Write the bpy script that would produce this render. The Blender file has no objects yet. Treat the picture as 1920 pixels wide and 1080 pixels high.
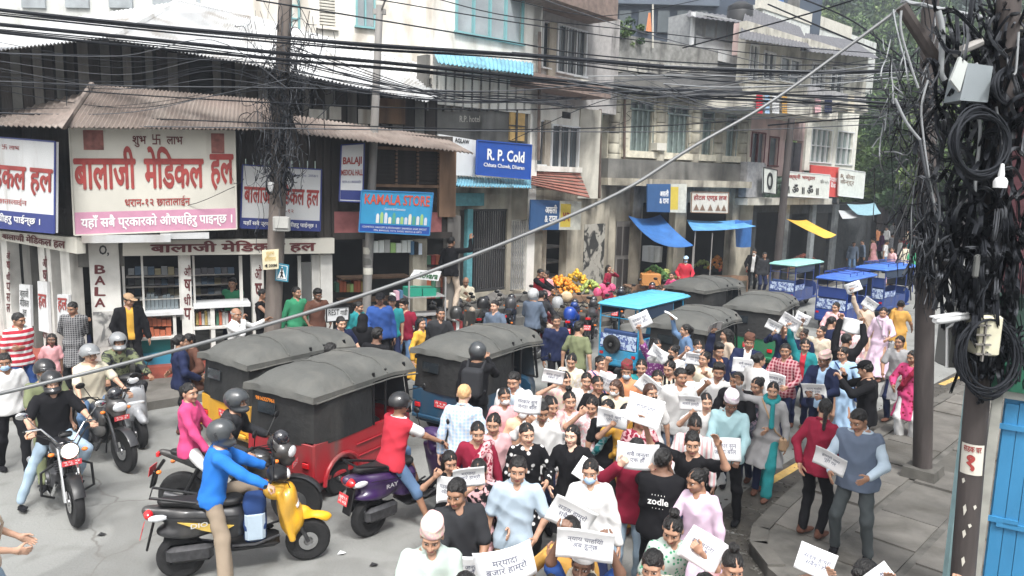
import bpy, math, random
import numpy as np
from mathutils import Vector, Matrix
random.seed(7); RNG = np.random.default_rng(7)
S = bpy.context.scene
COL = S.collection
# ------------------------------------------------------------------ camera
F_PX, HORIZ, ROLL, CAM_Z = 1400.0, 333.0, math.radians(1.5), 4.1
PITCH = math.atan((540 - HORIZ) / F_PX)
_f = Vector((0, math.cos(PITCH), -math.sin(PITCH)))
_r0 = Vector((1, 0, 0)); _u0 = Vector((0, math.sin(PITCH), math.cos(PITCH)))
_r = _r0 * math.cos(ROLL) + _u0 * math.sin(ROLL)
_u = -_r0 * math.sin(ROLL) + _u0 * math.cos(ROLL)
CAM = Vector((0, 0, CAM_Z))
cd = bpy.data.cameras.new('camera'); cam = bpy.data.objects.new('camera', cd); COL.objects.link(cam)
cam.matrix_world = Matrix(((_r.x, _u.x, -_f.x, CAM.x), (_r.y, _u.y, -_f.y, CAM.y), (_r.z, _u.z, -_f.z, CAM.z), (0, 0, 0, 1)))
cd.sensor_width = 36; cd.lens = 36 * F_PX / 1920; cd.clip_start = .05; cd.clip_end = 900
S.camera = cam
# ------------------------------------------------------------------ sky, sun, exposure
w = bpy.data.worlds.new('World'); S.world = w; w.use_nodes = True
nt = w.node_tree; bg = nt.nodes['Background']
sky = nt.nodes.new('ShaderNodeTexSky'); sky.sky_type = 'NISHITA'; sky.sun_disc = False
sky.sun_elevation = math.radians(58); sky.sun_rotation = math.radians(200); sky.air_density = 2.0; sky.dust_density = 6
hsv = nt.nodes.new('ShaderNodeHueSaturation'); hsv.inputs['Saturation'].default_value = .25   # overcast: grey cloud light
nt.links.new(sky.outputs[0], hsv.inputs['Color']); nt.links.new(hsv.outputs[0], bg.inputs[0]); bg.inputs[1].default_value = .115
sl = bpy.data.lights.new('sun', 'SUN'); sl.energy = 2.0; sl.angle = math.radians(11); sl.color = (1, .985, .955)
sun = bpy.data.objects.new('sun', sl); COL.objects.link(sun)
sun.rotation_euler = (math.radians(32), 0, math.radians(200 - 180))
S.view_settings.view_transform = 'Standard'; S.view_settings.look = 'None'; S.view_settings.gamma = 1
S.view_settings.exposure = 1.15
S.cycles.max_bounces = 6; S.cycles.diffuse_bounces = 3; S.cycles.glossy_bounces = 2; S.cycles.transparent_max_bounces = 6
# ------------------------------------------------------------------ pixel to place
def ray(px, py):
    return (_r * ((px - 960) / F_PX) + _u * ((540 - py) / F_PX) + _f).normalized()
def at(px, py, z=0.0):
    d = ray(px, py); t = (z - CAM_Z) / d.z; return CAM + d * t
def atY(px, py, y):
    d = ray(px, py); return CAM + d * (y / d.y)
def proj(p):
    v = Vector(p) - CAM; z = v.dot(_f); return (960 + F_PX * v.dot(_r) / z, 540 - F_PX * v.dot(_u) / z)
class Fac:
    """a vertical wall plane through two ground points; u along it, d out towards the street"""
    def __init__(s, a, b):
        s.a = Vector((a.x, a.y, 0)); e = Vector((b.x - a.x, b.y - a.y, 0)); s.L = e.length; s.e = e.normalized()
        s.n = Vector((s.e.y, -s.e.x, 0)); s.rz = math.atan2(s.e.y, s.e.x)
    def uv(s, px, py, d=0):
        r = ray(px, py); o = s.a + s.n * d; t = (o - CAM).dot(s.n) / r.dot(s.n); p = CAM + r * t
        return (p - s.a).dot(s.e), p.z
    def W(s, u, z, d=0):
        return s.a + s.e * u + s.n * d + Vector((0, 0, z))
    def P(s, px, py, d=0):
        u, z = s.uv(px, py, d); return s.W(u, z, d)
    def rect(s, x0, y0, x1, y1, d=0):
        xm, ym = (x0 + x1) / 2, (y0 + y1) / 2
        return s.uv(x0, ym, d)[0], s.uv(xm, y1, d)[1], s.uv(x1, ym, d)[0], s.uv(xm, y0, d)[1]
    def box(s, mb, x0, y0, x1, y1, d0, d1):
        u0, z0, u1, z1 = s.rect(x0, y0, x1, y1, d1); mb.fbox(s, u0, z0, u1, z1, d0, d1)
# ------------------------------------------------------------------ mesh builder
class MB:
    def __init__(s): s.v = []; s.f = []; s.m = []
    def add(s, vs, fs, m=0):
        n = len(s.v); s.v += [tuple(v) for v in vs]; s.f += [tuple(i + n for i in f) for f in fs]; s.m += [m] * len(fs); return s
    def hexa(s, c, m=0):   # 8 corners: bottom 4 ccw, top 4 ccw
        return s.add(c, [(0, 3, 2, 1), (4, 5, 6, 7), (0, 1, 5, 4), (1, 2, 6, 5), (2, 3, 7, 6), (3, 0, 4, 7)], m)
    def box(s, c, h, m=0, R=None, taper=1.0):
        cs = []
        for z in (-1, 1):
            t = taper if z > 0 else 1
            for x, y in ((-1, -1), (1, -1), (1, 1), (-1, 1)):
                p = Vector((x * h[0] * t, y * h[1] * t, z * h[2]))
                if R: p = R @ p
                cs.append(Vector(c) + p)
        return s.hexa(cs, m)
    def bbox(s, c, h, r=.02, m=0, R=None):
        """box with chamfered edges"""
        x, y, z = h; r = min(r, x * .9, y * .9, z * .9); vs = []
        for k in (-1, 1):
            for inner in (0, 1) if k < 0 else (1, 0):
                pass
        lv = [(-z, r), (-z + r, 0), (z - r, 0), (z, r)]
        for zz, ins in lv:
            a, b = x - ins, y - ins
            for p in ((-a + r, -b), (a - r, -b), (a, -b + r), (a, b - r), (a - r, b), (-a + r, b), (-a, b - r), (-a, -b + r)):
                q = Vector((p[0], p[1], zz)); q = R @ q if R else q; vs.append(Vector(c) + q)
        fs = [tuple(range(7, -1, -1)), tuple(range(24, 32))]
        for l in range(3):
            for i in range(8):
                j = (i + 1) % 8; fs.append((l * 8 + i, l * 8 + j, l * 8 + 8 + j, l * 8 + 8 + i))
        return s.add(vs, fs, m)
    def fbox(s, F, u0, z0, u1, z1, d0, d1, m=0):
        return s.hexa([F.W(u0, z0, d1), F.W(u1, z0, d1), F.W(u1, z0, d0), F.W(u0, z0, d0), F.W(u0, z1, d1), F.W(u1, z1, d1), F.W(u1, z1, d0), F.W(u0, z1, d0)], m)
    def slab(s, pts, n, t, m=0):
        """polygon pts (facing n) given thickness t backwards"""
        k = len(pts); n = Vector(n).normalized() * t
        vs = [Vector(p) for p in pts] + [Vector(p) - n for p in pts]
        fs = [tuple(range(k)), tuple(range(2 * k - 1, k - 1, -1))] + [(i, i + k, (i + 1) % k + k, (i + 1) % k) for i in range(k)]
        return s.add(vs, fs, m)
    def tube(s, pts, r, n=8, m=0, caps=True):
        pts = [Vector(p) for p in pts]; N = len(pts); rs = r if isinstance(r, (list, tuple)) else [r] * N
        up = None; vs = []; fs = []
        for i, p in enumerate(pts):
            t = (pts[min(i + 1, N - 1)] - pts[max(i - 1, 0)])
            t = t.normalized() if t.length > 1e-9 else Vector((0, 0, 1))
            if up is None: up = t.orthogonal().normalized()
            up = up - t * up.dot(t); up = up.normalized() if up.length > 1e-6 else t.orthogonal().normalized()
            b = t.cross(up)
            for k in range(n):
                a = 2 * math.pi * k / n; vs.append(p + (up * math.cos(a) + b * math.sin(a)) * rs[i])
        for i in range(N - 1):
            for k in range(n):
                j = (k + 1) % n; fs.append((i * n + k, i * n + j, (i + 1) * n + j, (i + 1) * n + k))
        if caps: fs += [tuple(range(n - 1, -1, -1)), tuple(range((N - 1) * n, N * n))]
        return s.add(vs, fs, m)
    def lathe(s, prof, n=20, c=(0, 0, 0), axis='z', m=0, R=None):
        vs = []; fs = []; P = len(prof)
        for i, (r, h) in enumerate(prof):
            for k in range(n):
                a = 2 * math.pi * k / n; q = (r * math.cos(a), r * math.sin(a), h)
                if axis == 'x': q = (q[2], q[0], q[1])
                if axis == 'y': q = (q[0], -q[2], q[1])
                q = Vector(q); q = R @ q if R else q; vs.append(Vector(c) + q)
        for i in range(P - 1):
            for k in range(n):
                j = (k + 1) % n; fs.append((i * n + k, i * n + j, (i + 1) * n + j, (i + 1) * n + k))
        if prof[0][0] > 1e-6: fs.append(tuple(range(n - 1, -1, -1)))
        if prof[-1][0] > 1e-6: fs.append(tuple(range((P - 1) * n, P * n)))
        return s.add(vs, fs, m)
    def ell(s, c, r, n=12, m=0, R=None):
        K = n // 2
        return s.lathe([(math.sin(math.pi * i / K) if 0 < i < K else 0, -math.cos(math.pi * i / K)) for i in range(K + 1)], n, c, 'z', m,
                       (R if R else Matrix.Identity(3)) @ Matrix.Diagonal(Vector(r)))
    def loft(s, rings, n=16, m=0, p=2.6, axis='y', caps=True):
        """rings: (pos, cx, cz, rx, rz) super-ellipse sections along axis"""
        vs = []; fs = []
        for (y, cx, cz, rx, rz) in rings:
            for k in range(n):
                a = 2 * math.pi * k / n; c, q = math.cos(a), math.sin(a)
                x = cx + rx * math.copysign(abs(c) ** (2 / p), c); z = cz + rz * math.copysign(abs(q) ** (2 / p), q)
                vs.append((x, y, z) if axis == 'y' else ((x, z, y) if axis == 'z' else (y, x, z)))
        N = len(rings)
        for i in range(N - 1):
            for k in range(n):
                j = (k + 1) % n; fs.append((i * n + k, i * n + j, (i + 1) * n + j, (i + 1) * n + k))
        if caps: fs += [tuple(range(n - 1, -1, -1)), tuple(range((N - 1) * n, N * n))]
        return s.add(vs, fs, m)
    def sheet(s, p00, p10, p11, p01, waves, amp, rows=2, m=0, sag=0, rag=0):
        """corrugated sheet: waves across u (p00->p10)"""
        p00, p10, p11, p01 = map(Vector, (p00, p10, p11, p01)); nn = (p10 - p00).cross(p01 - p00).normalized()
        N = waves * 4 if waves else 12; vs = []; fs = []
        for j in range(rows + 1):
            v = j / rows
            for i in range(N + 1):
                u = i / N; p = (p00 * (1 - u) + p10 * u) * (1 - v) + (p01 * (1 - u) + p11 * u) * v
                if j == 0 and rag: p = p + (p00 - p01).normalized() * rag * math.sin(i * 1.7 + math.sin(i * .37) * 3) * .5
                vs.append(p + nn * (amp * math.sin(2 * math.pi * waves * u)) - Vector((0, 0, sag * 4 * u * (1 - u) + sag * .6 * math.sin(v * 3.1))))
        for j in range(rows):
            for i in range(N):
                a = j * (N + 1) + i; fs.append((a, a + 1, a + N + 2, a + N + 1))
        return s.add(vs, fs, m)
    def build(s, name, mats, parent=None, world=False, smooth=False, loc=None):
        if not isinstance(mats, (list, tuple)): mats = [mats]
        V = [Vector(v) for v in s.v]
        if parent is not None and world:
            iv = parent.matrix_basis.inverted(); V = [iv @ v for v in V]
        o0 = Vector((0, 0, 0))
        if parent is None and world:
            o0 = Vector((sum(v.x for v in V) / len(V), sum(v.y for v in V) / len(V), min(v.z for v in V))); V = [v - o0 for v in V]
        me = bpy.data.meshes.new(name); me.from_pydata([tuple(v) for v in V], [], s.f)
        for m_ in mats: me.materials.append(m_)
        me.polygons.foreach_set('material_index', s.m)
        if smooth:
            me.polygons.foreach_set('use_smooth', [True] * len(s.f))
            try: me.set_sharp_from_angle(angle=math.radians(38 if smooth is True else smooth))
            except Exception: pass
        me.validate(); o = bpy.data.objects.new(name, me); COL.objects.link(o); o.location = loc if loc is not None else o0
        if parent: o.parent = parent
        return o
def tag(o, label=None, cat=None, group=None, kind=None):
    if label: o['label'] = label
    if cat: o['category'] = cat
    if group: o['group'] = group
    if kind: o['kind'] = kind
    return o
def thing(name, label, cat, loc=(0, 0, 0), rz=0, group=None, scale=1):
    o = bpy.data.objects.new(name, None); COL.objects.link(o); o.empty_display_size = .1
    o.location = loc; o.rotation_euler = (0, 0, rz); o.scale = (scale,) * 3
    o.matrix_basis = Matrix.Translation(Vector(loc)) @ Matrix.Rotation(rz, 4, 'Z') @ Matrix.Scale(scale, 4)
    return tag(o, label, cat, group)
def inst(name, me, parent, loc=(0, 0, 0), R=None, mats=None, scale=None):
    o = bpy.data.objects.new(name, me); COL.objects.link(o); o.parent = parent
    M4 = Matrix.Translation(Vector(loc))
    if R is not None: M4 = M4 @ R.to_4x4()
    if scale is not None: M4 = M4 @ Matrix.Diagonal(Vector((*scale, 1)) if len(scale) == 3 else Vector(scale))
    o.matrix_basis = M4
    if mats:
        for i, m_ in mats.items():
            o.material_slots[i].link = 'OBJECT'; o.material_slots[i].material = m_
    return o
# ------------------------------------------------------------------ materials
_mc = {}
def mat(name, c, rough=.8, var=.12, scale=6.0, bump=.0, bscale=40.0, metal=0.0, c2=None, pat=None, pscale=10.0, stretch=(1, 1, 1), coat=0, spec=None, dirt=0, dirtc=(.03, .028, .025), emit=None):
    if name in _mc: return _mc[name]
    m = bpy.data.materials.new(name); m.use_nodes = True; _mc[name] = m
    N, L = m.node_tree.nodes, m.node_tree.links; b = N['Principled BSDF']
    b.inputs['Roughness'].default_value = rough; b.inputs['Metallic'].default_value = metal
    if coat: b.inputs['Coat Weight'].default_value = coat; b.inputs['Coat Roughness'].default_value = .12
    if spec is not None: b.inputs['Specular IOR Level'].default_value = spec
    tc = N.new('ShaderNodeTexCoord'); mp = N.new('ShaderNodeMapping'); mp.inputs['Scale'].default_value = stretch
    L.new(tc.outputs['Object'], mp.inputs[0]); co = mp.outputs[0]
    def noise(sc, det=4, vec=co, dist=0):
        n = N.new('ShaderNodeTexNoise'); n.inputs['Scale'].default_value = sc; n.inputs['Detail'].default_value = det
        n.inputs['Distortion'].default_value = dist; L.new(vec, n.inputs['Vector']); return n.outputs[0]
    def ramp(src, a, b_, c0=(0, 0, 0, 1), c1=(1, 1, 1, 1)):
        r = N.new('ShaderNodeValToRGB'); e = r.color_ramp.elements; e[0].position = a; e[1].position = b_; e[0].color = c0; e[1].color = c1
        L.new(src, r.inputs[0]); return r.outputs[0]
    def mix(fac, a, b_, mode='MIX'):
        x = N.new('ShaderNodeMix'); x.data_type = 'RGBA'; x.blend_type = mode
        if isinstance(fac, float): x.inputs[0].default_value = fac
        else: L.new(fac, x.inputs[0])
        for i, q in ((6, a), (7, b_)):
            if isinstance(q, tuple): x.inputs[i].default_value = (*q[:3], 1)
            else: L.new(q, x.inputs[i])
        return x.outputs[2]
    base = c
    if pat and c2:
        if pat == 'floral':
            v = N.new('ShaderNodeTexVoronoi'); v.inputs['Scale'].default_value = pscale; L.new(co, v.inputs['Vector'])
            base = mix(ramp(v.outputs['Distance'], .25, .34, (1, 1, 1, 1), (0, 0, 0, 1)), c, c2)
        elif pat == 'print':
            base = mix(ramp(noise(pscale, 3, dist=1.2), .47, .55), c, c2)
        elif pat in ('hstripe', 'vstripe', 'plaid'):
            def wav(ax):
                w_ = N.new('ShaderNodeTexWave'); w_.bands_direction = ax; w_.inputs['Scale'].default_value = pscale
                w_.inputs['Distortion'].default_value = .4; L.new(co, w_.inputs['Vector']); return ramp(w_.outputs[1], .55, .62)
            if pat == 'hstripe': base = mix(wav('Z'), c, c2)
            elif pat == 'vstripe': base = mix(wav('X'), c, c2)
            else:
                q = mix(wav('Z'), c, tuple((c[i] + c2[i]) / 2 for i in range(3))); base = mix(wav('X'), q, mix(.6, q, c2))
        elif pat == 'brick':
            v = N.new('ShaderNodeTexBrick'); v.inputs['Scale'].default_value = pscale; v.inputs['Color1'].default_value = (*c, 1)
            v.inputs['Color2'].default_value = (*[x * .85 for x in c], 1); v.inputs['Mortar'].default_value = (*c2, 1); L.new(co, v.inputs['Vector']); base = v.outputs[0]
        elif pat == 'crack':
            nz = N.new('ShaderNodeTexNoise'); nz.inputs['Scale'].default_value = 1.5; nz.inputs['Detail'].default_value = 6; L.new(co, nz.inputs['Vector'])
            av = N.new('ShaderNodeVectorMath'); av.operation = 'MULTIPLY_ADD'; av.inputs[1].default_value = (.5, .5, .5); L.new(nz.outputs[1], av.inputs[0]); L.new(co, av.inputs[2])
            v = N.new('ShaderNodeTexVoronoi'); v.feature = 'DISTANCE_TO_EDGE'; v.inputs['Scale'].default_value = pscale; L.new(av.outputs[0], v.inputs['Vector'])
            e_ = mix(1.0, ramp(v.outputs['Distance'], .002, .006, (1, 1, 1, 1), (0, 0, 0, 1)), ramp(noise(.35, 2), .45, .6), 'MULTIPLY'); p_ = ramp(noise(.45, 3, dist=.5), .5, .53)
            base = mix(e_, mix(p_, c, tuple(x * .80 for x in c)), c2)
        elif pat == 'folds':
            base = c
        elif pat == 'skinlike': base = mix(ramp(noise(pscale, 2), .4, .7), c, c2)
    if var:
        lo = tuple(max(0, x * (1 - var)) for x in (c if isinstance(base, tuple) else (1, 1, 1))); hi = tuple(min(1, x * (1 + var)) for x in (c if isinstance(base, tuple) else (1, 1, 1)))
        g = ramp(noise(scale, 5), .3, .7, (*lo, 1), (*hi, 1))
        base = g if isinstance(base, tuple) else mix(1.0, base, g, 'MULTIPLY')
    if dirt:
        mp2 = N.new('ShaderNodeMapping'); mp2.inputs['Scale'].default_value = (1.6, 1.6, .35); L.new(tc.outputs['Object'], mp2.inputs[0])
        a = ramp(noise(1.3, 8, mp2.outputs[0], .6), .62 - dirt * .3, .80 - dirt * .15); bb = ramp(noise(.9, 6), .28, .58)
        d_ = mix(1.0, a, bb, 'MULTIPLY'); base = mix(d_, base if not isinstance(base, tuple) else base, dirtc)
    if isinstance(base, tuple): b.inputs['Base Color'].default_value = (*base, 1)
    else: L.new(base, b.inputs['Base Color'])
    if bump:
        bn = N.new('ShaderNodeBump'); bn.inputs['Strength'].default_value = bump; bn.inputs['Distance'].default_value = .02
        if name[:5] == 'cloth':
            m3 = N.new('ShaderNodeMapping'); m3.inputs['Scale'].default_value = (1, 1, .45); m3.inputs['Rotation'].default_value = (.3, .2, .1); L.new(tc.outputs['Object'], m3.inputs[0]); r_ = N.new('ShaderNodeMath'); r_.operation = 'PINGPONG'; r_.inputs[1].default_value = .16
            L.new(noise(5.5, 2, m3.outputs[0], 1.6), r_.inputs[0]); bn.inputs['Strength'].default_value = .9; bn.inputs['Distance'].default_value = .19; L.new(r_.outputs[0], bn.inputs['Height'])
        else: L.new(noise(bscale, 4), bn.inputs['Height']); L.new(bn.outputs[0], b.inputs['Normal'])
    if emit:
        b.inputs['Emission Color'].default_value = (*c, 1); b.inputs['Emission Strength'].default_value = emit
    return m
def plain(name, c, rough=.6, metal=0, coat=0, **k): return mat(name, c, rough, var=k.pop('var', .06), metal=metal, coat=coat, **k)
# ------------------------------------------------------------------ text
_tc = {}
def text_mesh(s, bold=.0, w=None, h=None, spread=1.0):
    key = (s, bold)
    if key not in _tc:
        c = bpy.data.curves.new('lettering', 'FONT'); c.body = s; c.offset = bold; c.resolution_u = 2; c.align_x = 'CENTER'; c.space_line = .95
        o = bpy.data.objects.new('lettering', c); COL.objects.link(o); bpy.context.view_layer.update()
        me = bpy.data.meshes.new_from_object(o.evaluated_get(bpy.context.evaluated_depsgraph_get()))
        bpy.data.objects.remove(o); bpy.data.curves.remove(c)
        n = len(me.vertices); a = np.empty(n * 3, np.float32); me.vertices.foreach_get('co', a); a = a.reshape(-1, 3)
        _tc[key] = (a, [tuple(p.vertices) for p in me.polygons]); bpy.data.meshes.remove(me)
    return _tc[key]
def put_text(name, s, fn, material, parent, bold=.0, label=None):
    """fn maps (u,v) in 0..1 of the text's own box to a world point"""
    a, fs = text_mesh(s, min(bold, .008)); lo, hi = a.min(0), a.max(0); sp = np.maximum(hi - lo, 1e-5)
    iv = parent.matrix_basis.inverted(); nrm = (Vector(fn(1, 0)) - Vector(fn(0, 0))).cross(Vector(fn(0, 1)) - Vector(fn(0, 0))).normalized(); vs = []; f1 = list(fs); fs = []
    for k, (dx, dy) in enumerate([(0, 0)] if bold < .012 else [(-1, 0), (1, 0), (0, -.8), (0, .8), (0, 0)]):   # heavier strokes: layers half a millimetre apart
        o_ = len(vs); vs += [tuple(iv @ (Vector(fn((q[0] + dx * bold * .8 - lo[0]) / sp[0], (q[1] + dy * bold * .8 - lo[1]) / sp[1])) + nrm * (.0006 * k))) for q in a]; fs += [tuple(i + o_ for i in f) for f in f1]
    me = bpy.data.meshes.new(name); me.from_pydata(vs, [], fs); me.materials.append(material)
    o = bpy.data.objects.new(name, me); COL.objects.link(o); o.parent = parent
    if label: o['label'] = label
    return o
def bil(q, u, v):  # q: tl, tr, br, bl
    t = q[0].lerp(q[1], u); b = q[3].lerp(q[2], u); return b.lerp(t, v)
# ------------------------------------------------------------------ signed-distance meshing
def surface(fn, lo, hi, h):
    lo = np.array(lo, np.float32); n = np.ceil((np.array(hi) - lo) / h).astype(int) + 1
    X = (lo[0] + h * np.arange(n[0], dtype=np.float32))[:, None, None]; Y = (lo[1] + h * np.arange(n[1], dtype=np.float32))[None, :, None]; Z = (lo[2] + h * np.arange(n[2], dtype=np.float32))[None, None, :]
    D = np.broadcast_to(fn(X, Y, Z), tuple(n)).astype(np.float32).copy()
    D[0] = D[-1] = 1; D[:, 0] = D[:, -1] = 1; D[:, :, 0] = D[:, :, -1] = 1
    s = D < 0; c = np.zeros(tuple(n - 1), np.int8)
    for i in (0, 1):
        for j in (0, 1):
            for k in (0, 1): c += s[i:n[0] - 1 + i, j:n[1] - 1 + j, k:n[2] - 1 + k]
    ii = np.argwhere((c > 0) & (c < 8)); idx = -np.ones(tuple(n - 1), np.int64); idx[tuple(ii.T)] = np.arange(len(ii))
    acc = np.zeros((len(ii), 3), np.float64); cnt = np.zeros(len(ii))
    cor = [(i, j, k) for i in (0, 1) for j in (0, 1) for k in (0, 1)]
    for a in cor:
        for ax in range(3):
            if a[ax]: continue
            b = list(a); b[ax] = 1
            da = D[tuple((ii + a).T)]; db = D[tuple((ii + b).T)]; m = (da < 0) != (db < 0)
            t = np.where(m, da / np.where(m, da - db, 1), 0); p = np.tile(np.array(a, float), (len(ii), 1)); p[:, ax] += t
            acc[m] += p[m]; cnt[m] += 1
    V = lo + h * (ii + acc / cnt[:, None])
    Q = []
    for ax in range(3):
        o1, o2 = [(1, 2), (2, 0), (0, 1)][ax]
        sa = [slice(1, -1)] * 3; sa[ax] = slice(0, n[ax] - 1); sb = list(sa); sb[ax] = slice(1, n[ax])
        A, B = s[tuple(sa)], s[tuple(sb)]
        for flip in (0, 1):
            e = np.argwhere((A & ~B) if not flip else (~A & B))
            if not len(e): continue
            off = np.ones(3, int); off[ax] = 0; e = e + off
            def g(d1, d2):
                q = e.copy(); q[:, o1] -= d1; q[:, o2] -= d2; return idx[tuple(q.T)]
            q = np.stack([g(1, 1), g(0, 1), g(0, 0), g(1, 0)], 1)
            Q.append(q if not flip else q[:, ::-1])
    return V.astype(np.float32), np.concatenate(Q)
def np_mesh(name, V, Q, mats, midx=None, smooth=True):
    me = bpy.data.meshes.new(name); me.vertices.add(len(V)); me.vertices.foreach_set('co', V.ravel())
    me.loops.add(Q.size); me.loops.foreach_set('vertex_index', Q.astype(np.int32).ravel()); me.polygons.add(len(Q))
    me.polygons.foreach_set('loop_start', np.arange(0, Q.size, 4, dtype=np.int32)); me.polygons.foreach_set('loop_total', np.full(len(Q), 4, np.int32))
    for m_ in mats: me.materials.append(m_)
    if midx is not None: me.polygons.foreach_set('material_index', midx.astype(np.int32))
    me.polygons.foreach_set('use_smooth', np.full(len(Q), smooth)); me.update(); me.validate(); return me
def cap(a, b, ra, rb):
    a = np.array(a, float); b = np.array(b, float); ba = b - a; bb = max((ba * ba).sum(), 1e-9)
    def f(X, Y, Z):
        x, y, z = X - a[0], Y - a[1], Z - a[2]; t = np.clip((x * ba[0] + y * ba[1] + z * ba[2]) / bb, 0, 1)
        return np.sqrt((x - t * ba[0]) ** 2 + (y - t * ba[1]) ** 2 + (z - t * ba[2]) ** 2) - (ra + (rb - ra) * t)
    f.bb = (np.minimum(a - ra, b - rb), np.maximum(a + ra, b + rb)); return f
def elp(c, r):
    c = np.array(c, float); r = np.array(r, float)
    def f(X, Y, Z):
        x, y, z = X - c[0], Y - c[1], Z - c[2]; k0 = np.sqrt((x / r[0]) ** 2 + (y / r[1]) ** 2 + (z / r[2]) ** 2)
        k1 = np.sqrt((x / r[0] ** 2) ** 2 + (y / r[1] ** 2) ** 2 + (z / r[2] ** 2) ** 2) + 1e-6; return k0 * (k0 - 1) / k1
    f.bb = (c - r, c + r); return f
def rbox(c, h, r, R=None):
    c = np.array(c, float); h = np.array(h, float) - r; R3 = np.array(R) if R is not None else None
    def f(X, Y, Z):
        x, y, z = X - c[0], Y - c[1], Z - c[2]
        if R3 is not None: x, y, z = (R3[0, 0] * x + R3[1, 0] * y + R3[2, 0] * z, R3[0, 1] * x + R3[1, 1] * y + R3[2, 1] * z, R3[0, 2] * x + R3[1, 2] * y + R3[2, 2] * z)
        x, y, z = abs(x) - h[0], abs(y) - h[1], abs(z) - h[2]
        return np.sqrt(np.maximum(x, 0) ** 2 + np.maximum(y, 0) ** 2 + np.maximum(z, 0) ** 2) + np.minimum(np.maximum(x, np.maximum(y, z)), 0) - r
    e = np.linalg.norm(h + r) if R is not None else h + r; f.bb = (c - e, c + e); return f
def smin(a, b, k):
    h = np.clip(.5 + .5 * (b - a) / k, 0, 1); return b + (a - b) * h - k * h * (1 - h)
def smax(a, b, k): return -smin(-a, -b, k)
def union(fs, k):
    def f(X, Y, Z):
        d = fs[0](X, Y, Z)
        for g in fs[1:]: d = smin(d, g(X, Y, Z), k)
        return d
    f.bb = (np.min([g.bb[0] for g in fs], 0), np.max([g.bb[1] for g in fs], 0)); return f
def sdf(name, f, h, mats, pad=.03, region=None, lo=None, hi=None):
    V, Q = surface(f, f.bb[0] - pad - h if lo is None else lo, f.bb[1] + pad + h if hi is None else hi, h)
    mi = region(V[Q].mean(1)) if region else None
    return np_mesh(name, V, Q, mats, mi)
# ================================================================== people
SKIN = [mat('skin_%d' % i, c, .55, var=.10, scale=14) for i, c in enumerate([(.50, .30, .21), (.40, .23, .155), (.30, .16, .10), (.17, .09, .06), (.62, .40, .30)])]
LIP = plain('lips', (.30, .09, .08), .5); EYE = plain('eyeball', (.55, .52, .50), .25); IRIS = plain('iris', (.012, .008, .006), .3)
BROW = plain('brow', (.05, .032, .026), .8); HAIR = mat('hair_black', (.007, .006, .006), .42, var=.6, scale=70, bump=.9, bscale=120, stretch=(1, .35, .25))
HBRN = mat('hair_brown', (.05, .022, .014), .45, var=.4, scale=60, bump=.5, bscale=90, stretch=(1, 1, .25))
HGRY = mat('hair_grey', (.33, .31, .30), .6, var=.3, scale=60, bump=.5, bscale=90); HBLD = mat('hair_sandy', (.55, .33, .16), .7, var=.2, scale=50, bump=.3)
CLR = dict(steel=(.11, .14, .20), ash=(.055, .065, .070), white=(.64, .64, .64), cream=(.58, .53, .42), black=(.006, .006, .008), char=(.026, .027, .031), grey=(.30, .30, .31), lgrey=(.52, .52, .52), navy=(.012, .018, .055), blue=(.025, .07, .25),
           sky=(.36, .52, .72), pale=(.40, .49, .58), mint=(.46, .54, .50), cyan=(.33, .50, .54), teal=(.02, .22, .24), green=(.05, .29, .15), maroon=(.22, .012, .035), red=(.46, .03, .05), pink=(.72, .36, .38),
           hot=(.55, .06, .18), rose=(.66, .40, .42), lilac=(.62, .48, .60), purple=(.20, .05, .20), orange=(.62, .26, .13), peach=(.78, .48, .33), yellow=(.60, .34, .05), must=(.50, .28, .07), brown=(.11, .05, .035),
           khaki=(.25, .20, .15), beige=(.55, .45, .36), denim=(.10, .17, .29), ldenim=(.32, .42, .52), dblue=(.02, .05, .16), olive=(.16, .18, .10), royal=(.02, .16, .55), slate=(.10, .13, .18), tan=(.36, .24, .15))
def cloth(s):
    """'red' or 'floral purple white 30' """
    if 'cloth ' + s in _mc: return _mc['cloth ' + s]
    p = s.split()
    if p[0] in CLR: return mat('cloth ' + s, CLR[p[0]], .88, var=.10, scale=5, bump=.35, bscale=16, stretch=(1, 1, .6), spec=.25)
    return mat('cloth ' + s, CLR[p[1]], .88, var=.08, scale=5, bump=.35, bscale=16, c2=CLR[p[2]], pat=p[0], pscale=float(p[3]) if len(p) > 3 else 14, spec=.25)
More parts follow.
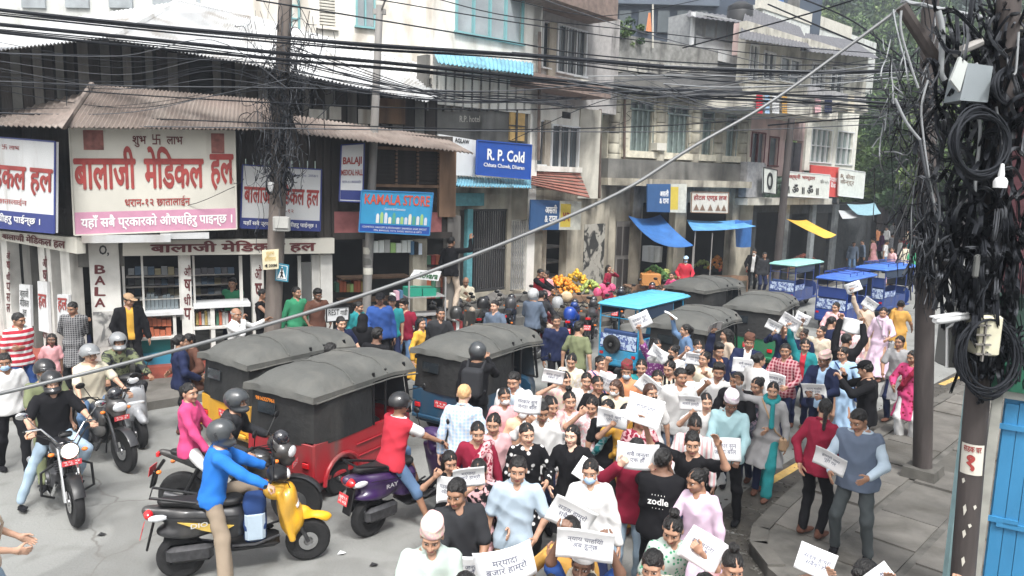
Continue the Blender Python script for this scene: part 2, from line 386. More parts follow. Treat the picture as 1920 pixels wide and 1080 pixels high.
def _head():
    fs = [elp((0, .012, .135), (.076, .095, .092)), elp((0, -.026, .058), (.057, .062, .062)), elp((0, -.075, .022), (.024, .018, .018)),
          elp((.036, -.055, .078), (.030, .034, .030)), elp((-.036, -.055, .078), (.030, .034, .030)), elp((0, -.070, .140), (.055, .018, .018)), cap((0, .015, .07), (0, .025, -.07), .050, .056)]
    base = union(fs, .022); nose = union([cap((0, -.088, .118), (0, -.108, .080), .007, .0125), elp((.011, -.098, .076), (.010, .011, .008)), elp((-.011, -.098, .076), (.010, .011, .008))], .008)
    ears = [elp((s * .078, .012, .098), (.010, .021, .031)) for s in (-1, 1)]; socks = [elp((s * .031, -.097, .115), (.018, .015, .010)) for s in (-1, 1)]
    eyes = [elp((s * .031, -.075, .113), (.0135, .0135, .0115)) for s in (-1, 1)]; lips = elp((0, -.088, .046), (.025, .010, .0095)); slit = elp((0, -.100, .046), (.022, .012, .0022))
    def f(X, Y, Z):
        d = base(X, Y, Z)
        for g in socks: d = smax(d, -g(X, Y, Z), .012)
        d = smin(d, nose(X, Y, Z), .012); d = smin(d, lips(X, Y, Z), .006)
        for g in eyes: d = np.minimum(d, g(X, Y, Z))
        for g in ears: d = smin(d, g(X, Y, Z), .010)
        return np.maximum(d, -slit(X, Y, Z))
    f.bb = (np.array((-.095, -.125, -.075)), np.array((.095, .115, .235)))
    def reg(c):
        x, y, z = np.abs(c[:, 0]), c[:, 1], c[:, 2]; m = np.zeros(len(c), int)
        m[(x < .026) & (np.abs(z - .046) < .0085) & (y < -.082)] = 1
        ey = (((x - .031) / .0155) ** 2 + ((z - .113) / .0078) ** 2 < 1) & (y < -.070); m[ey] = 2; m[ey & (x > .0245) & (x < .0375)] = 3
        m[(x > .014) & (x < .050) & (np.abs(z - .137 + (x - .03) ** 2 * 6) < .0038) & (y < -.05)] = 4
        return m
    V, Q = surface(f, f.bb[0], f.bb[1], .0052)
    return np_mesh('head', V, Q, [SKIN[0], LIP, EYE, IRIS, BROW], reg(V[Q].mean(1)))
HEAD = _head()
def _hair(kind):
    sk = elp((0, .017, .1375), (.0815, .1005, .0965)); r_ = RNG.random(6) * 6
    def hl(X, Y, Z): return .186 - 1.15 * (Y + .085) - Z   # hairline, negative above
    extra = []
    if kind == 'bun': extra = [elp((0, .125, .150), (.042, .038, .042))]
    if kind == 'topbun': extra = [elp((0, .05, .262), (.045, .045, .036))]
    if kind == 'tail': extra = [elp((0, .112, .145), (.030, .030, .030)), cap((0, .125, .13), (0, .115, -.12), .034, .016)]
    if kind == 'long': extra = [cap((0, .075, .10), (0, .085, -.18), .070, .055), cap((.055, .02, .12), (.075, .03, -.12), .036, .030), cap((-.055, .02, .12), (-.075, .03, -.12), .036, .030)]
    if kind == 'fluffy': extra = [elp((0, .0, .205), (.078, .088, .050))]
    ex = union(extra, .03) if extra else None; face = elp((0, -.075, .065), (.062, .070, .098))
    def f(X, Y, Z):
        d = sk(X, Y, Z); d = smax(d, hl(X, Y, Z) * .65, .008)
        if kind == 'bald': d = np.maximum(d, Z - .15)
        if ex is not None: d = smin(d, ex(X, Y, Z), .02)
        if kind in ('long',): d = smax(d, -face(X, Y, Z), .012)
        amp = .003 if kind in ('short', 'fluffy', 'bald') else .002
        if kind in ('bun', 'tail', 'long', 'topbun'): d = d + .006 * np.exp(-(X / .005) ** 2) * (Y < .06) + .0022 * np.sin(150 * X + 12 * np.sin(14 * Z))
        else: d = d + .0025 * np.sin(120 * X + 9) * np.sin(95 * Z + 60 * Y)
        return d + amp * np.sin(70 * X + 20 * Z + r_[0] + 3 * np.sin(30 * Y)) * np.sin(55 * Y + 40 * Z * (kind != 'long') + r_[1])
    f.bb = (np.array((-.125, -.12, -.25)), np.array((.125, .19, .31)))
    return sdf('hair', f, .0062, [HAIR], pad=0)
_pc = {}
def proto(key, fn):
    if key not in _pc: _pc[key] = fn()
    return _pc[key]
def _hand(grip):
    f1 = [elp((0, 0, -.055), (.038, .014, .050)), cap((0, 0, .02), (0, 0, -.02), .026, .028)]; fg = []
    L = [.062, .072, .068, .052]
    for i, l in enumerate(L):
        x = -.027 + i * .018; a = (x, 0, -.092); c1 = .9 if grip else .25; c2 = 2.2 if grip else .55
        k = (x * 1.1, -l * .55 * math.sin(c1), -.092 - l * .55 * math.cos(c1)); e = (x * 1.12, k[1] - l * .5 * math.sin(c2), k[2] - l * .5 * math.cos(c2))
        fg.append(union([cap(a, k, .0092, .0085), cap(k, e, .0085, .0072)], .004))
    fg.append(union([cap((-.030, -.005, -.035), (-.055, -.022, -.068), .012, .0105), cap((-.055, -.022, -.068), (-.050 if grip else -.060, -.045 if grip else -.035, -.098), .0105, .008)], .005))
    b = union(f1, .02)
    def f(X, Y, Z):
        d = b(X, Y, Z)
        for g in fg: d = smin(d, g(X, Y, Z), .007)
        return d
    f.bb = (np.array((-.085, -.085, -.20)), np.array((.06, .035, .055)))
    return sdf('hand', f, .0058, [SKIN[0]], pad=0)
def _shoe(k):
    f = union([elp((0, -.075, .035), (.046, .115, .032)), elp((0, .02, .045), (.036, .055, .045)), cap((0, .01, .05), (0, .02, .10), .036, .034)], .03)
    if k == 'sandal': f = union([elp((0, -.06, .015), (.045, .13, .014)), cap((-.045, -.09, .025), (.045, -.09, .025), .014, .014), cap((-.042, -.06, .03), (.042, -.12, .03), .010, .010)], .01)
    g = lambda X, Y, Z: np.maximum(f(X, Y, Z), -Z); g.bb = f.bb
    return sdf('shoe', g, .0105, [cloth('black')])
def _helmet(k):
    sh = elp((0, .012, .140), (.128, .150, .135)); inn = elp((0, .0, .125), (.100, .120, .118))
    if k == 'full':
        chin = elp((0, -.04, .03), (.10, .115, .055)); win = rbox((0, -.15, .125), (.092, .09, .038), .02)
        def f(X, Y, Z): return np.maximum(smax(smin(sh(X, Y, Z), chin(X, Y, Z), .03), -win(X, Y, Z), .01), -inn(X, Y, Z))
    else:
        def f(X, Y, Z): return np.maximum(smax(sh(X, Y, Z), -(Z - .115 + .35 * Y) if False else (.105 - .5 * (Y + .05) * (Y < 0.0) - .0 * Y - Z) , .01), -inn(X, Y, Z))
        pk = rbox((0, -.15, .17), (.075, .035, .006), .005); f0 = f
        def f(X, Y, Z): return smin(f0(X, Y, Z), pk(X, Y, Z), .012)
    f.bb = (np.array((-.15, -.20, -.04)), np.array((.15, .18, .29)))
    return sdf('helmet', f, .008, [plain('helmet_shell', (.03, .03, .033), .25, coat=.6)], pad=0)
def _visor():
    a = elp((0, .010, .140), (.131, .156, .136)); i_ = elp((0, .010, .140), (.127, .151, .132))
    def f(X, Y, Z): return np.maximum(np.maximum(a(X, Y, Z), -i_(X, Y, Z)), np.maximum(np.maximum(Z - .175, .070 - Z), Y + .015))
    f.bb = (np.array((-.14, -.16, .06)), np.array((.14, .0, .19)))
    return sdf('visor', f, .0045, [plain('visor_smoke', (.02, .022, .026), .08, coat=1)], pad=0)
def _capf():
    a = elp((0, .014, .150), (.095, .110, .095)); p_ = elp((0, -.135, .165), (.062, .070, .012))
    def f(X, Y, Z): return smin(smax(a(X, Y, Z), .160 - .25 * Y * -1 - Z, .006), p_(X, Y, Z), .01)
    f.bb = (np.array((-.11, -.21, .12)), np.array((.11, .14, .26))); return sdf('cap', f, .0075, [cloth('char')], pad=0)
def _topi():
    def f(X, Y, Z):
        t = np.clip((Z - .165) / .11, 0, 1); rx = .089 - .012 * t; ry = .106 - .014 * t
        d = (np.sqrt((X / rx) ** 2 + ((Y - .014 - .012 * t) / ry) ** 2) - 1) * rx
        return smax(smax(d, .160 - Z, .005), Z - .246 - .10 * Y + .006 * np.sin(60 * X), .007) + .003 * np.sin(90 * Z + 30 * X)
    f.bb = (np.array((-.11, -.12, .14)), np.array((.11, .15, .31))); return sdf('topi', f, .007, [cloth('rose')], pad=0)
def _mask():
    a = union([elp((0, -.030, .056), (.066, .076, .056)), elp((0, -.085, .066), (.034, .036, .040))], .03)
    i_ = union([elp((0, -.026, .056), (.058, .064, .052)), elp((0, -.080, .066), (.026, .026, .034))], .03)
    def f(X, Y, Z): return np.maximum(np.maximum(a(X, Y, Z), -i_(X, Y, Z)), np.maximum(Y + .020, np.maximum(Z - .098 + .25 * abs(X), .006 - Z)))
    f.bb = (np.array((-.08, -.14, -.01)), np.array((.08, 0, .12))); return sdf('mask', f, .0055, [cloth('white')], pad=0)
def R_to(d, palm=(0, -1, 0)):
    """rotation taking -Z to d, and -Y as near palm as it goes"""
    z = -Vector(d).normalized(); y = -Vector(palm); y = y - z * y.dot(z)
    if y.length < 1e-3: y = Vector((1, 0, 0)) - z * z.x
    y.normalize(); x = y.cross(z); return Matrix((x, y, z)).transposed()
def ik(a, c, l1, l2, hint):
    a, c = Vector(a), Vector(c); d = c - a; L = d.length; mx = (l1 + l2) * .995
    if L > mx: c = a + d * (mx / L); d = c - a; L = mx
    x = (l1 * l1 - l2 * l2 + L * L) / (2 * L); hgt = math.sqrt(max(0, l1 * l1 - x * x)); n = d.normalized(); h = Vector(hint); h = (h - n * h.dot(n)).normalized()
    return a + n * x + h * hgt, c
ARM = dict(down=(.26, -.02, .82), hold=(.15, -.34, 1.08), low=(.13, -.30, .98), high=(.16, -.29, 1.50), over=(.18, -.13, 1.88), up=(.27, -.16, 1.92), face=(.07, -.19, 1.44), phone=(.09, -.33, 1.44),
           cross=(-.09, -.20, 1.16), back=(.06, .17, .92), out=(.48, -.22, 1.35), fwd=(.20, -.52, 1.12), bent=(.22, -.26, 1.02), wave=(.40, -.18, 1.66), pocket=(.22, -.06, .92), side=(.62, -.10, 1.42), pray=(.04, -.22, 1.24))
ZK = np.array([.74, .82, .90, .98, 1.06, 1.16, 1.26, 1.34, 1.40, 1.44, 1.475])
PROF = dict(m=(np.array([.115, .150, .166, .160, .152, .158, .168, .168, .140, .095, .058]), np.array([.075, .100, .110, .104, .100, .106, .112, .108, .092, .068, .054])),
            f=(np.array([.120, .160, .178, .158, .140, .140, .148, .148, .125, .085, .052]), np.array([.080, .108, .116, .102, .094, .104, .120, .106, .085, .062, .050])))
def figure(loc, rz, label, h=1.65, sex='m', skin=1, hair='short', hairm=None, top='tee white', bot='trousers navy', arms=('down', 'down'), legs='stand', lean=0, pelvis=None, feet=None, hands=None, hy=0, hp=8, fat=1.0,
           mask=None, hat=None, over=None, scarf=None, shoe='shoe', shoec=None, vox=.021, grip=False, group=None, kind='person', turn=0, strap=None, pack=None, tilt=0, extra_label=None):
    root = thing(kind, label, 'person', loc, rz, group, h / 1.70); det = 1.0
    if not hands: lean += random.uniform(-1, 5); tilt += random.uniform(-3.5, 3.5)
    pel = Vector(pelvis or (0, 0, .92)); RL = Matrix.Rotation(math.radians(lean), 3, 'X') @ Matrix.Rotation(math.radians(tilt), 3, 'Y') if True else None
    RLa = np.array(RL)
    T = lambda p: pel + RL @ (Vector(p) - Vector((0, 0, .92)))
    A, B = PROF[sex]; A = A * (1 + (fat - 1) * .8); B = B * fat; bel = (fat - 1) * .25
    def inv(X, Y, Z):
        x, y, z = X - pel.x, Y - pel.y, Z - pel.z
        return (RLa[0, 0] * x + RLa[1, 0] * y + RLa[2, 0] * z, RLa[0, 1] * x + RLa[1, 1] * y + RLa[2, 1] * z, RLa[0, 2] * x + RLa[1, 2] * y + RLa[2, 2] * z + .92)
    ph = random.random() * 6
    def tor(off, zlo, zhi, zk=None, ak=None, bk=None, fold=0.0):
        zk_, ak_, bk_ = (ZK if zk is None else zk), (A if ak is None else ak), (B if bk is None else bk)
        def f(X, Y, Z):
            x, y, z = inv(X, Y, Z); a = np.interp(z, zk_, ak_) + off; b = np.interp(z, zk_, bk_) + off
            if fold:
                th = np.arctan2(y, x); q = 1 + fold * np.clip((1.0 - z) * 2, 0, 1) * np.sin(9 * th + ph + 2 * z) ; a = a * q; b = b * q
            yc = -.012 * (z > 1.1) * 0; d = (np.sqrt((x / a) ** 2 + ((y - yc) / b) ** 2) - 1) * np.minimum(a, b)
            return smax(smax(d, z - zhi, .02), zlo - z, .01)
        am, bm = ak_.max() + off, bk_.max() + off; cs = [T((sx * am * 1.15, sy * bm * 1.2, zz)) for sx in (-1, 1) for sy in (-1, 1) for zz in (zlo - .02, zhi + .02)]
        f.bb = (np.min([tuple(c) for c in cs], 0), np.max([tuple(c) for c in cs], 0)); return f
    sw = .170 if sex == 'm' else .148; J = {}
    for s, nm in ((-1, 0), (1, 1)):
        sh = T((s * sw, 0.0, 1.372)); ap = arms[nm]
        if hands and hands[nm] is not None: wr = Vector(hands[nm])
        else: q = ARM[ap] if isinstance(ap, str) else ap; jt = [random.uniform(-.045, .045) for _ in range(3)]; wr = T((s * q[0] + jt[0], q[1] + jt[1], q[2] + jt[2]))
        zrel = wr.z - sh.z; hint = Vector((s * .8, .5, -1.0)) if zrel < .15 else Vector((s * 1.0, -.15, -.35))
        el, wr = ik(sh, wr, .285, .255, hint); J['s%d' % nm], J['e%d' % nm], J['w%d' % nm] = sh, el, wr
        hip = pel + Vector((s * .085, 0, -.02))
        if feet: an = Vector(feet[nm])
        elif legs == 'walk': an = Vector((s * .09, -.20 * s, .09))
        elif legs == 'wide': an = Vector((s * .17, 0, .09))
        else: an = Vector((s * .10, .02 * s, .09))
        kn, an = ik(hip, an, .43, .415, Vector((s * .25, -1, .1)) if not feet else Vector((s * .55, -1, .25)))
        J['h%d' % nm], J['k%d' % nm], J['a%d' % nm] = hip, kn, an
    wrk = lambda X, Y, Z, a=.005: a * 1.5 * (np.abs(np.sin(11 * X + 7 * Z + ph + 2.2 * np.sin(7 * Z + ph))) + np.abs(np.sin(15 * Z + 3.5 * np.sin(9 * X + ph) + 9 * Y)) - 1.25)
    sm = SKIN[skin]
    # --- the body, one surface
    bf = [tor(-.008, .80, 1.46)]
    for i in (0, 1):
        bf += [cap(J['s%d' % i], J['e%d' % i], .047, .037), cap(J['e%d' % i], J['w%d' % i], .038, .026), cap(J['h%d' % i], J['k%d' % i], .078, .050), cap(J['k%d' % i], J['a%d' % i], .050, .033)]
    bf.append(cap(T((0, .005, 1.38)), T((0, .012, 1.50)), .060, .050)); body = union(bf, .03)
    me = sdf('body', body, vox, [sm], pad=.015); inst('body', me, root)
    # --- lower garment
    bk, bcol = bot.split(' ', 1); bm = cloth(bcol) if bk != 'none' else None
    if bk in ('trousers', 'shorts', 'loose'):
        k = 1.18 if bk == 'loose' else 1.0; fs = [tor(.010, .80, 1.00)]
        for i in (0, 1):
            h_, k_, a_ = J['h%d' % i], J['k%d' % i], J['a%d' % i]
            fs.append(cap(h_, k_, .085 * (1 if bk == 'loose' else k), .066 * k)); fs.append(cap(k_, a_ + Vector((0, 0, .01)) if bk != 'shorts' else k_.lerp(a_, .12), .066 * k, (.054 if bk == 'trousers' else .066) * k))
        g0 = union(fs, .03); g = lambda X, Y, Z: g0(X, Y, Z) + wrk(X, Y, Z, .006); g.bb = g0.bb
        inst('trousers' if bk != 'shorts' else 'shorts', sdf('trousers', g, vox, [bm], pad=.02), root)
    elif bk == 'skirt':
        zk = np.array([.10, .5, .90, 1.0]); g = tor(.02, .12, 1.0, zk, np.array([.26, .22, .18, .16]), np.array([.22, .18, .12, .11]), .05)
        inst('skirt', sdf('skirt', g, vox, [bm], pad=.03), root)
    # --- upper garment
    def garment(name, kindm, off, sleeve, hem, flare, neck=True, shl=1.44, openc=None):
        km = cloth(kindm); zk = np.concatenate([[hem - .3, hem], ZK[ZK > max(hem + .04, .74)]]); a2 = A[ZK > max(hem + .04, .74)]; b2 = B[ZK > max(hem + .04, .74)]
        if hem < .80: a_h, b_h = A[2] + flare + .01, B[2] + flare * 1.1 + (.075 if legs == 'walk' else .03)
        else: a_h, b_h = A[2] + .012, B[2] + .014
        if hem < .80: a2 = a2 + .012 * (zk[2:] < .95); b2 = b2 + .018 * (zk[2:] < .95)
        else: a2 = np.where(zk[2:] < .93, A[2] + .012, a2); b2 = np.where(zk[2:] < .93, B[2] + .014, b2)
        ak = np.concatenate([[a_h, a_h], a2]); bk_ = np.concatenate([[b_h, b_h], b2])
        fs = [tor(off, hem, shl, zk, ak, bk_, .055 if hem < .7 else 0)]
        for i in (0, 1):
            s_, e_, w_ = J['s%d' % i], J['e%d' % i], J['w%d' % i]
            if sleeve <= 0: fs.append(cap(s_, s_.lerp(e_, .12), .050 + off * .6, .050 + off * .6)); continue
            fs.append(cap(s_, s_.lerp(e_, min(1, sleeve)), .052 + off * .8, (.044 if sleeve >= 1 else .054) + off * .8))
            if sleeve > 1: fs.append(cap(e_, e_.lerp(w_, (sleeve - 1)), .044 + off * .8, .033 + off * .8))
        g0 = union(fs, .028); cut = elp(tuple(T((0, -.085, 1.435))), (.036, .055, .048)) if neck else None
        col = kindm and name == 'shirt'
        def g(X, Y, Z):
            d = g0(X, Y, Z) + wrk(X, Y, Z, .0055)
            if col:
                x, y, z = inv(X, Y, Z); q = np.sqrt(x ** 2 + (y * 1.0 - .005) ** 2); d = smin(d, np.maximum(np.sqrt((q - .066) ** 2 + ((z - 1.452 - .22 * y) * .75) ** 2) - .013, -np.maximum(abs(x) - .016, y + .02)), .008)
            if cut is not None: d = smax(d, -cut(X, Y, Z), .01)
            if openc is not None:
                x, y, z = inv(X, Y, Z); d = np.maximum(d, -np.maximum(abs(x) - openc, y + .03))
            return d
        g.bb = g0.bb; return inst(name, sdf(name, g, vox * .92, [km], pad=.02), root)
    tk, tcol = top.split(' ', 1)
    K = dict(tee=('tee_shirt', .012, .72, .84, 0), shirt=('shirt', .013, 1.93, .80, .02), sshirt=('shirt', .014, .80, .80, .02), kurta=('kurta', .014, 1.75, .48, .07), skurta=('kurta', .014, .75, .48, .07), dress=('dress', .014, 1.5, .13, .10),
             jacket=('jacket', .022, 1.95, .82, .02), coat=('coat', .022, 1.95, .72, .03), saree=('saree', .014, .55, .10, .08), tunic=('tunic', .016, 1.4, .64, .05), tank=('undershirt', .010, 0, .84, 0))
    nm, off, slv, hem, fl = K[tk]; garment(nm, tcol, off, slv, hem, fl)
    if over:
        ok, oc = over.split(' ', 1)
        if ok == 'vest': garment('waistcoat', oc, .026, 0, .80, .01, True, 1.43)
        if ok == 'open': garment('open_jacket', oc, .028, 1.96, .80, .02, False, 1.45, .055)
        if ok == 'cardi': garment('cardigan', oc, .024, 1.9, .78, .02, False, 1.45, .045)
    def band(name, m, pts, r, fl=2.2):
        mb = MB(); P = [T(p) for p in pts]; n = 8; vs = []
        mb.tube(P, r, 8); return mb.build(name, cloth(m), root, smooth=60)
    bz = (.17 if sex == 'm' else .16) * fat
    if scarf:
        sk_, sc = scarf.split(' ', 1)
        if sk_ == 'neck':
            def f(X, Y, Z):
                x, y, z = inv(X, Y, Z); q = np.sqrt(x ** 2 + (y * 1.05) ** 2); return np.sqrt((q - .085) ** 2 + ((z - 1.435 - .35 * y) * .9) ** 2) - .036 + .006 * np.sin(14 * np.arctan2(y, x) + 60 * z)
            c_ = T((0, 0, 1.43)); fall = cap(T((.05, -.13, 1.40)), T((.07, -.15, 1.08)), .030, .038); f0 = f
            f = lambda X, Y, Z: smin(f0(X, Y, Z), fall(X, Y, Z), .02); f.bb = (np.array(c_) - (.16, .22, .40), np.array(c_) + (.16, .16, .12))
            inst('scarf', sdf('scarf', f, .016, [cloth(sc)], pad=.01), root)
        else:   # a shawl over one shoulder and across the chest
            pts = [(.16, .10, 1.15), (.15, .06, 1.40), (.12, -.06, 1.44), (.02, -.145 * fat, 1.28), (-.10, -.135 * fat, 1.08), (-.17, -.02, .95)]
            f0 = union([cap(T(pts[i]), T(pts[i + 1]), .042, .042) for i in range(5)] + [cap(T((.15, -.08, 1.36)), T((.16, -.13, .88)), .035, .045)], .03)
            f = lambda X, Y, Z: f0(X, Y, Z) + .003 * np.sin(90 * X + 20 * Z); f.bb = f0.bb
            inst('shawl', sdf('shawl', f, .017, [cloth(sc)], pad=.01), root)
    if strap:
        pts = [(-.15, .03, 1.43), (-.09, -.10, 1.40), (.02, -.155 * fat, 1.22), (.13, -.13 * fat, 1.02), (.20, -.02, .92)]
        band('bag_strap', strap, pts, .012); mb = MB(); c_ = T((.24, .0, .84)); mb.bbox(c_, (.05, .13, .10), .03); mb.build('shoulder_bag', cloth(strap), root, smooth=True)
    if pack:
        f = rbox(tuple(T((0, .22, 1.18))), (.15, .10, .21), .06, RLa); inst('backpack', sdf('backpack', f, .018, [cloth(pack)]), root)
        for s in (-1, 1): band('backpack_strap', pack, [(s * .11, .13, 1.36), (s * .12, .0, 1.46), (s * .12, -.12, 1.34), (s * .15, -.10, 1.10), (s * .15, .08, 1.02)], .020)
    # --- head and what is on it
    RH = RL @ Matrix.Rotation(math.radians(hy), 3, 'Z') @ Matrix.Rotation(math.radians(hp) - math.radians(lean) * .8, 3, 'X')
    hl = T((0, -.006, 1.460)); hs = 1.0 if h > 1.45 else (1.12 if h > 1.2 else 1.2); hs3 = (hs * random.uniform(.95, 1.06), hs * random.uniform(.96, 1.03), hs * random.uniform(.96, 1.03))
    inst('head', HEAD, root, hl, RH, {0: sm}, hs3)
    hm = hairm or HAIR
    if hair != 'none': inst('hair', proto('hair' + hair, lambda: _hair(hair)), root, hl, RH, {0: hm}, hs3)
    if mask: inst('face_mask', proto('mask', _mask), root, hl, RH, {0: cloth(mask)}, hs3)
    if hat:
        hk, hc = hat.split(' ', 1)
        if hk in ('full', 'half', 'visor'):
            if hc in ('grey', 'black', 'silver', 'dark', 'blue'): cm = plain('helmet_' + hc, dict(grey=(.22, .23, .24), black=(.015, .015, .017), silver=(.45, .46, .47), dark=(.05, .055, .06), blue=(.02, .08, .35))[hc], .3, coat=.5)
            ho = inst('helmet', proto('helmet' + ('full' if hk != 'half' else 'half'), lambda: _helmet('full' if hk != 'half' else 'half')), root, hl, RH, {0: cm}, hs3)
            if hk != 'half': inst('visor', proto('visor', _visor), ho, (0, 0, 0), Matrix.Rotation(math.radians(-38 if hk == 'visor' else 0), 3, 'X'), None, (1.01, 1.01, 1.01))
        elif hk == 'topi': inst('topi_cap', proto('topi', _topi), root, hl, RH, {0: cloth(hc)}, hs3)
        elif hk == 'hood':
            f0 = elp((0, .03, .13), (.105, .115, .115)); i_ = elp((0, -.06, .11), (.072, .09, .10)); n_ = cap((0, .03, .08), (0, .04, -.06), .095, .12)
            def fh(): 
                g = lambda X, Y, Z: smax(smin(f0(X, Y, Z), n_(X, Y, Z), .03), -i_(X, Y, Z), .01); g.bb = (np.array((-.15, -.12, -.16)), np.array((.15, .18, .27))); return sdf('head_scarf', g, .012, [cloth('must')], pad=0)
            inst('head_scarf', proto('hood', fh), root, hl, RH, {0: cloth(hc)}, hs3)
        else: inst('cap', proto('cap', _capf), root, hl, RH, {0: cloth(hc)}, hs3)
    # --- hands and shoes
    for i in (0, 1):
        d = (J['w%d' % i] - J['e%d' % i]).normalized(); raised = J['w%d' % i].z > J['e%d' % i].z + .03
        ap = arms[i] if isinstance(arms[i], str) else 'fwd'; g_ = grip or ap in ('hold', 'low', 'high', 'over', 'up', 'phone', 'face') or hands
        palm = Vector((0, 1, 0)) if ap in ('hold', 'low', 'high', 'over') else (Vector((0, -1, 0)) if raised else Vector((0, 0, -1)) if hands else Vector((-1 if i else 1, 0, 0)))
        Rm = R_to(d, palm); inst('hand', proto('hand%d' % bool(g_), lambda: _hand(bool(g_))), root, J['w%d' % i], Rm, {0: sm}, (1 if i else -1, 1, 1) if palm.y < 0 or hands else (-1 if i else 1, 1, 1))
        kd = J['a%d' % i] - J['k%d' % i]; fo = J['a%d' % i] - Vector((0, 0, .085)); sc = cloth(shoec or ('black' if sex == 'm' else 'brown'))
        inst('shoe' if shoe != 'sandal' else 'sandal', proto('shoe' + shoe, lambda: _shoe(shoe)), root, fo, Matrix.Rotation(random.uniform(-.25, .25), 3, 'Z'), {0: sc})
    root['_j'] = 0; del root['_j']; J['T'] = T; return root, J
# ------------------------------------------------------------------ sheets of paper
PAPER = mat('paper_white', (.80, .81, .83), .7, var=.03, scale=3, bump=.15, bscale=8); INK = plain('ink', (.12, .13, .20), .8)
LINES = ['मर्यादा\nबजार हाम्रो', 'हाम्रो माग\nपूरा गर', 'सबै जनता\nएक हौँ', 'सडक हाम्रो\nसबैको हो', 'सरकार सुन\nजनता बोल', 'न्याय चाहियो\nअब हुन्छ']
def paper_fn(v, W, H):
    def g(u, w, o=0.0):   # u,w in 0..1
        x, z = (u - .5) * W, (w - .5) * H
        if v == 0: y = .05 * math.sin(u * 3.1) - .03 * abs(w - .5)
        elif v == 1: y = -.055 * (w - .5) * (w > .5) * 2 * w + .012 * math.sin(u * 5)
        elif v == 2: y = .05 * (u - .5) ** 2 * 4 - .03 * w * u
        else: y = .045 * math.sin(u * 4 + w * 2.5)
        return Vector((x, y - o, z))
    return g
def sheet_of_paper(M, label, v=0, W=.36, H=.26, txt=0, lines=True, group='white protest sheets carried by the marchers'):
    t = thing('protest_sheet', label, 'sign', (0, 0, 0), 0, group); key = ('sheet', v, W, H)
    def mk():
        g = paper_fn(v, W, H); n = 8; vs = []; fs = []
        for side in (0, 1):
            for j in range(n + 1):
                for i in range(n + 1): vs.append(tuple(g(i / n, j / n, -.0012 * side)))
        K = (n + 1) ** 2
        for j in range(n):
            for i in range(n):
                a = j * (n + 1) + i; fs.append((a, a + 1, a + n + 2, a + n + 1)); fs.append((K + a, K + a + n + 1, K + a + n + 2, K + a + 1))
        ed = [i for i in range(n + 1)] + [(j + 1) * (n + 1) - 1 for j in range(1, n + 1)] + [n * (n + 1) + i for i in range(n - 1, -1, -1)] + [j * (n + 1) for j in range(n - 1, 0, -1)]
        for i in range(len(ed)): a, b = ed[i], ed[(i + 1) % len(ed)]; fs.append((a, a + K, b + K, b))
        me = bpy.data.meshes.new('sheet'); me.from_pydata(vs, [], fs); me.materials.append(PAPER); me.polygons.foreach_set('use_smooth', [True] * len(fs)); return me
    inst('sheet', proto(key, mk), t)
    if lines:
        def mt():
            g = paper_fn(v, W, H); a, fs = text_mesh(LINES[txt], .004); lo, hi = a.min(0), a.max(0); sp = hi - lo; asp = sp[0] / sp[1]
            hh = .44; ww = min(.72, hh * H * asp / W); vs = [tuple(g(.5 + ((q[0] - lo[0]) / sp[0] - .5) * ww, .5 + ((q[1] - lo[1]) / sp[1] - .5) * hh, .0025)) for q in a]
            me = bpy.data.meshes.new('lettering'); me.from_pydata(vs, [], fs); me.materials.append(INK); return me
        inst('lettering', proto(('letters', v, W, H, txt), mt), t)
    t.matrix_basis = M; return t
def face_cam(p, yaw):
    return math.atan2(-p[0], p[1]) + math.radians(yaw)
_np = [0]
def P(px, py, h, yaw, label, paper=None, z0=0.0, paperlab=None, pl=None, **k):
    """a standing person whose hair or hat top shows at pixel (px, py)"""
    top = h + (.06 if (k.get('hat') or '').startswith('topi') else .03)
    q = at(px, py, z0 + top); rz = face_cam(q, yaw); k.setdefault('legs', random.choice(['stand', 'walk'])); k.setdefault('hy', random.uniform(-32, 32)); k.setdefault('hp', random.uniform(2, 18))
    k.setdefault('vox', .0165 if q.y < 9.5 else .02 if q.y < 14 else .025); root, J = figure((q.x, q.y, z0), rz, label, h=h, **k); _np[0] += 1
    if paper:   # (variant, pitch, roll, mode, label) ; mode b both hands, l / r one hand
        v, pt, rl, mode, lab = paper[:5]; W, H = (paper[5] if len(paper) > 5 else (.36, .26)); dz = paper[6] if len(paper) > 6 else .06
        txt_ = 0; c = (J['w0'] + J['w1']) / 2 if mode == 'b' else (J['w0'] if mode == 'l' else J['w1']); c = c + Vector((0, -.035, dz + .03 if mode == 'b' else dz + .12))
        M = root.matrix_basis @ Matrix.Translation(c) @ Matrix.Rotation(math.radians(rl), 4, 'Y') @ Matrix.Rotation(math.radians(pt), 4, 'X') @ Matrix.Rotation(math.radians(paper[7] if len(paper) > 7 else 0), 4, 'Z')
        sheet_of_paper(M, lab, v or _np[0] % 4, W, H, _np[0] % len(LINES))
    return root, J
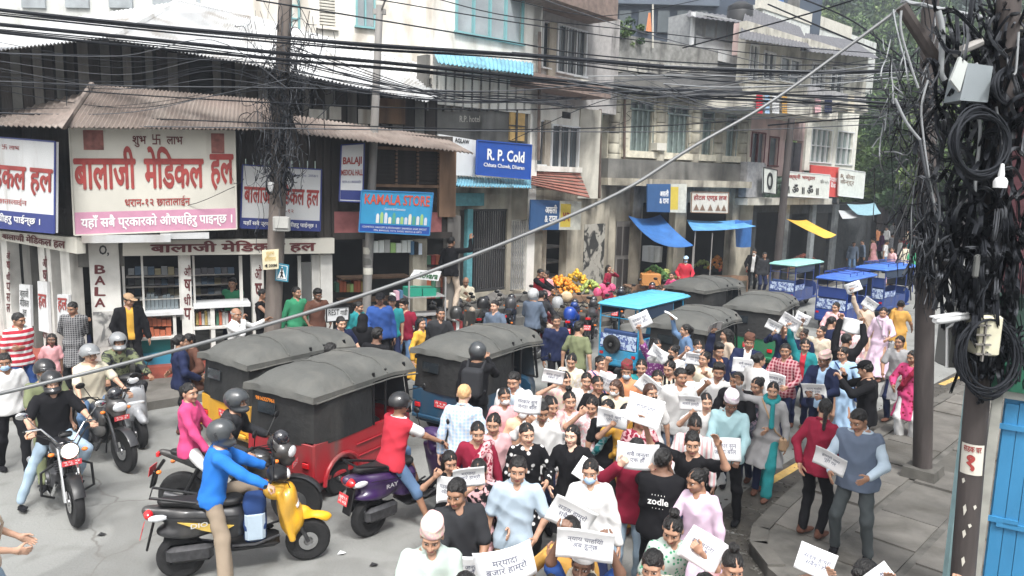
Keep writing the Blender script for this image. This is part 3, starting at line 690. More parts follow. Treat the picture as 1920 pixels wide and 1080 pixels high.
# ================================================================== vehicles
RUB = mat('rubber', (.012, .012, .013), .85, var=.25, scale=18, bump=.3, bscale=60); ALU = plain('alloy', (.35, .35, .36), .35, metal=1); CHR = plain('chrome', (.62, .62, .63), .12, metal=1)
BLK = plain('black_plastic', (.008, .008, .009), .4); SEATM = mat('seat_vinyl', (.010, .010, .011), .55, var=.1, bump=.25, bscale=50); ENG = mat('engine_metal', (.07, .07, .075), .5, var=.3, scale=20, metal=.6)
GLS = plain('headlight_glass', (.75, .77, .80), .08, metal=.3, coat=1); AMB = plain('amber_lens', (.75, .20, .03), .2, coat=.5); REDL = plain('red_lens', (.55, .01, .015), .15, coat=1)
PLT = plain('plate_red', (.60, .05, .06), .5); PLW = plain('plate_white', (.75, .75, .75), .5); LITE = mat('lamp_lit', (1, .92, .75), .3, emit=1.1)
def paint(n, c, rough=.25): return mat('paint_' + n, c, rough + .1, var=.08, scale=3, coat=.4, dirt=.28, dirtc=(.10, .09, .08))
def part(nm, mb, m, root, smooth=True): return mb.build(nm, m, root, smooth=smooth)
def wheel(root, y, x, R, w, spokes=5, name='wheel', rimc=None, disc=True):
    t = MB().lathe([(R - w * 1.1, -w * .42), (R - w * .75, -w * .58), (R - w * .3, -w * .52), (R - .004, -w * .25), (R, 0), (R - .004, w * .25), (R - w * .3, w * .52), (R - w * .75, w * .58), (R - w * 1.1, w * .42)], 28, (x, y, R), 'x')
    o = part(name, MB().lathe([(.035, -w * .7), (.045, -w * .4), (.045, w * .4), (.035, w * .7)], 14, (x, y, R), 'x'), ALU, root); o['label'] = None; del o['label']
    part('tyre', t, RUB, o); r = MB(); ri = R - w * .95
    r.lathe([(ri, -w * .42), (ri - .012, -w * .3), (ri - .012, w * .3), (ri, w * .42), (ri + .012, w * .42), (ri + .012, -w * .42), (ri, -w * .42)], 28, (x, y, R), 'x')
    for k in range(spokes):
        a = 2 * math.pi * k / spokes + .3; r.tube([(x, y + .03 * math.cos(a), R + .03 * math.sin(a)), (x, y + ri * math.cos(a), R + ri * math.sin(a))], .014 if spokes < 10 else .004, 6)
    part('rim', r, rimc or ALU, o)
    if disc: part('brake_disc', MB().lathe([(.05, w * .55), (R * .42, w * .55), (R * .42, w * .62), (.05, w * .62), (.05, w * .55)], 24, (x, y, R), 'x'), CHR, o)
    return o
def plate(root, c, Rm, txt, size=(.17, .12), name='number_plate'):
    o = MB().box((0, 0, 0), (size[0] / 2, .003, size[1] / 2)).build(name, PLT, root); o.matrix_basis = Matrix.Translation(c) @ Rm.to_4x4()
    a, fs = text_mesh(txt, .02); lo, hi = a.min(0), a.max(0); sp = hi - lo
    me = bpy.data.meshes.new('lettering'); me.from_pydata([(((q[0] - lo[0]) / sp[0] - .5) * size[0] * .85, -.0045, ((q[1] - lo[1]) / sp[1] - .5) * size[1] * .75) for q in a], [], fs); me.materials.append(PLW)
    b = bpy.data.objects.new('lettering', me); COL.objects.link(b); b.parent = o; return o
RZ = lambda d: Matrix.Rotation(math.radians(d), 3, 'Z'); RX = lambda d: Matrix.Rotation(math.radians(d), 3, 'X'); RY = lambda d: Matrix.Rotation(math.radians(d), 3, 'Y')
def motorcycle(label, loc, rz, pc=(.015, .015, .018), style='sport', acc=None, lit=False, group=None, steer=0, txt='२५ प\n८८१'):
    """forward +Y, origin on the ground half way between the wheels, wheelbase 1.33"""
    t = thing('motorcycle', label, 'motorcycle', loc, rz, group); pm = paint('m%.2f%.2f%.2f' % pc, pc); am = paint('acc%s' % (acc,), acc) if acc else pm
    R = .305; yf, yr = .67, -.66; fat = .095 if style != 'sport' else .07
    wheel(t, yr, 0, R, fat + .015, 5, rimc=BLK if style == 'cruiser' else am if acc else ALU); 
    wheel(t, yf, 0, R, fat, 5, rimc=BLK if style == 'cruiser' else am if acc else ALU)
    ft = Vector((0, .40, .88)); mb = MB()
    for s in (-1, 1): mb.tube([(s * .085, yf, R), (s * .085, .58, .55)], .026, 8); mb.tube([(s * .085, .60, .50), (s * .085, ft.y, ft.z)], .019, 8)
    part('fork', mb, CHR if style == 'cruiser' else ENG, t)
    mb = MB(); n = 12; vs = []; fs = []
    for i in range(n + 1):
        a = math.radians(25 + 125 * i / n)
        for dx in (-.06, -.04, .04, .06): vs.append((dx, yf + (R + .035 - abs(dx) * .3) * math.cos(a), R + (R + .035 - abs(dx) * .5) * math.sin(a)))
    for i in range(n):
        for k in range(3): a = i * 4 + k; fs.append((a, a + 1, a + 5, a + 4))
    mb.add(vs, fs); part('front_fender', mb, BLK if style == 'cruiser' else pm, t)
    # engine and frame
    mb = MB(); mb.bbox((0, .05, .42), (.13, .17, .12), .04); mb.lathe([(.09, -.16), (.10, -.12), (.10, .12), (.09, .16)], 16, (0, -.02, .38), 'x')
    for k in range(6): mb.bbox((0, .17, .50 + k * .028), (.085, .085, .009), .008, R=RX(20))
    part('engine', mb, ENG, t)
    mb = MB(); mb.tube([(0, .40, .84), (0, .30, .60), (0, .22, .32), (0, -.1, .26), (0, -.35, .34)], .022, 8); mb.tube([(0, .40, .84), (0, .0, .74), (0, -.35, .70), (0, -.75, .78)], .022, 8)
    for s in (-1, 1): mb.tube([(s * .10, yr, R), (s * .09, -.3, .36)], .022, 6); mb.tube([(s * .13, -.60, .36), (s * .12, -.42, .72)], .024, 8)
    part('frame', mb, BLK, t)
    mb = MB(); mb.tube([(.10, .30, .42), (.14, .20, .24), (.15, -.2, .24), (.16, -.35, .30)], .02, 8); mb.tube([(.16, -.32, .29), (.18, -.80, .40)], [.03, .045], 12); part('exhaust', mb, CHR if style == 'cruiser' else ENG, t)
    f = union([elp((0, .16, .80), (.125, .25, .115)), elp((0, .02, .76), (.09, .2, .09))] + ([elp((s * .12, .30, .70), (.045, .17, .10)) for s in (-1, 1)] if style == 'sport' else []), .05)
    inst('fuel_tank', sdf('fuel_tank', f, .016, [pm]), t)
    f = union([cap((0, -.10, .775), (0, -.42, .79), .085, .095), cap((0, -.42, .80), (0, -.74, .86), .085, .06)], .04); g = lambda X, Y, Z: smax(f(X, Y, Z), Z - .835 - .1 * np.clip(-.3 - Y, 0, 1), .03); g.bb = f.bb
    inst('seat', sdf('seat', g, .016, [SEATM]), t)
    f = union([elp((s * .085, -.28, .63), (.05, .19, .10)) for s in (-1, 1)] + [cap((0, -.5, .74), (0, -.90, .84 if style == 'sport' else .74), .085, .035)], .05)
    inst('side_cover', sdf('side_cover', f, .016, [pm]), t)
    part('tail_light', MB().bbox((0, -.93, .82 if style == 'sport' else .70), (.06, .02, .03), .01), REDL, t)
    mb = MB(); mb.tube([(0, -.88, .74), (0, -1.0, .56), (0, -1.02, .42)], .02, 6); mb.bbox((0, -1.0, .52), (.07, .012, .11), .01, R=RX(-15)); part('rear_mudguard', mb, BLK, t)
    plate(t, (0, -1.02, .62), RX(-12), txt)
    for s in (-1, 1):
        for k in range(2): part('control_cable', MB().tube([(s * .27, .27, 1.03), (s * (.16 + .04 * k), .44, 1.0 + .05 * k), (s * .07, .50, .86), (s * .05, .36, .70 - .1 * k)], .006, 5), BLK, t)
    part('instrument_pod', MB().bbox((0, .42, 1.03), (.07, .03, .04), .02, R=RX(-35)), BLK, t)
    part('chain_cover', MB().bbox((-.13, -.42, .34), (.012, .26, .035), .01, R=RX(-3)), ENG, t); part('heat_shield', MB().bbox((.215, -.55, .36), (.008, .16, .028), .008, R=RX(13)), CHR, t)
    for k in range(3): part('crankcase_bolt_ring', MB().lathe([(.045 - .01 * k, 0), (.045 - .01 * k, .012)], 12, (.165 if k < 2 else -.18, -.02 + .1 * k, .38), 'x'), ALU, t)
    # steering head
    W = .34 if style != 'cruiser' else .38; hz = 1.0 if style == 'sport' else 1.08; hb = MB(); hb.tube([(-W, .22, hz), (-.22, .30, hz + .02), (-.08, .40, .93), (.08, .40, .93), (.22, .30, hz + .02), (W, .22, hz)], .012, 8); ho = part('handlebar', hb, CHR if style == 'cruiser' else BLK, t)
    mb = MB()
    for s in (-1, 1): mb.tube([(s * W, .22, hz), (s * (W - .12), .245, hz + .01)], .018, 8); mb.tube([(s * (W - .1), .26, hz), (s * (W - .02), .31, hz - .01)], .006, 5)
    part('grips', mb, RUB, ho)
    for s in (-1, 1):
        m_ = part('mirror', MB().tube([(s * (W - .14), .26, hz + .01), (s * (W - .02), .32, hz + .20)], .006, 6), CHR if style == 'cruiser' else BLK, t)
        part('mirror_glass', MB().ell((s * (W + .02), .33, hz + .22), (.065, .018, .042), 12), CHR if style == 'cruiser' else BLK, m_)
    if style == 'cruiser':
        part('headlight', MB().lathe([(0, .12), (.05, .105), (.085, .06), (.098, .0), (.100, -.035), (0, -.035)], 20, (0, .56, .88), 'y'), CHR, t)
        part('headlight_lens', MB().ell((0, .598, .88), (.088, .028, .088), 18), LITE if lit else GLS, t)
        for s in (-1, 1): part('crash_guard', MB().tube([(s * .13, .33, .66), (s * .26, .36, .60), (s * .27, .38, .34), (s * .14, .33, .26)], .016, 8), BLK, t)
    else:
        f = union([elp((0, .52, .90), (.13, .13, .12)), elp((0, .44, 1.00), (.10, .10, .09)), elp((0, .58, .80), (.09, .08, .07))], .04); inst('headlight_cowl', sdf('headlight_cowl', f, .015, [pm]), t)
        o = part('headlight', MB().ell((0, .625, .90), (.10, .045, .07), 14), LITE if lit else GLS, t)
        part('windscreen', MB().ell((0, .50, 1.06), (.10, .10, .10), 12), plain('smoke_screen', (.02, .02, .025), .1, coat=1), t)
        for s in (-1, 1): inst('side_panel', sdf('side_panel', elp((s * .11, .22, .56), (.05, .20, .13)), .016, [am]), t)
    for s in (-1, 1):
        for y, z in ((.50, .84), (-.86, .66)): part('indicator', MB().ell((s * .17, y, z), (.035, .03, .024), 10), AMB, t)
    plate(t, (0, .66, .76), RZ(180), txt, (.20, .06)); mb = MB()
    for s in (-1, 1): part('footrest', MB().tube([(s * .08, -.05, .30), (s * .24, -.05, .30)], .014, 6), ENG, t); part('footrest', MB().tube([(s * .08, -.42, .34), (s * .22, -.42, .36)], .012, 6), ENG, t)
    part('side_stand', MB().tube([(-.10, .0, .28), (-.17, -.18, .02)], .012, 6), ENG, t); return t
def scooter(label, loc, rz, body=(.05, .02, .09), front=None, acc=None, name=None, lit=False, group=None, txt='२५ प\n८६५३', namec=None):
    """forward +Y, origin between wheels, wheelbase 1.24"""
    t = thing('scooter', label, 'scooter', loc, rz, group); pm = paint('s%.2f%.2f%.2f' % body, body); fm = paint('s%.2f%.2f%.2f' % front, front) if front else pm
    R = .235; yf, yr = .63, -.61; wheel(t, yr, 0, R, .11, 5, disc=False, rimc=BLK); wheel(t, yf, 0, R, .10, 5, rimc=BLK)
    f = union([cap((0, -.12, .60), (0, -.55, .66), .145, .155), cap((0, -.55, .67), (0, -.90, .75), .135, .055), elp((0, -.15, .45), (.14, .16, .18)), elp((0, -.55, .52), (.16, .28, .10))], .06)
    g = lambda X, Y, Z: smax(smax(f(X, Y, Z), Z - .735 - .12 * np.clip(-.35 - Y, 0, 1), .02), .40 + .16 * np.clip(-.2 - Y, 0, 1) - Z, .02); g.bb = f.bb
    inst('body_panel', sdf('body_panel', g, .014, [pm]), t)
    if acc:
        am = paint('s%.2f%.2f%.2f' % acc, acc)
        for s in (-1, 1): part('side_flash', MB().slab([(s * .165, -.10, .56), (s * .172, -.30, .60), (s * .170, -.62, .66), (s * .168, -.40, .55), (s * .168, -.24, .49)][::s], (s, 0, 0), .012), am, t)
    f = union([cap((0, -.12, .775), (0, -.40, .785), .115, .125), cap((0, -.40, .80), (0, -.74, .85), .115, .075)], .05); g2 = lambda X, Y, Z: smax(smax(f(X, Y, Z), Z - .815 - .10 * np.clip(-.32 - Y, 0, 1), .035), .745 + .10 * np.clip(-.35 - Y, 0, 1) - Z, .02); g2.bb = f.bb
    inst('seat', sdf('seat', g2, .014, [SEATM]), t)
    mb = MB(); mb.bbox((0, .08, .30), (.16, .26, .035), .03); part('floorboard', mb, BLK, t)
    f = union([rbox((0, .40, .58), (.18, .035, .30), .035, RX(14)), elp((0, .44, .74), (.16, .08, .15)), cap((0, .33, .82), (0, .29, .98), .06, .05), elp((0, .47, .50), (.155, .13, .19)), elp((0, .42, .66), (.17, .10, .18))], .05); inst('front_apron', sdf('front_apron', f, .015, [fm]), t)
    f = union([elp((0, .31, 1.0), (.17, .09, .075)), elp((0, .37, .98), (.11, .08, .08))], .05); inst('handlebar_cowl', sdf('handlebar_cowl', f, .014, [BLK if front else pm]), t)
    for s in (-1, 1):
        part('panel_gap', MB().tube([(s * .172, -.06, .66), (s * .184, -.35, .675), (s * .175, -.70, .72)], .005, 4), BLK, t); part('control_cable', MB().tube([(s * .20, .29, 1.0), (s * .12, .43, .93), (s * .06, .47, .80)], .006, 5), BLK, t)
        part('footboard_rail', MB().tube([(s * .16, -.12, .34), (s * .17, .10, .33), (s * .16, .34, .40)], .012, 6), ENG, t)
    part('apron_trim', MB().tube([(-.10, .50, .60), (0, .53, .50), (.10, .50, .60)], .008, 5), CHR, t); part('air_filter', MB().bbox((-.15, -.58, .44), (.03, .14, .07), .03), BLK, t)
    part('headlight', MB().ell((0, .435, .985), (.085, .03, .05), 14), LITE if lit else GLS, t); part('front_indicators', MB().ell((0, .52, .66), (.13, .03, .035), 14), GLS, t)
    f = union([elp((0, .66, .46), (.075, .22, .08)), elp((0, .56, .50), (.08, .12, .12))], .04); g3 = lambda X, Y, Z: smax(f(X, Y, Z), .255 - np.sqrt((Y - yf) ** 2 + (Z - .235) ** 2) + .0 * X, .01); g3.bb = f.bb
    inst('front_fender', sdf('front_fender', g3, .013, [fm]), t)
    mb = MB()
    for s in (-1, 1): mb.tube([(s * .07, yf, R), (s * .07, .48, .56)], .02, 8)
    part('fork', mb, ENG, t); ho = part('handlebar', MB().tube([(-.33, .20, 1.0), (-.16, .29, 1.0), (.16, .29, 1.0), (.33, .20, 1.0)], .013, 8), BLK, t)
    for s in (-1, 1):
        part('grip', MB().tube([(s * .33, .20, 1.0), (s * .22, .255, 1.0)], .019, 8), RUB, ho)
        m_ = part('mirror', MB().tube([(s * .20, .29, 1.02), (s * .27, .29, 1.20)], .006, 6), BLK, t); part('mirror_glass', MB().ell((s * .28, .29, 1.235), (.058, .018, .042), 12), BLK, m_)
    mb = MB(); mb.bbox((0.10, -.52, .30), (.06, .22, .09), .04); mb.tube([(-.10, -.30, .26), (-.16, -.78, .34)], [.04, .062], 14); part('engine', mb, ENG, t)
    mb = MB(); mb.bbox((0, -.88, .50), (.075, .012, .15), .01, R=RX(-14)); part('rear_mudguard', mb, BLK, t); part('grab_rail', MB().tube([(-.12, -.45, .82), (-.13, -.86, .93), (.13, -.86, .93), (.12, -.45, .82)], .014, 8), BLK, t)
    o = part('tail_light', MB().ell((0, -.885, .725), (.125, .055, .058), 16), REDL, t)
    for s in (-1, 1): part('tail_indicator', MB().ell((s * .125, -.80, .71), (.035, .09, .036), 10), GLS, t)
    plate(t, (0, -.955, .545), RX(-14), txt)
    if name:
        for s in (-1, 1):
            a, fs = text_mesh(name, .02); lo, hi = a.min(0), a.max(0); sp = hi - lo
            me = bpy.data.meshes.new('lettering'); me.from_pydata([(s * .186, -.42 - s * .0 + (-s) * -((q[0] - lo[0]) / sp[0] - .5) * .16 * 1.0, .615 + ((q[1] - lo[1]) / sp[1] - .5) * .05 + (((q[0] - lo[0]) / sp[0] - .5)) * .01) for q in a], [], fs); me.materials.append(plain('badge', namec or (.7, .7, .72), .3, metal=.5))
            b = bpy.data.objects.new('lettering', me); COL.objects.link(b); b.parent = t
    return t
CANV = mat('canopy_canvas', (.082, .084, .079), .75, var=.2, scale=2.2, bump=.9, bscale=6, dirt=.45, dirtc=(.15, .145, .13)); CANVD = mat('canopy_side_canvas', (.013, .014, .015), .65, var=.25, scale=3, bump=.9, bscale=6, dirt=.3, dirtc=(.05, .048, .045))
def rickshaw(label, loc, rz, col=(.30, .01, .015), number=None, group='covered three wheeled taxis queued in the road', canvas=None):
    """three-wheeled taxi, forward +Y, origin between the rear wheels; 1.3 wide, 2.7 long, 1.75 tall"""
    t = thing('auto_rickshaw', label, 'auto rickshaw', loc, rz, group, .92); pm = paint('r%.2f%.2f%.2f' % col, col, .35); cv = canvas or CANV
    for s in (-1, 1): wheel(t, .0, s * .54, .24, .11, 6, disc=False)
    wheel(t, 1.85, 0, .24, .11, 6, disc=False)
    mb = MB()   # lower tub with wheel arches
    for s in (-1, 1):
        prof = [(-.52, .34), (-.27, .34)] + [(.0 + .30 * -math.cos(a), .26 + .30 * math.sin(a)) for a in [math.pi * k / 8 for k in range(1, 8)]] + [(.27, .30), (.95, .30), (.95, .84), (-.50, .88)]
        pts = [(s * .645, y, z) for y, z in prof]; mb.slab(pts if s > 0 else pts[::-1], (s, 0, 0), .05)
    mb.bbox((0, -.50, .62), (.64, .03, .27), .03); mb.bbox((0, .5, .32), (.60, 1.0, .04), .02); mb.bbox((0, 1.1, .34), (.58, .35, .04), .02); part('lower_body', mb, pm, t)
    mb = MB()
    for s in (-1, 1):
        for k in range(2): mb.bbox((s * .66, .60, .48 + .18 * k), (.012, .33, .012), .008)
        vs = [(s * .665, .36 * -math.cos(a), .26 + .36 * math.sin(a)) for a in [math.pi * k / 10 for k in range(11)]]; mb.tube(vs, .03, 8)
    mb.bbox((0, -.56, .40), (.60, .03, .04), .02); part('wheel_arch_trim', mb, pm, t)
    for s in (-1, 1): part('tail_light', MB().bbox((s * .50, -.545, .58), (.06, .02, .045), .015), REDL, t)
    plate(t, (0, -.545, .66), RX(0), 'मे १ ह\n४५७', (.26, .12))
    # canopy: roof over the whole length, side canvas behind
    def roofz(x, y): return 1.77 - .20 * min(1, abs(x / .668) ** 4 + (max(0, -.05 - y) / .50) ** 3.2) - .025 * (x / .668) ** 2 - .12 * max(0, y - 1.1) + (.006 * math.cos(y * 8.6) + .010 * math.sin(x * 4 + y * 3) + .007 * math.sin(x * 17 - y * 5)) * (abs(x) < .6)
    vs = []; fs = []; ny, nx = 26, 16
    for j in range(ny + 1):
        y = -.55 + 2.18 * (j / ny) ** 1.25
        for i in range(nx + 1): q_ = -1 + 2 * i / nx; x = .668 * math.copysign(abs(q_) ** .8, q_); vs.append((x, y, roofz(x, y)))
    for j in range(ny):
        for i in range(nx): a = j * (nx + 1) + i; fs.append((a, a + 1, a + nx + 2, a + nx + 1))
    k0 = len(vs)
    edge = [i for i in range(nx + 1)] + [(j + 1) * (nx + 1) - 1 for j in range(1, ny + 1)] + [ny * (nx + 1) + i for i in range(nx - 1, -1, -1)] + [j * (nx + 1) for j in range(ny - 1, 0, -1)]
    n = len(edge)
    for q, e in enumerate(edge):
        x, y, z = vs[e]; vs.append((x * 1.004, y + (.004 if y > 0 else -.014), z - (.09 if y < .6 else .05) - .004 * math.sin(q * .7)))
    for q in range(n): a, b = edge[q], edge[(q + 1) % n]; fs.append((a, k0 + q, k0 + (q + 1) % n, b))
    mb = MB().add(vs, fs); o = part('canopy_roof', mb, cv, t)
    mb = MB()
    for y in (.22, .95): mb.tube([(x, y, roofz(x, y) + .008) for x in [-.66 + 1.32 * i / 14 for i in range(15)]], .014, 6)
    mb.tube([(.672, y, roofz(.66, y) - .09) for y in [-.5 + 2.16 * i / 10 for i in range(11)]], .012, 6); mb.tube([(-.672, y, roofz(.66, y) - .09) for y in [-.5 + 2.16 * i / 10 for i in range(11)]], .012, 6); part('canopy_bow', mb, cv, o)
    mb = MB(); vs = []; ys = [(-.64, .90), (-.655, 1.25), (-.60, 1.60)]
    path = [(-.655, .62)] + [(-.655, y) for y in (.35, .05, -.25)] + [(-.60, -.50), (-.3, -.545), (0, -.555), (.3, -.545), (.60, -.50)] + [(.655, y) for y in (-.25, .05, .35)] + [(.655, .62)]
    for x, y in path:
        for q, z in enumerate((.84, 1.08, 1.32, 1.56 if y > -.4 else 1.50)): vs.append((x * (1 + .012 * math.sin(q * 2 + y * 9)) * (1 - .02 * q / 3), y + (.05 * q / 3 if y < -.4 else 0) + .008 * math.sin(x * 14 + q), z))
    P_ = len(path)
    for i in range(P_ - 1):
        for q in range(3): a = i * 4 + q; fs_ = (a, a + 4, a + 5, a + 1); mb.f.append(fs_); mb.m.append(0)
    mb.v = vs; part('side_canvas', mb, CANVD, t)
    win = MB(); win.bbox((-.22, -.548, 1.26), (.17, .008, .085), .03, R=RX(-3)); part('rear_window', win, plain('dark_window', (.02, .025, .03), .1, coat=.8), t)
    if number:
        a, fs2 = text_mesh(number, .015); lo, hi = a.min(0), a.max(0); sp = hi - lo; me = bpy.data.meshes.new('lettering')
        me.from_pydata([(-.22 + ((q[0] - lo[0]) / sp[0] - .5) * .36, -.574, 1.385 + ((q[1] - lo[1]) / sp[1] - .5) * .055) for q in a], [], fs2); me.materials.append(plain('orange_print', (.8, .25, .02), .6)); b = bpy.data.objects.new('lettering', me); COL.objects.link(b); b.parent = t
    mb = MB()
    for s in (-1, 1): mb.tube([(s * .62, .95, .84), (s * .62, .95, 1.62)], .02, 6); mb.tube([(s * .62, 1.55, .80), (s * .60, 1.40, 1.62)], .024, 6); mb.tube([(s * .64, .66, .84), (s * .64, .66, 1.62)], .022, 6)
    mb.tube([(-.62, 1.55, .80), (.62, 1.55, .80)], .022, 6); mb.tube([(-.6, 1.42, 1.60), (.6, 1.42, 1.60)], .02, 6); part('frame', mb, BLK, t)
    mb = MB(); mb.loft([(1.35, 0, .55, .62, .28), (1.62, 0, .56, .55, .26), (1.95, 0, .54, .30, .22), (2.12, 0, .52, .16, .16)], 16, p=3); part('front_cowl', mb, pm, t)
    part('windscreen', MB().slab([(-.56, 1.56, .82), (.56, 1.56, .82), (.54, 1.43, 1.58), (-.54, 1.43, 1.58)], (0, 1, .15), .008), plain('screen_glass', (.05, .06, .07), .05, coat=1), t)
    part('headlight', MB().ell((0, 2.10, .60), (.09, .05, .09), 14), GLS, t)
    mb = MB(); mb.bbox((0, .20, .66), (.56, .24, .10), .04); mb.bbox((0, -.10, 1.0), (.56, .06, .28), .04, R=RX(-8)); mb.bbox((0, 1.12, .66), (.26, .17, .07), .04); part('seat', mb, SEATM, t)
    for s in (-1, 1): m_ = part('mirror', MB().tube([(s * .60, 1.5, 1.15), (s * .80, 1.62, 1.22)], .008, 6), BLK, t); part('mirror_glass', MB().ell((s * .83, 1.62, 1.22), (.035, .015, .06), 10), BLK, m_)
    part('handlebar', MB().tube([(-.3, 1.32, .98), (0, 1.45, .92), (.3, 1.32, .98)], .014, 6), BLK, t)
    return t
def erickshaw(label, loc, rz, roofc=(.10, .42, .60), body=(.02, .28, .50), frame=None, spare=False, rack=False, sc=.9, group='electric three wheelers with flat roofs'):
    """forward +Y; origin on the ground below the middle, 1.0 wide 2.7 long 1.78 tall"""
    t = thing('electric_rickshaw', label, 'electric rickshaw', loc, rz, group, sc); rm = mat('roof_%.2f' % roofc[2], roofc, .45, var=.10, scale=5, bump=.15, bscale=14); bm = paint('e%.2f%.2f%.2f' % body, body, .35); fm = plain('frame_%.2f' % (frame or body)[2], frame or body, .4)
    for s in (-1, 1): wheel(t, -.75, s * .44, .22, .08, 8, disc=False)
    wheel(t, 1.15, 0, .22, .08, 8, disc=False)
    mb = MB(); mb.bbox((0, 0, 1.74), (.56, 1.32, .045), .04); mb.bbox((0, 0, 1.79), (.48, 1.2, .03), .03)
    for k in range(5): mb.bbox((0, -.95 + .47 * k, 1.815), (.46, .03, .012), .01)
    ro = part('roof', mb, rm, t)
    if rack:
        mb = MB()
        for s in (-1, 1): mb.tube([(s * .42, -.9, 1.93), (s * .42, .9, 1.93)], .014, 6)
        for k in range(4):
            y = -.9 + .6 * k; mb.tube([(-.42, y, 1.93), (.42, y, 1.93)], .012, 6)
            for s in (-1, 1): mb.tube([(s * .42, y, 1.80), (s * .42, y, 1.93)], .012, 6)
        part('roof_rack', mb, fm, ro)
    mb = MB()
    for s in (-1, 1):
        for y in (-1.22, -.35, .45): mb.tube([(s * .50, y, .40), (s * .50, y, 1.72)], .018, 6)
        mb.tube([(s * .48, 1.12, .80), (s * .50, .98, 1.72)], .018, 6); mb.tube([(s * .50, -1.22, .98), (s * .50, -.35, .98)], .014, 6); mb.tube([(s * .50, -1.22, 1.45), (s * .50, .45, 1.45)], .010, 6)
    mb.tube([(-.5, -1.22, 1.05), (.5, -1.22, 1.05)], .014, 6); mb.tube([(-.5, -1.22, 1.45), (.5, -1.22, 1.45)], .010, 6); part('frame', mb, fm, t)
    mb = MB(); mb.bbox((0, -.40, .42), (.52, .86, .10), .05); mb.bbox((0, -1.20, .52), (.52, .05, .22), .04)
    for s in (-1, 1): mb.bbox((s * .50, -.78, .62), (.02, .44, .16), .02); mb.bbox((s * .47, -.75, .40), (.07, .30, .08), .05)
    mb.bbox((0, .72, .36), (.44, .40, .04), .03); part('lower_body', mb, bm, t)
    part('rear_curtain', MB().bbox((.0, -1.20, 1.28), (.47, .008, .17), .01), plain('curtain_%.2f' % body[2], tuple(x * .8 for x in body), .7), t) if rack else None
    for s in (-1, 1): part('side_curtain', MB().slab([(s * .515, -1.2, 1.70), (s * .515, .45, 1.70), (s * .52, .42, 1.50), (s * .525, -.4, 1.44), (s * .52, -1.2, 1.50)][::s], (s, 0, 0), .01), plain('curtain_dark', (.03, .05, .09), .5), t); part('door_panel', MB().bbox((s * .51, .05, .62), (.015, .42, .2), .02), bm, t)
    part('banner', MB().bbox((0, -1.245, .90), (.47, .010, .17), .01), mat('banner_print', (.50, .60, .75), .6, c2=(.06, .10, .30), pat='print', pscale=9), t)
    for s in (-1, 1): part('side_board', MB().bbox((s * .515, -.78, .88), (.008, .40, .10), .01), mat('banner_print'  , (.50, .60, .75)), t)
    mb = MB(); mb.bbox((0, -.95, .72), (.45, .2, .08), .04); mb.bbox((0, -1.12, .95), (.45, .05, .2), .03); mb.bbox((0, -.10, .72), (.45, .2, .08), .04); mb.bbox((0, .5, .70), (.40, .17, .07), .04); part('seat', mb, plain('seat_blue', (.03, .06, .16), .6), t)
    mb = MB(); mb.loft([(.95, 0, .66, .46, .34), (1.15, 0, .66, .42, .32), (1.32, 0, .62, .24, .24), (1.40, 0, .58, .12, .14)], 16, p=3); part('front_cowl', mb, bm, t)
    part('windscreen', MB().slab([(-.45, 1.14, 1.0), (.45, 1.14, 1.0), (.47, 1.02, 1.66), (-.47, 1.02, 1.66)], (0, 1, .15), .008), plain('screen_glass', (.05, .06, .07)), t)
    part('headlight', MB().ell((0, 1.40, .62), (.08, .04, .08), 14), GLS, t); part('handlebar', MB().tube([(-.28, .92, 1.0), (0, 1.02, .95), (.28, .92, 1.0)], .013, 6), BLK, t)
    for s in (-1, 1): part('tail_light', MB().bbox((s * .42, -1.26, .60), (.05, .012, .035), .01), REDL, t)
    if spare:
        o = wheel(t, 0, 0, .22, .10, 8, name='spare_wheel', disc=False, rimc=BLK); o.matrix_basis = Matrix.Translation((-.12, -1.32, .62)) @ Matrix.Rotation(math.radians(90), 4, 'Z')
    return t
def between(a, b, wb):
    """ground place and heading from the two wheel contacts a (rear) and b (front)"""
    m = (a + b) / 2; d = b - a; return (m.x, m.y, 0), math.atan2(-d.x, d.y)
# ================================================================== setting
ROADM = mat('road_concrete', (.246, .25, .24), .88, var=.2, scale=.8, bump=.35, bscale=30, dirt=.36, dirtc=(.14, .14, .13), pat='crack', c2=(.15, .145, .135), pscale=.42)
PAVE = [mat('paving_%d' % i, c, .9, var=.22, scale=3, bump=.4, bscale=18, dirt=.55, dirtc=(.06, .055, .045)) for i, c in enumerate([(.125, .118, .107), (.155, .146, .132), (.095, .09, .08)])]
KERB = mat('kerb_stone', (.105, .10, .09), .9, var=.3, scale=3, bump=.4, bscale=18, dirt=.4); GUT = mat('gutter_grime', (.055, .05, .043), .75, var=.5, scale=3, bump=.4, bscale=12)
YEL = mat('kerb_yellow_paint', (.50, .33, .10), .8, var=.3, scale=6, dirt=.4, dirtc=(.2, .19, .17))
g = MB(); g.add([(-120, -20, 0), (170, -20, 0), (170, 190, 0), (-120, 190, 0)], [(0, 1, 2, 3)]); tag(g.build('road', ROADM, world=False), kind='structure')
SZ = .15
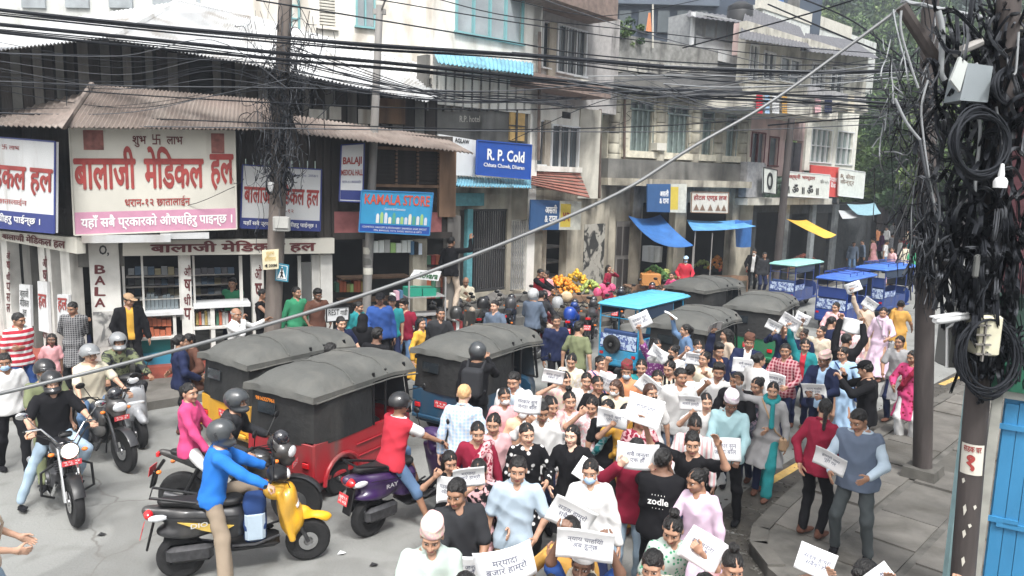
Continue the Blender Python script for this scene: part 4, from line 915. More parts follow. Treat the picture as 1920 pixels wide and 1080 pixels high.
# right sidewalk: base slab under flagstones
kl = [(1495, 1110), (1440, 1060), (1405, 1015), (1410, 985), (1450, 945), (1505, 897), (1580, 845), (1660, 795), (1740, 752), (1800, 722), (1850, 693), (1900, 665)]
KP = [at(x, y, SZ) for x, y in kl]; kd = (KP[9] - KP[4]).normalized(); kn = Vector((kd.y, -kd.x, 0))
far = KP[-1] + kd * 30; near = KP[0] - Vector((0, 3, 0)) + Vector((0.4, 0, 0))
poly = [near] + KP + [far]; out = [p + Vector((9, 0, 0)) for p in (far, near)]
mb = MB(); mb.slab([Vector((p.x, p.y, SZ - .02)) for p in (poly + out)][::-1], (0, 0, 1), .2); walk = tag(mb.build('pavement_right', mat('paving_bed', (.115, .11, .10), .9, var=.35, scale=4, bump=.4, bscale=15, dirt=.3), world=True), kind='structure')
# flagstones in rows along the street
def inpoly(p, P_):
    c = False; n = len(P_); j = n - 1
    for i in range(n):
        if (P_[i].y > p.y) != (P_[j].y > p.y) and p.x < (P_[j].x - P_[i].x) * (p.y - P_[i].y) / (P_[j].y - P_[i].y) + P_[i].x: c = not c
        j = i
    return c
PP = poly + out; o0 = KP[5]; rows = [(.22, 1.02), (1.07, 1.75), (1.80, 2.5), (2.55, 2.85), (2.9, 3.7), (3.75, 4.5)]
rr = random.Random(3)
for (a, b) in rows:
    s_ = -5.5 + rr.random() * .5
    while s_ < 14:
        L_ = rr.uniform(.75, 1.35) if b - a > .4 else rr.uniform(1.2, 2.2); g_ = .018
        c = [o0 + kd * (s_ + g_ + rr.uniform(0, .015)) + kn * (a + g_), o0 + kd * (s_ + L_ - g_) + kn * (a + g_ + rr.uniform(0, .012)), o0 + kd * (s_ + L_ - g_ + rr.uniform(-.02, .01)) + kn * (b - g_), o0 + kd * (s_ + g_) + kn * (b - g_)]
        s_ += L_; cc = sum(c, Vector()) / 4
        if not all(inpoly(q, PP) for q in c): continue
        if proj((cc.x, cc.y, 0))[0] > 2050 or cc.y > 22: continue
        dz = rr.uniform(-.010, .012); c = [Vector((q.x, q.y, SZ + dz + rr.uniform(-.005, .005))) for q in c]
        mb = MB(); mb.slab(c[::-1] if (c[1] - c[0]).cross(c[3] - c[0]).z < 0 else c, (0, 0, 1), .05); mb.build('flagstone', rr.choice(PAVE), walk, world=True)
# kerb stones
for i in range(1, len(KP) - 1):
    a, b = KP[i], KP[i + 1]; L_ = (b - a).length; n = max(1, round(L_ / .9)); n_ = Vector(((b - a).y, -(b - a).x, 0)).normalized()
    for k in range(n):
        p, q = a.lerp(b, (k + .015) / n), a.lerp(b, (k + .985) / n); mb = MB()
        mb.hexa([Vector((v.x, v.y, z)) for z in (-.02, SZ + rr.uniform(.0, .012)) for v in (p, p + n_ * .2, q + n_ * .2, q)][:8] if False else [Vector((v.x, v.y, z)) for z in (-.02, SZ + .006) for v in (p - n_ * .0, q, q + n_ * .19, p + n_ * .19)])
        mb.build('kerbstone', KERB, walk, world=True)
mb = MB()
for i in range(1, len(KP) - 1):
    a, b = KP[i], KP[i + 1]; n_ = Vector((-(b - a).y, (b - a).x, 0)).normalized(); w0 = .55 if i > 2 else .35
    mb.add([(a.x, a.y, .004), (b.x, b.y, .004), ((b + n_ * w0).x, (b + n_ * w0).y, .004), ((a + n_ * w0).x, (a + n_ * w0).y, .004)], [(0, 1, 2, 3)])
tag(mb.build('gutter', GUT, world=True), kind='structure')
def strip(name, pts, wdt, m, z=.008):
    mb = MB(); P_ = [at(x, y, 0) for x, y in pts]
    for i in range(len(P_) - 1):
        a, b = P_[i], P_[i + 1]; n_ = Vector((-(b - a).y, (b - a).x, 0)).normalized() * wdt / 2
        mb.add([((a - n_).x, (a - n_).y, z), ((b - n_).x, (b - n_).y, z), ((b + n_).x, (b + n_).y, z), ((a + n_).x, (a + n_).y, z)], [(0, 1, 2, 3)])
    return tag(mb.build(name, m, world=True), kind='structure')
strip('yellow_line', [(1430, 912), (1500, 871), (1540, 846)], .13, YEL); strip('yellow_line', [(1765, 722), (1800, 706)], .13, YEL)
# ---------- facades
FA = Fac(at(178, 712, SZ), at(625, 676, SZ)); FL = Fac(at(-10, 650, SZ), at(150, 712, SZ)); FC = Fac(at(850, 622, SZ), at(1018, 596, SZ)); FD = Fac(at(1018, 590, SZ), at(1137, 566, SZ))
FE = Fac(at(1137, 562, SZ), at(1405, 538, SZ)); FF = Fac(at(1405, 536, SZ), at(1640, 500, SZ))
c0 = FA.W(0, 0)
# left pavement strip in front of the shops
lp = [at(-60, 770, SZ), at(100, 775, SZ), at(200, 768, SZ), at(290, 752, SZ), at(420, 732, SZ), at(700, 690, SZ), at(900, 650, SZ), at(1050, 615, SZ), at(1250, 585, SZ), at(1420, 556, SZ), at(1640, 515, SZ)]
bk = [FF.W(FF.L, 0), FE.W(FE.L, 0), FE.W(0, 0), FD.W(0, 0), FC.W(0, 0), FA.W(FA.L, 0), FA.W(0, 0), FL.W(0, 0)]
mb = MB(); pts = [Vector((p.x, p.y, SZ)) for p in lp] + [Vector((p.x, p.y + .6, SZ)) for p in bk]; mb.slab(pts, (0, 0, 1), .2)
tag(mb.build('pavement_left', PAVE[0], world=True), kind='structure')
# ---------- wall materials
WHT = mat('limewash_white', (.78, .76, .71), .9, var=.10, scale=2, bump=.2, bscale=20, dirt=.5, dirtc=(.40, .35, .29)); DIRT = mat('stained_plaster', (.42, .385, .31), .9, var=.3, scale=1.5, bump=.35, bscale=14, dirt=.85, dirtc=(.065, .055, .045))
STN = mat('cream_block', (.52, .49, .40), .9, var=.2, scale=2.5, bump=.3, bscale=16, dirt=.9, dirtc=(.06, .052, .042)); GRYW = mat('grey_cement', (.15, .147, .138), .9, var=.35, scale=1.4, bump=.35, bscale=14, dirt=.55, dirtc=(.04, .04, .036))
PINK = mat('pink_plaster', (.55, .41, .39), .9, var=.15, scale=2, bump=.2, bscale=20, dirt=.5, dirtc=(.15, .12, .12)); CRM = mat('cream_plaster', (.52, .50, .44), .9, var=.2, scale=2, bump=.2, bscale=20, dirt=.6, dirtc=(.13, .12, .10))
WOOD = mat('dark_weathered_wood', (.040, .034, .031), .85, var=.4, scale=4, stretch=(1, 1, .12), bump=.4, bscale=25); WOODG = mat('grey_weathered_wood', (.17, .16, .15), .88, var=.4, scale=4, stretch=(1, 1, .12), bump=.4, bscale=25)
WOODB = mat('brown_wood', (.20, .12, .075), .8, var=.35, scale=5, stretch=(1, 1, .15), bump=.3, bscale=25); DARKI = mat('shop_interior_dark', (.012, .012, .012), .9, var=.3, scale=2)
RUST = mat('rusted_tin', (.175, .140, .122), .8, var=.35, scale=1.6, bump=.2, bscale=30, dirt=.7, dirtc=(.26, .225, .20)); TIN = mat('bright_tin', (.60, .61, .62), .5, var=.2, scale=1.5, metal=.2, dirt=.45, dirtc=(.33, .30, .27))
BTIN = mat('blue_tin', (.16, .36, .46), .55, var=.2, scale=3, metal=.1, dirt=.3); GRILL = plain('grille_steel', (.05, .05, .052), .5); TEALF = mat('teal_paint', (.12, .34, .38), .6, var=.2, scale=8); TEALP = plain('teal_pale', (.20, .40, .42), .6)
PANE = mat('window_pane', (.06, .075, .085), .08, var=.25, scale=1.2, coat=.6); PANEL = mat('curtained_pane', (.33, .36, .38), .25, var=.25, scale=1.5); PANEG = mat('green_pane', (.16, .20, .19), .2, var=.3, scale=1.2, coat=.4)
SIGNW = mat('sign_white', (.64, .65, .66), .55, var=.08, scale=1.2, dirt=.25, dirtc=(.38, .36, .33)); SIGNC = mat('sign_cream', (.58, .56, .50), .6, var=.1, scale=1.2, dirt=.32, dirtc=(.34, .31, .27)); SRED = mat('sign_red_print', (.31, .045, .04), .7, var=.2, scale=5); SNAV = plain('sign_navy', (.03, .045, .20), .5); SPNK = mat('sign_pink_strip', (.52, .25, .36), .6, var=.06)
MRN = plain('maroon_paint', (.11, .02, .022), .7); TILE = mat('red_roof_tile', (.26, .105, .08), .85, var=.25, scale=3, dirt=.3); TXW = plain('print_white', (.80, .80, .80), .6); BLU = plain('sign_blue', (.015, .07, .33), .5)
def bld(name, label, F): 
    b = F.W(F.L / 2, 0); return thing(name, label, 'building', (b.x, b.y, 0))
def fb(root, name, m, F, lst, label=None, smooth=False):
    for q in lst: mb = MB(); F.box(mb, *q); o = mb.build(name, m, root, world=True)
    return o
def win(root, F, x0, y0, x1, y1, cols, rows=1, fm=None, pm=None, d=0.0, fw=.05, bars=0, dep=.12):
    u0, z0, u1, z1 = F.rect(x0, y0, x1, y1, d); fm = fm or GRILL; pm = pm or PANE; mb = MB()
    mb.fbox(F, u0 - fw, z1, u1 + fw, z1 + fw, d - dep, d + .05); mb.fbox(F, u0 - fw - .03, z0 - fw, u1 + fw + .03, z0, d - dep, d + .09); mb.fbox(F, u0 - fw, z0, u0, z1, d - dep, d + .05); mb.fbox(F, u1, z0, u1 + fw, z1, d - dep, d + .05)
    for c in range(1, cols): u = u0 + (u1 - u0) * c / cols; mb.fbox(F, u - fw * .4, z0, u + fw * .4, z1, d - dep * .8, d + .03)
    for r_ in range(1, rows): z = z0 + (z1 - z0) * r_ / rows; mb.fbox(F, u0, z - fw * .35, u1, z + fw * .35, d - dep * .8, d + .026)
    o = mb.build('window', fm, root, world=True)
    if bars:
        mb = MB(); n = int((u1 - u0) / .13)
        for k in range(1, n): u = u0 + (u1 - u0) * k / n; mb.fbox(F, u - .008, z0, u + .008, z1, d + .034, d + .048)
        b = mb.build('grille', GRILL, root, world=True)
    for c in range(cols):
        a, b = u0 + (u1 - u0) * c / cols, u0 + (u1 - u0) * (c + 1) / cols; mb = MB(); mb.fbox(F, a, z0, b, z1, d - dep * .6, d - dep * .6 + .012 + .003 * (c % 2)); mb2 = MB(); iv = root.matrix_basis.inverted(); mb2.v = [tuple(iv @ Vector(v)) for v in mb.v]; mb2.f, mb2.m = mb.f, mb.m
        mb2.build('pane', pm, o)
    return o
def wall(root, F, m, x0, y0, x1, y1, d0, d1, holes=(), name='wall'):
    """wall slab with rectangular openings (pixel rectangles)"""
    u0, z0, u1, z1 = F.rect(x0, y0, x1, y1, d1); H = [F.rect(*h, d1) for h in holes]; us = sorted(set([u0, u1] + [v for h in H for v in (h[0], h[2]) if u0 < v < u1])); zs = sorted(set([z0, z1] + [v for h in H for v in (h[1], h[3]) if z0 < v < z1])); mb = MB()
    for i in range(len(us) - 1):
        run = None
        for j in range(len(zs) - 1):
            um, zm = (us[i] + us[i + 1]) / 2, (zs[j] + zs[j + 1]) / 2; inside = any(h[0] < um < h[2] and h[1] < zm < h[3] for h in H)
            if not inside and run is None: run = zs[j]
            if inside and run is not None: mb.fbox(F, us[i], run, us[i + 1], zs[j], d0, d1); run = None
        if run is not None: mb.fbox(F, us[i], run, us[i + 1], zs[-1], d0, d1)
    return mb.build(name, m, root, world=True)
def quad(F, pts, d): return [F.P(x, y, d) for x, y in pts]
def sign(label, F, pts, d, m, texts=(), bands=(), border=None, name='shop_sign', th=.05, cat='sign', group=None):
    """pts tl,tr,br,bl pixels; texts (string, material, u0, v0, u1, v1, bold) with v up; bands (material,u0,v0,u1,v1)"""
    q = quad(F, pts, d); c = (q[2] + q[3]) / 2; t = thing(name, label, cat, (c.x, c.y, c.z), 0, group); n = (q[1] - q[0]).cross(q[3] - q[0]).normalized(); n = n if n.dot(CAM - q[0]) > 0 else -n
    o = MB().slab([q[3], q[2], q[1], q[0]], n, th).build('board', m, t, world=True)
    for i, (bm, u0, v0, u1, v1) in enumerate(bands): MB().slab([bil(q, u, v) + n * (.004 + .002 * (i % 3)) for u, v in ((u0, v0), (u1, v0), (u1, v1), (u0, v1))], n, .003).build('printed_band', bm, t, world=True)
    if border:
        mb = MB(); w_ = .018
        for a, b in ((0, 1), (1, 2), (2, 3), (3, 0)): mb.tube([q[a] + n * .005, q[b] + n * .005], w_, 4)
        mb.build('frame', border, t, world=True)
    for s, tm, u0, v0, u1, v1, bo in texts: put_text('lettering', s, lambda u, v: bil(q, u0 + (u1 - u0) * u, v0 + (v1 - v0) * v) + n * .011, tm, t, bo)
    return t, q, n
def tin(root, name, m, F, lo, hi, dl, dh, waves, amp=.02, rag=0, world=None):
    """sloping corrugated sheet: lo = two lower corner pixels at offset dl, hi = two upper at offset dh"""
    p = [F.P(*lo[0], dl), F.P(*lo[1], dl), F.P(*hi[1], dh), F.P(*hi[0], dh)]; mb = MB(); mb.sheet(p[0], p[1], p[2], p[3], waves, amp, 3, rag=rag); k = len(mb.v); f0 = list(mb.f)
    mb.v += [(v[0], v[1], v[2] - .012) for v in mb.v[:k]]; mb.f += [tuple(i + k for i in f[::-1]) for f in f0]; mb.m = [0] * len(mb.f); return mb.build(name, m, root, world=True, smooth=60)
# ================================================================== pharmacy building (corner)
B1 = bld('pharmacy_building', 'low two storey corner shop house with rusty tin awning roof and dark timber upper floor', FA)
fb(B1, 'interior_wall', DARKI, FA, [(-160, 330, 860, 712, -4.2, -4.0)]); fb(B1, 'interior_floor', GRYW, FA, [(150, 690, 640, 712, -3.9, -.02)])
wall(B1, FA, WOOD, 140, 235, 640, 448, -.14, -.02, [(452, 300, 606, 440)], 'upper_timber_wall')
for k in range(34):
    x = 146 + k * 14.4; fb(B1, 'wall_plank', WOOD, FA, [(x, 238, x + 12.5, 446, -.02, .005 + .008 * (k % 3))]) if x < 628 else None
PIL = mat('white_pillar_paint', (.60, .59, .56), .8, var=.15, scale=3, dirt=.40, dirtc=(.16, .15, .13))
mb = MB(); FA.box(mb, 172, 455, 228, 708, -.25, .06); p1 = mb.build('pillar', PIL, B1, world=True); p1['label'] = 'wide white pillar with vertical maroon letters'
for x0, x1, y1 in ((341, 361, 704), (474, 496, 696), (602, 624, 690)): fb(B1, 'pillar', PIL, FA, [(x0, 478, x1, y1, -.18, .05)])
def vtext(root, F, txt, m, x, y0, y1, w, d, bo=.02):
    n = len(txt)
    for i, ch in enumerate(txt):
        ya = y0 + (y1 - y0) * i / n; yb = ya + (y1 - y0) / n * .78; put_text('lettering', ch, lambda u, v: F.P(x + w * u, yb + (ya - yb) * v, d), m, root, bo)
vtext(B1, FA, 'BALA', MRN, 178, 497, 580, 19, .065, .03); fb(B1, 'scraped_patch', mat('scraped_paint', (.50, .49, .47), .9, c2=(.16, .16, .16), pat='print', pscale=3, var=.2), FA, [(176, 584, 226, 650, .06, .066)]); vtext(B1, FA, ['औ', 'ष', 'धी', 'प'], MRN, 345, 497, 605, 13, .055, .02); vtext(B1, FA, ['औ', 'ष', 'धी'], MRN, 478, 497, 600, 13, .055, .02)
put_text('lettering', 'O,', lambda u, v: FA.P(186 + 18 * u, 480 - 20 * v, .065), BLK, B1, .03)
t, q, n = sign('long grey fascia board with wide maroon lettering over the shop counter', FA, [(230, 451), (627, 447), (627, 475), (230, 480)], .22, SIGNC, [('बालाजी मेिडकल हल', MRN, .12, .10, .90, .92, .035)], name='fascia_sign', th=.2)
t['label'] = 'long grey fascia board with wide maroon lettering over the shop counter'
fb(B1, 'awning_strip', TIN, FA, [(153, 441, 320, 455, .10, .62), (300, 436, 392, 448, .1, .55)]); fb(B1, 'roller_box', GRYW, FA, [(145, 445, 232, 500, -.2, -.03)])
# window posts and counters
fb(B1, 'window_frame', PIL, FA, [(266, 480, 270, 590, -.12, -.06), (231, 480, 236, 640, -.12, -.06), (450, 480, 456, 640, -.12, -.06), (336, 480, 341, 600, -.12, -.05), (362, 480, 366, 575, -.12, -.05), (560, 480, 566, 690, -.12, -.06), (586, 478, 602, 690, -.12, -.02)])
fb(B1, 'shop_door', SIGNW, FA, [(567, 492, 584, 660, -.9, -.85)])
for lst, lab in (([(262, 586, 344, 592, -.5, .12), (363, 570, 470, 577, -.5, .12)], None),): fb(B1, 'counter_top', SIGNW, FA, lst)
TEALC = plain('teal_shelf', (.02, .20, .19), .5); fb(B1, 'counter', PIL, FA, [(326, 592, 332, 690, -.4, .08), (262, 592, 265, 690, -.4, .08), (262, 633, 330, 637, -.4, .09), (363, 577, 366, 690, -.4, .08), (396, 577, 404, 690, -.4, .08), (363, 612, 470, 616, -.4, .09)])
fb(B1, 'counter_back', TEALC, FA, [(265, 637, 326, 664, -.4, -.1)]); fb(B1, 'counter_base', plain('blue_base', (.03, .22, .34), .6), FA, [(262, 664, 332, 690, -.4, .06)]); fb(B1, 'plinth', mat('red_oxide', (.26, .06, .04), .8, var=.25), FA, [(255, 688, 345, 712, -.4, .28), (363, 686, 470, 706, -.4, .2)])
BOXC = [plain('carton_%d' % i, c, .6) for i, c in enumerate([(.42, .12, .06), (.38, .36, .33), (.32, .24, .08), (.06, .14, .24), (.24, .03, .03), (.07, .18, .12), (.42, .42, .41), (.15, .145, .13)])]
def goods(label, F, x0, y0, x1, y1, n, d0, d1, name='carton', cs=None, rows=1, group='cartons and packets on the shop shelves', cat='box'):
    r_ = random.Random(int(x0 * 7 + y0)); W_ = (x1 - x0) / n; H_ = (y1 - y0) / rows
    for j in range(rows):
        for i in range(n):
            h_ = r_.uniform(.65, .98); mb = MB(); F.box(mb, x0 + i * W_ + .3, y1 - j * H_ - H_ * h_, x0 + (i + .92) * W_, y1 - j * H_ - .3, d0, d1 + r_.uniform(-.03, 0)); tag(mb.build(name, (r_.choice(cs) if cs else r_.choice(BOXC)), world=True), label, cat, group)
goods('orange carton in the glass counter left of the lettered pillar', FA, 267, 594, 322, 612, 6, -.3, .0, cs=BOXC[:1]); goods('orange carton in the glass counter left of the lettered pillar', FA, 267, 613, 322, 632, 5, -.3, .0, cs=BOXC[:1])
goods('small packet in the counter right of the lettered pillar', FA, 367, 580, 395, 610, 5, -.3, .0, cs=[BOXC[0], BOXC[6], BOXC[2], BOXC[4]]); goods('small packet in the counter right of the lettered pillar', FA, 405, 580, 440, 610, 6, -.3, .0)
for k in range(5):
    y = 500 + k * 19; fb(B1, 'shelf', WOODG, FA, [(236, y + 17, 440, y + 18.5, -3.8, -3.4)])
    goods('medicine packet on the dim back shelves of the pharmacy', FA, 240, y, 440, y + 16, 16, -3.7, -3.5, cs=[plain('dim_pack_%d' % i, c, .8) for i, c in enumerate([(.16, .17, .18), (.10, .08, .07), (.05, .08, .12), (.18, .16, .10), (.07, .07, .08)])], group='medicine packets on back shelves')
fb(B1, 'glass_jar_shelf', PIL, FA, [(262, 560, 340, 562, -.5, -.2)]); goods('clear jar on the counter of the pharmacy', FA, 268, 548, 335, 586, 9, -.4, -.2, name='jar', cs=[plain('jar_glass', (.22, .26, .28), .1, coat=.6)], group='jars on the counter', cat='jar')
# corner side facade (faces left)
wall(B1, FL, WOOD, -160, 236, 148, 432, -.14, -.02, (), 'upper_timber_wall'); fb(B1, 'interior_wall', DARKI, FL, [(-200, 300, 145, 720, -1.9, -1.8)])
for i, (x0, x1) in enumerate(((-6, 4), (10, 21), (49, 63), (78, 90), (94, 101), (119, 136))): fb(B1, 'pillar', PIL if i != 2 else GRYW, FL, [(x0, 447 + x0 * .18, x1, 700, -.18, .04)])
vtext(B1, FL, ['औ', 'ष', 'धी', 'प', 'स', 'ल'], MRN, 12, 470, 590, 7, .045, .02); vtext(B1, FL, ['औ', 'ष', 'धी', 'प', 'स', 'ल'], MRN, 80, 480, 640, 8, .045, .02)
sign('narrow board with torn lettering low on the corner shop side', FL, [(36, 533), (56, 535), (58, 612), (37, 608)], .10, SIGNW, [('बालाजी\nमेिडकल\nहल', BLK, .1, .2, .9, .92, .01)])
sign('narrow white board with red lettering between the side pillars', FL, [(70, 527), (88, 529), (92, 625), (73, 620)], .10, SIGNW, [('हल', SRED, .1, .45, .9, .75, .02)])
sign('white board with red script nearest the corner doorway', FL, [(107, 552), (128, 553), (129, 620), (108, 618)], .10, SIGNW, [('हल', SRED, .1, .5, .9, .9, .02)])
sign('tapering fascia board with maroon lettering on the side of the corner shop', FL, [(-70, 426), (143, 446), (144, 476), (-70, 437)], .18, SIGNC, [('बालाजी मेिडकल हल', MRN, .40, .12, .92, .88, .03)], name='fascia_sign', th=.15)
fb(B1, 'side_step', mat('red_oxide', (.26, .06, .04)), FL, [(-60, 660, 140, 700, -.3, .35)]); fb(B1, 'side_counter', TEALC, FL, [(20, 610, 118, 665, -.5, -.1)])
goods('bottle or packet on the side shelf behind the white boards', FL, 22, 560, 118, 608, 10, -1.6, -1.4, cs=[BOXC[3], BOXC[6], BOXC[7], BOXC[5]]); goods('bottle or packet on the side shelf behind the white boards', FL, 22, 500, 118, 545, 12, -1.6, -1.4, cs=[BOXC[3], BOXC[6], BOXC[7], BOXC[7]])
# big signs
CR = SIGNC
t, q, n = sign('large cream pharmacy billboard with big red lettering and a pink bottom strip', FA, [(130, 240), (440, 246), (444, 429), (140, 441)], .55, CR,
    [('बालाजी', SRED, .015, .43, .37, .83, .035), ('मेिडकल', SRED, .425, .43, .79, .83, .035), ('हल', SRED, .835, .41, .985, .76, .035), ('शुभ  卐  लाभ', MRN, .36, .83, .665, .955, .015), ('धरान-१२ छातालाईन', SRED, .30, .25, .70, .355, .012), ('यहाँ सबै प्रकारको औषधिहरु पाइन्छ ।', TXW, .04, .035, .97, .185, .022)],
    [(SPNK, 0, 0, 1, .215), (plain('faded_red_square', (.26, .10, .085), .8, var=.4, scale=9), .075, .80, .19, .985), (plain('faded_red_square', (.26, .10, .085)), .845, .775, .93, .975)], name='billboard', border=SIGNC)
sign('white pharmacy board with red lettering and navy bottom strip cut by the left picture edge', FL, [(-115, 248), (104, 266), (103, 437), (-115, 416)], .50, SIGNW,
    [('बालाजी मेिडकल हल', SRED, .02, .40, .985, .80, .03), ('शुभ 卐 लाभ', SRED, .52, .86, .74, .93, .01), ('धरान-१२ छातालाईन', SRED, .35, .27, .80, .35, .006), ('यहाँ सबै प्रकारको औषधीहरु पाईन्छ ।', TXW, .03, .05, .9, .17, .018)], [(SNAV, 0, 0, 1, .20)], border=SNAV, name='billboard')
sign('white pharmacy board with red letters and navy strip behind the tangled concrete pole', FA, [(455, 309), (603, 318), (600, 433), (451, 427)], .30, SIGNW,
    [('बालाजी मेिडकल हल', SRED, .03, .36, .97, .76, .03), ('धरान-१२', SRED, .40, .27, .65, .33, .005), ('यहाँ सबै प्रकारको औषधीहरु पाईन्छ ।', TXW, .03, .03, .95, .13, .015), ('Regd. No. 2058/1', SNAV, .62, .86, .95, .91, .0)], [(SNAV, 0, 0, 1, .165)], border=SNAV, name='billboard')
sign('upright white board reading Balaji Medical Hall between two poles', FA, [(640, 272), (683, 269), (680, 379), (636, 377)], .40, SIGNW,
    [('BALAJI', SRED, .10, .62, .90, .78, .03), ('MEDICAL HALL', SRED, .04, .46, .96, .56, .02), ('धरान-१२ छातालाईन', SNAV, .1, .32, .9, .38, .005)], [(SNAV, .04, .03, .96, .20)], border=SNAV)
t, q, n = sign('blue store sign with orange lettering and printed soap bottles', FA, [(678, 357), (812, 362), (805, 441), (673, 434)], .55, plain('sign_sky', (.035, .30, .55), .5),
    [('KAMALA STORE', plain('sign_orange', (.62, .10, .05), .5), .05, .68, .96, .92, .02), ('General & Cosmetics', TXW, .33, .55, .62, .61, .0), ('COSMETICS, GROCERY & STATIONERY, SHAMPOO, SOAP, BISCUIT', TXW, .04, .10, .95, .15, .0), ('PEN, BANGLES, TOYS, SHOES, WATCH & GIFTS', TXW, .2, .03, .88, .075, .0)], [(BLU, 0, 0, 1, .20)], border=plain('sign_sky_edge', (.03, .20, .45)))
pk = [plain('pack_%d' % i, c, .6) for i, c in enumerate([(.7, .72, .7), (.35, .55, .2), (.6, .65, .75), (.75, .7, .55), (.1, .35, .25)])]
for i in range(13):
    u0 = .22 + i * .057; hh = .14 + .13 * rr.random(); MB().slab([bil(q, u, v) + n * (.008) for u, v in ((u0, .23), (u0 + .042, .23), (u0 + .042, .23 + hh * .8), (u0 + .03, .23 + hh), (u0 + .012, .23 + hh), (u0, .23 + hh * .8))], n, .003).build('printed_bottle', pk[i % 5], t, world=True)
# rust awning roofs and bright top roof
rf = tin(B1, 'awning_roof', RUST, FA, [(118, 238), (512, 243)], [(172, 158), (505, 187)], .95, -.55, 46, .018, .03)
tin(B1, 'awning_roof', RUST, FL, [(-170, 231), (118, 238)], [(-170, 178), (172, 160)], .8, -1.4, 34, .018, .02)
mb = MB(); mb.tube([FA.P(118, 238, .95), FA.P(172, 157, -.5)], .05, 6); mb.build('ridge_cap', RUST, B1, world=True)
fb(B1, 'upper_window', DARKI, FA, [(357, 138, 400, 182, -1.76, -1.70)])
for k in range(40):
    x = -20 + k * 21; yt = (92 - x * .12 if x < 210 else 74 + (x - 210) * .19) - 3; fb(B1, 'upper_wall', DARKI, FA, [(x - .2, yt, x + 20.8, 262, -1.95, -1.78)]); fb(B1, 'wall_plank', [WOODG, WOOD, WOODG, GRYW, WOODG, WOOD, DIRT][(k * 5 + k // 4) % 7], FA, [(x, yt + (k * 37 % 11) * .9, x + 14 + (k * 13 % 7), 235 if x < 500 else 262, -1.76, -1.735 + .01 * (k % 2))]) if not 350 < x < 398 else None
tin(B1, 'top_roof', TIN, FA, [(205, 72), (482, 122)], [(333, 2), (500, 36)], -.6, -3.6, 40, .02, .03); tin(B1, 'top_roof', TIN, FA, [(482, 122), (800, 190)], [(470, 28), (880, 152)], -.6, -3.4, 46, .02, .03)
tin(B1, 'top_roof', TIN, FA, [(-160, 112), (212, 68)], [(-120, 72), (335, 3)], -.6, -3.6, 50, .02, .03); mb = MB(); mb.tube([FA.P(335, 3, -3.6), FA.P(208, 70, -.6)], .07, 6); mb.tube([FA.P(333, 2, -3.6), FA.P(470, 33, -3.6), FA.P(880, 150, -3.4)], .06, 6); mb.build('ridge_cap', TIN, B1, world=True)
fb(B1, 'patched_board', WHT, FA, [(580, 205, 612, 222, -1.73, -1.70), (618, 200, 640, 224, -1.73, -1.69), (672, 205, 700, 232, -1.73, -1.70), (640, 232, 690, 240, -1.73, -1.7)]); fb(B1, 'boarded_window', WOODB, FA, [(705, 185, 760, 232, -1.73, -1.68)])
# store part (right half of the same row)
B2 = bld('timber_store_building', 'dark timber shop house with grille window above the blue store sign', Fac(FA.W(FA.L, 0), FA.W(FA.L * 1.5, 0)))
tin(B2, 'awning_roof', RUST, FA, [(560, 250), (888, 287)], [(545, 215), (832, 257)], .95, -.3, 40, .018, .03)
fb(B2, 'upper_wall', WOOD, FA, [(600, 250, 848, 445, -.16, -.02)]); win(B2, FA, 702, 282, 822, 346, 3, 1, WOODB, PANE, 0, .06)
mb = MB(); u0, z0, u1, z1 = FA.rect(702, 282, 822, 346, 0)
for k in range(9): z = z0 + (z1 - z0) * (k + .5) / 9; mb = MB(); mb.fbox(FA, u0, z - .012, u1, z + .012, .052, .07); mb.build('louvre', WOOD, B2, world=True)
fb(B2, 'corner_post', WOODB, FA, [(824, 282, 855, 407, -.2, .12)]); fb(B2, 'pink_panel', mat('pink_wall', (.36, .13, .13), .8, var=.2), FA, [(627, 397, 675, 438, -.02, .02), (806, 398, 828, 441, -.02, .02)])
fb(B2, 'lintel', WOOD, FA, [(625, 436, 848, 448, -.2, .06)]); fb(B2, 'wall', DIRT, FA, [(774, 448, 800, 660, -.25, .02)]); fb(B2, 'wall', WOODG, FA, [(838, 405, 862, 655, -.25, .02), (684, 448, 696, 676, -.2, -.02)])
for k in range(3): fb(B2, 'shelf', WOODB, FA, [(640, 520 + k * 42, 770, 523 + k * 42, -1.2, -.7)])
goods('bag or bottle stacked inside the dim store', FA, 630, 525, 690, 548, 9, -1.1, -.8, cs=[pk[1], BOXC[5], BOXC[2], BOXC[0]], group='goods stacked in the store doorway'); goods('bag or bottle stacked inside the dim store', FA, 800, 475, 835, 560, 4, -.5, -.3, rows=4, group='goods stacked in the store doorway')
goods('packet hanging in the store doorway', FA, 700, 447, 775, 474, 7, .0, .12, name='hanging_packet', cs=[pk[0], pk[1], BOXC[6], pk[0]], group='packets hanging below the blue store sign'); goods('dark printed packet hanging beside the store doorway', FA, 770, 447, 792, 478, 3, .0, .12, name='hanging_packet', cs=[BOXC[3], BLK, pk[2]], group='packets hanging below the blue store sign')
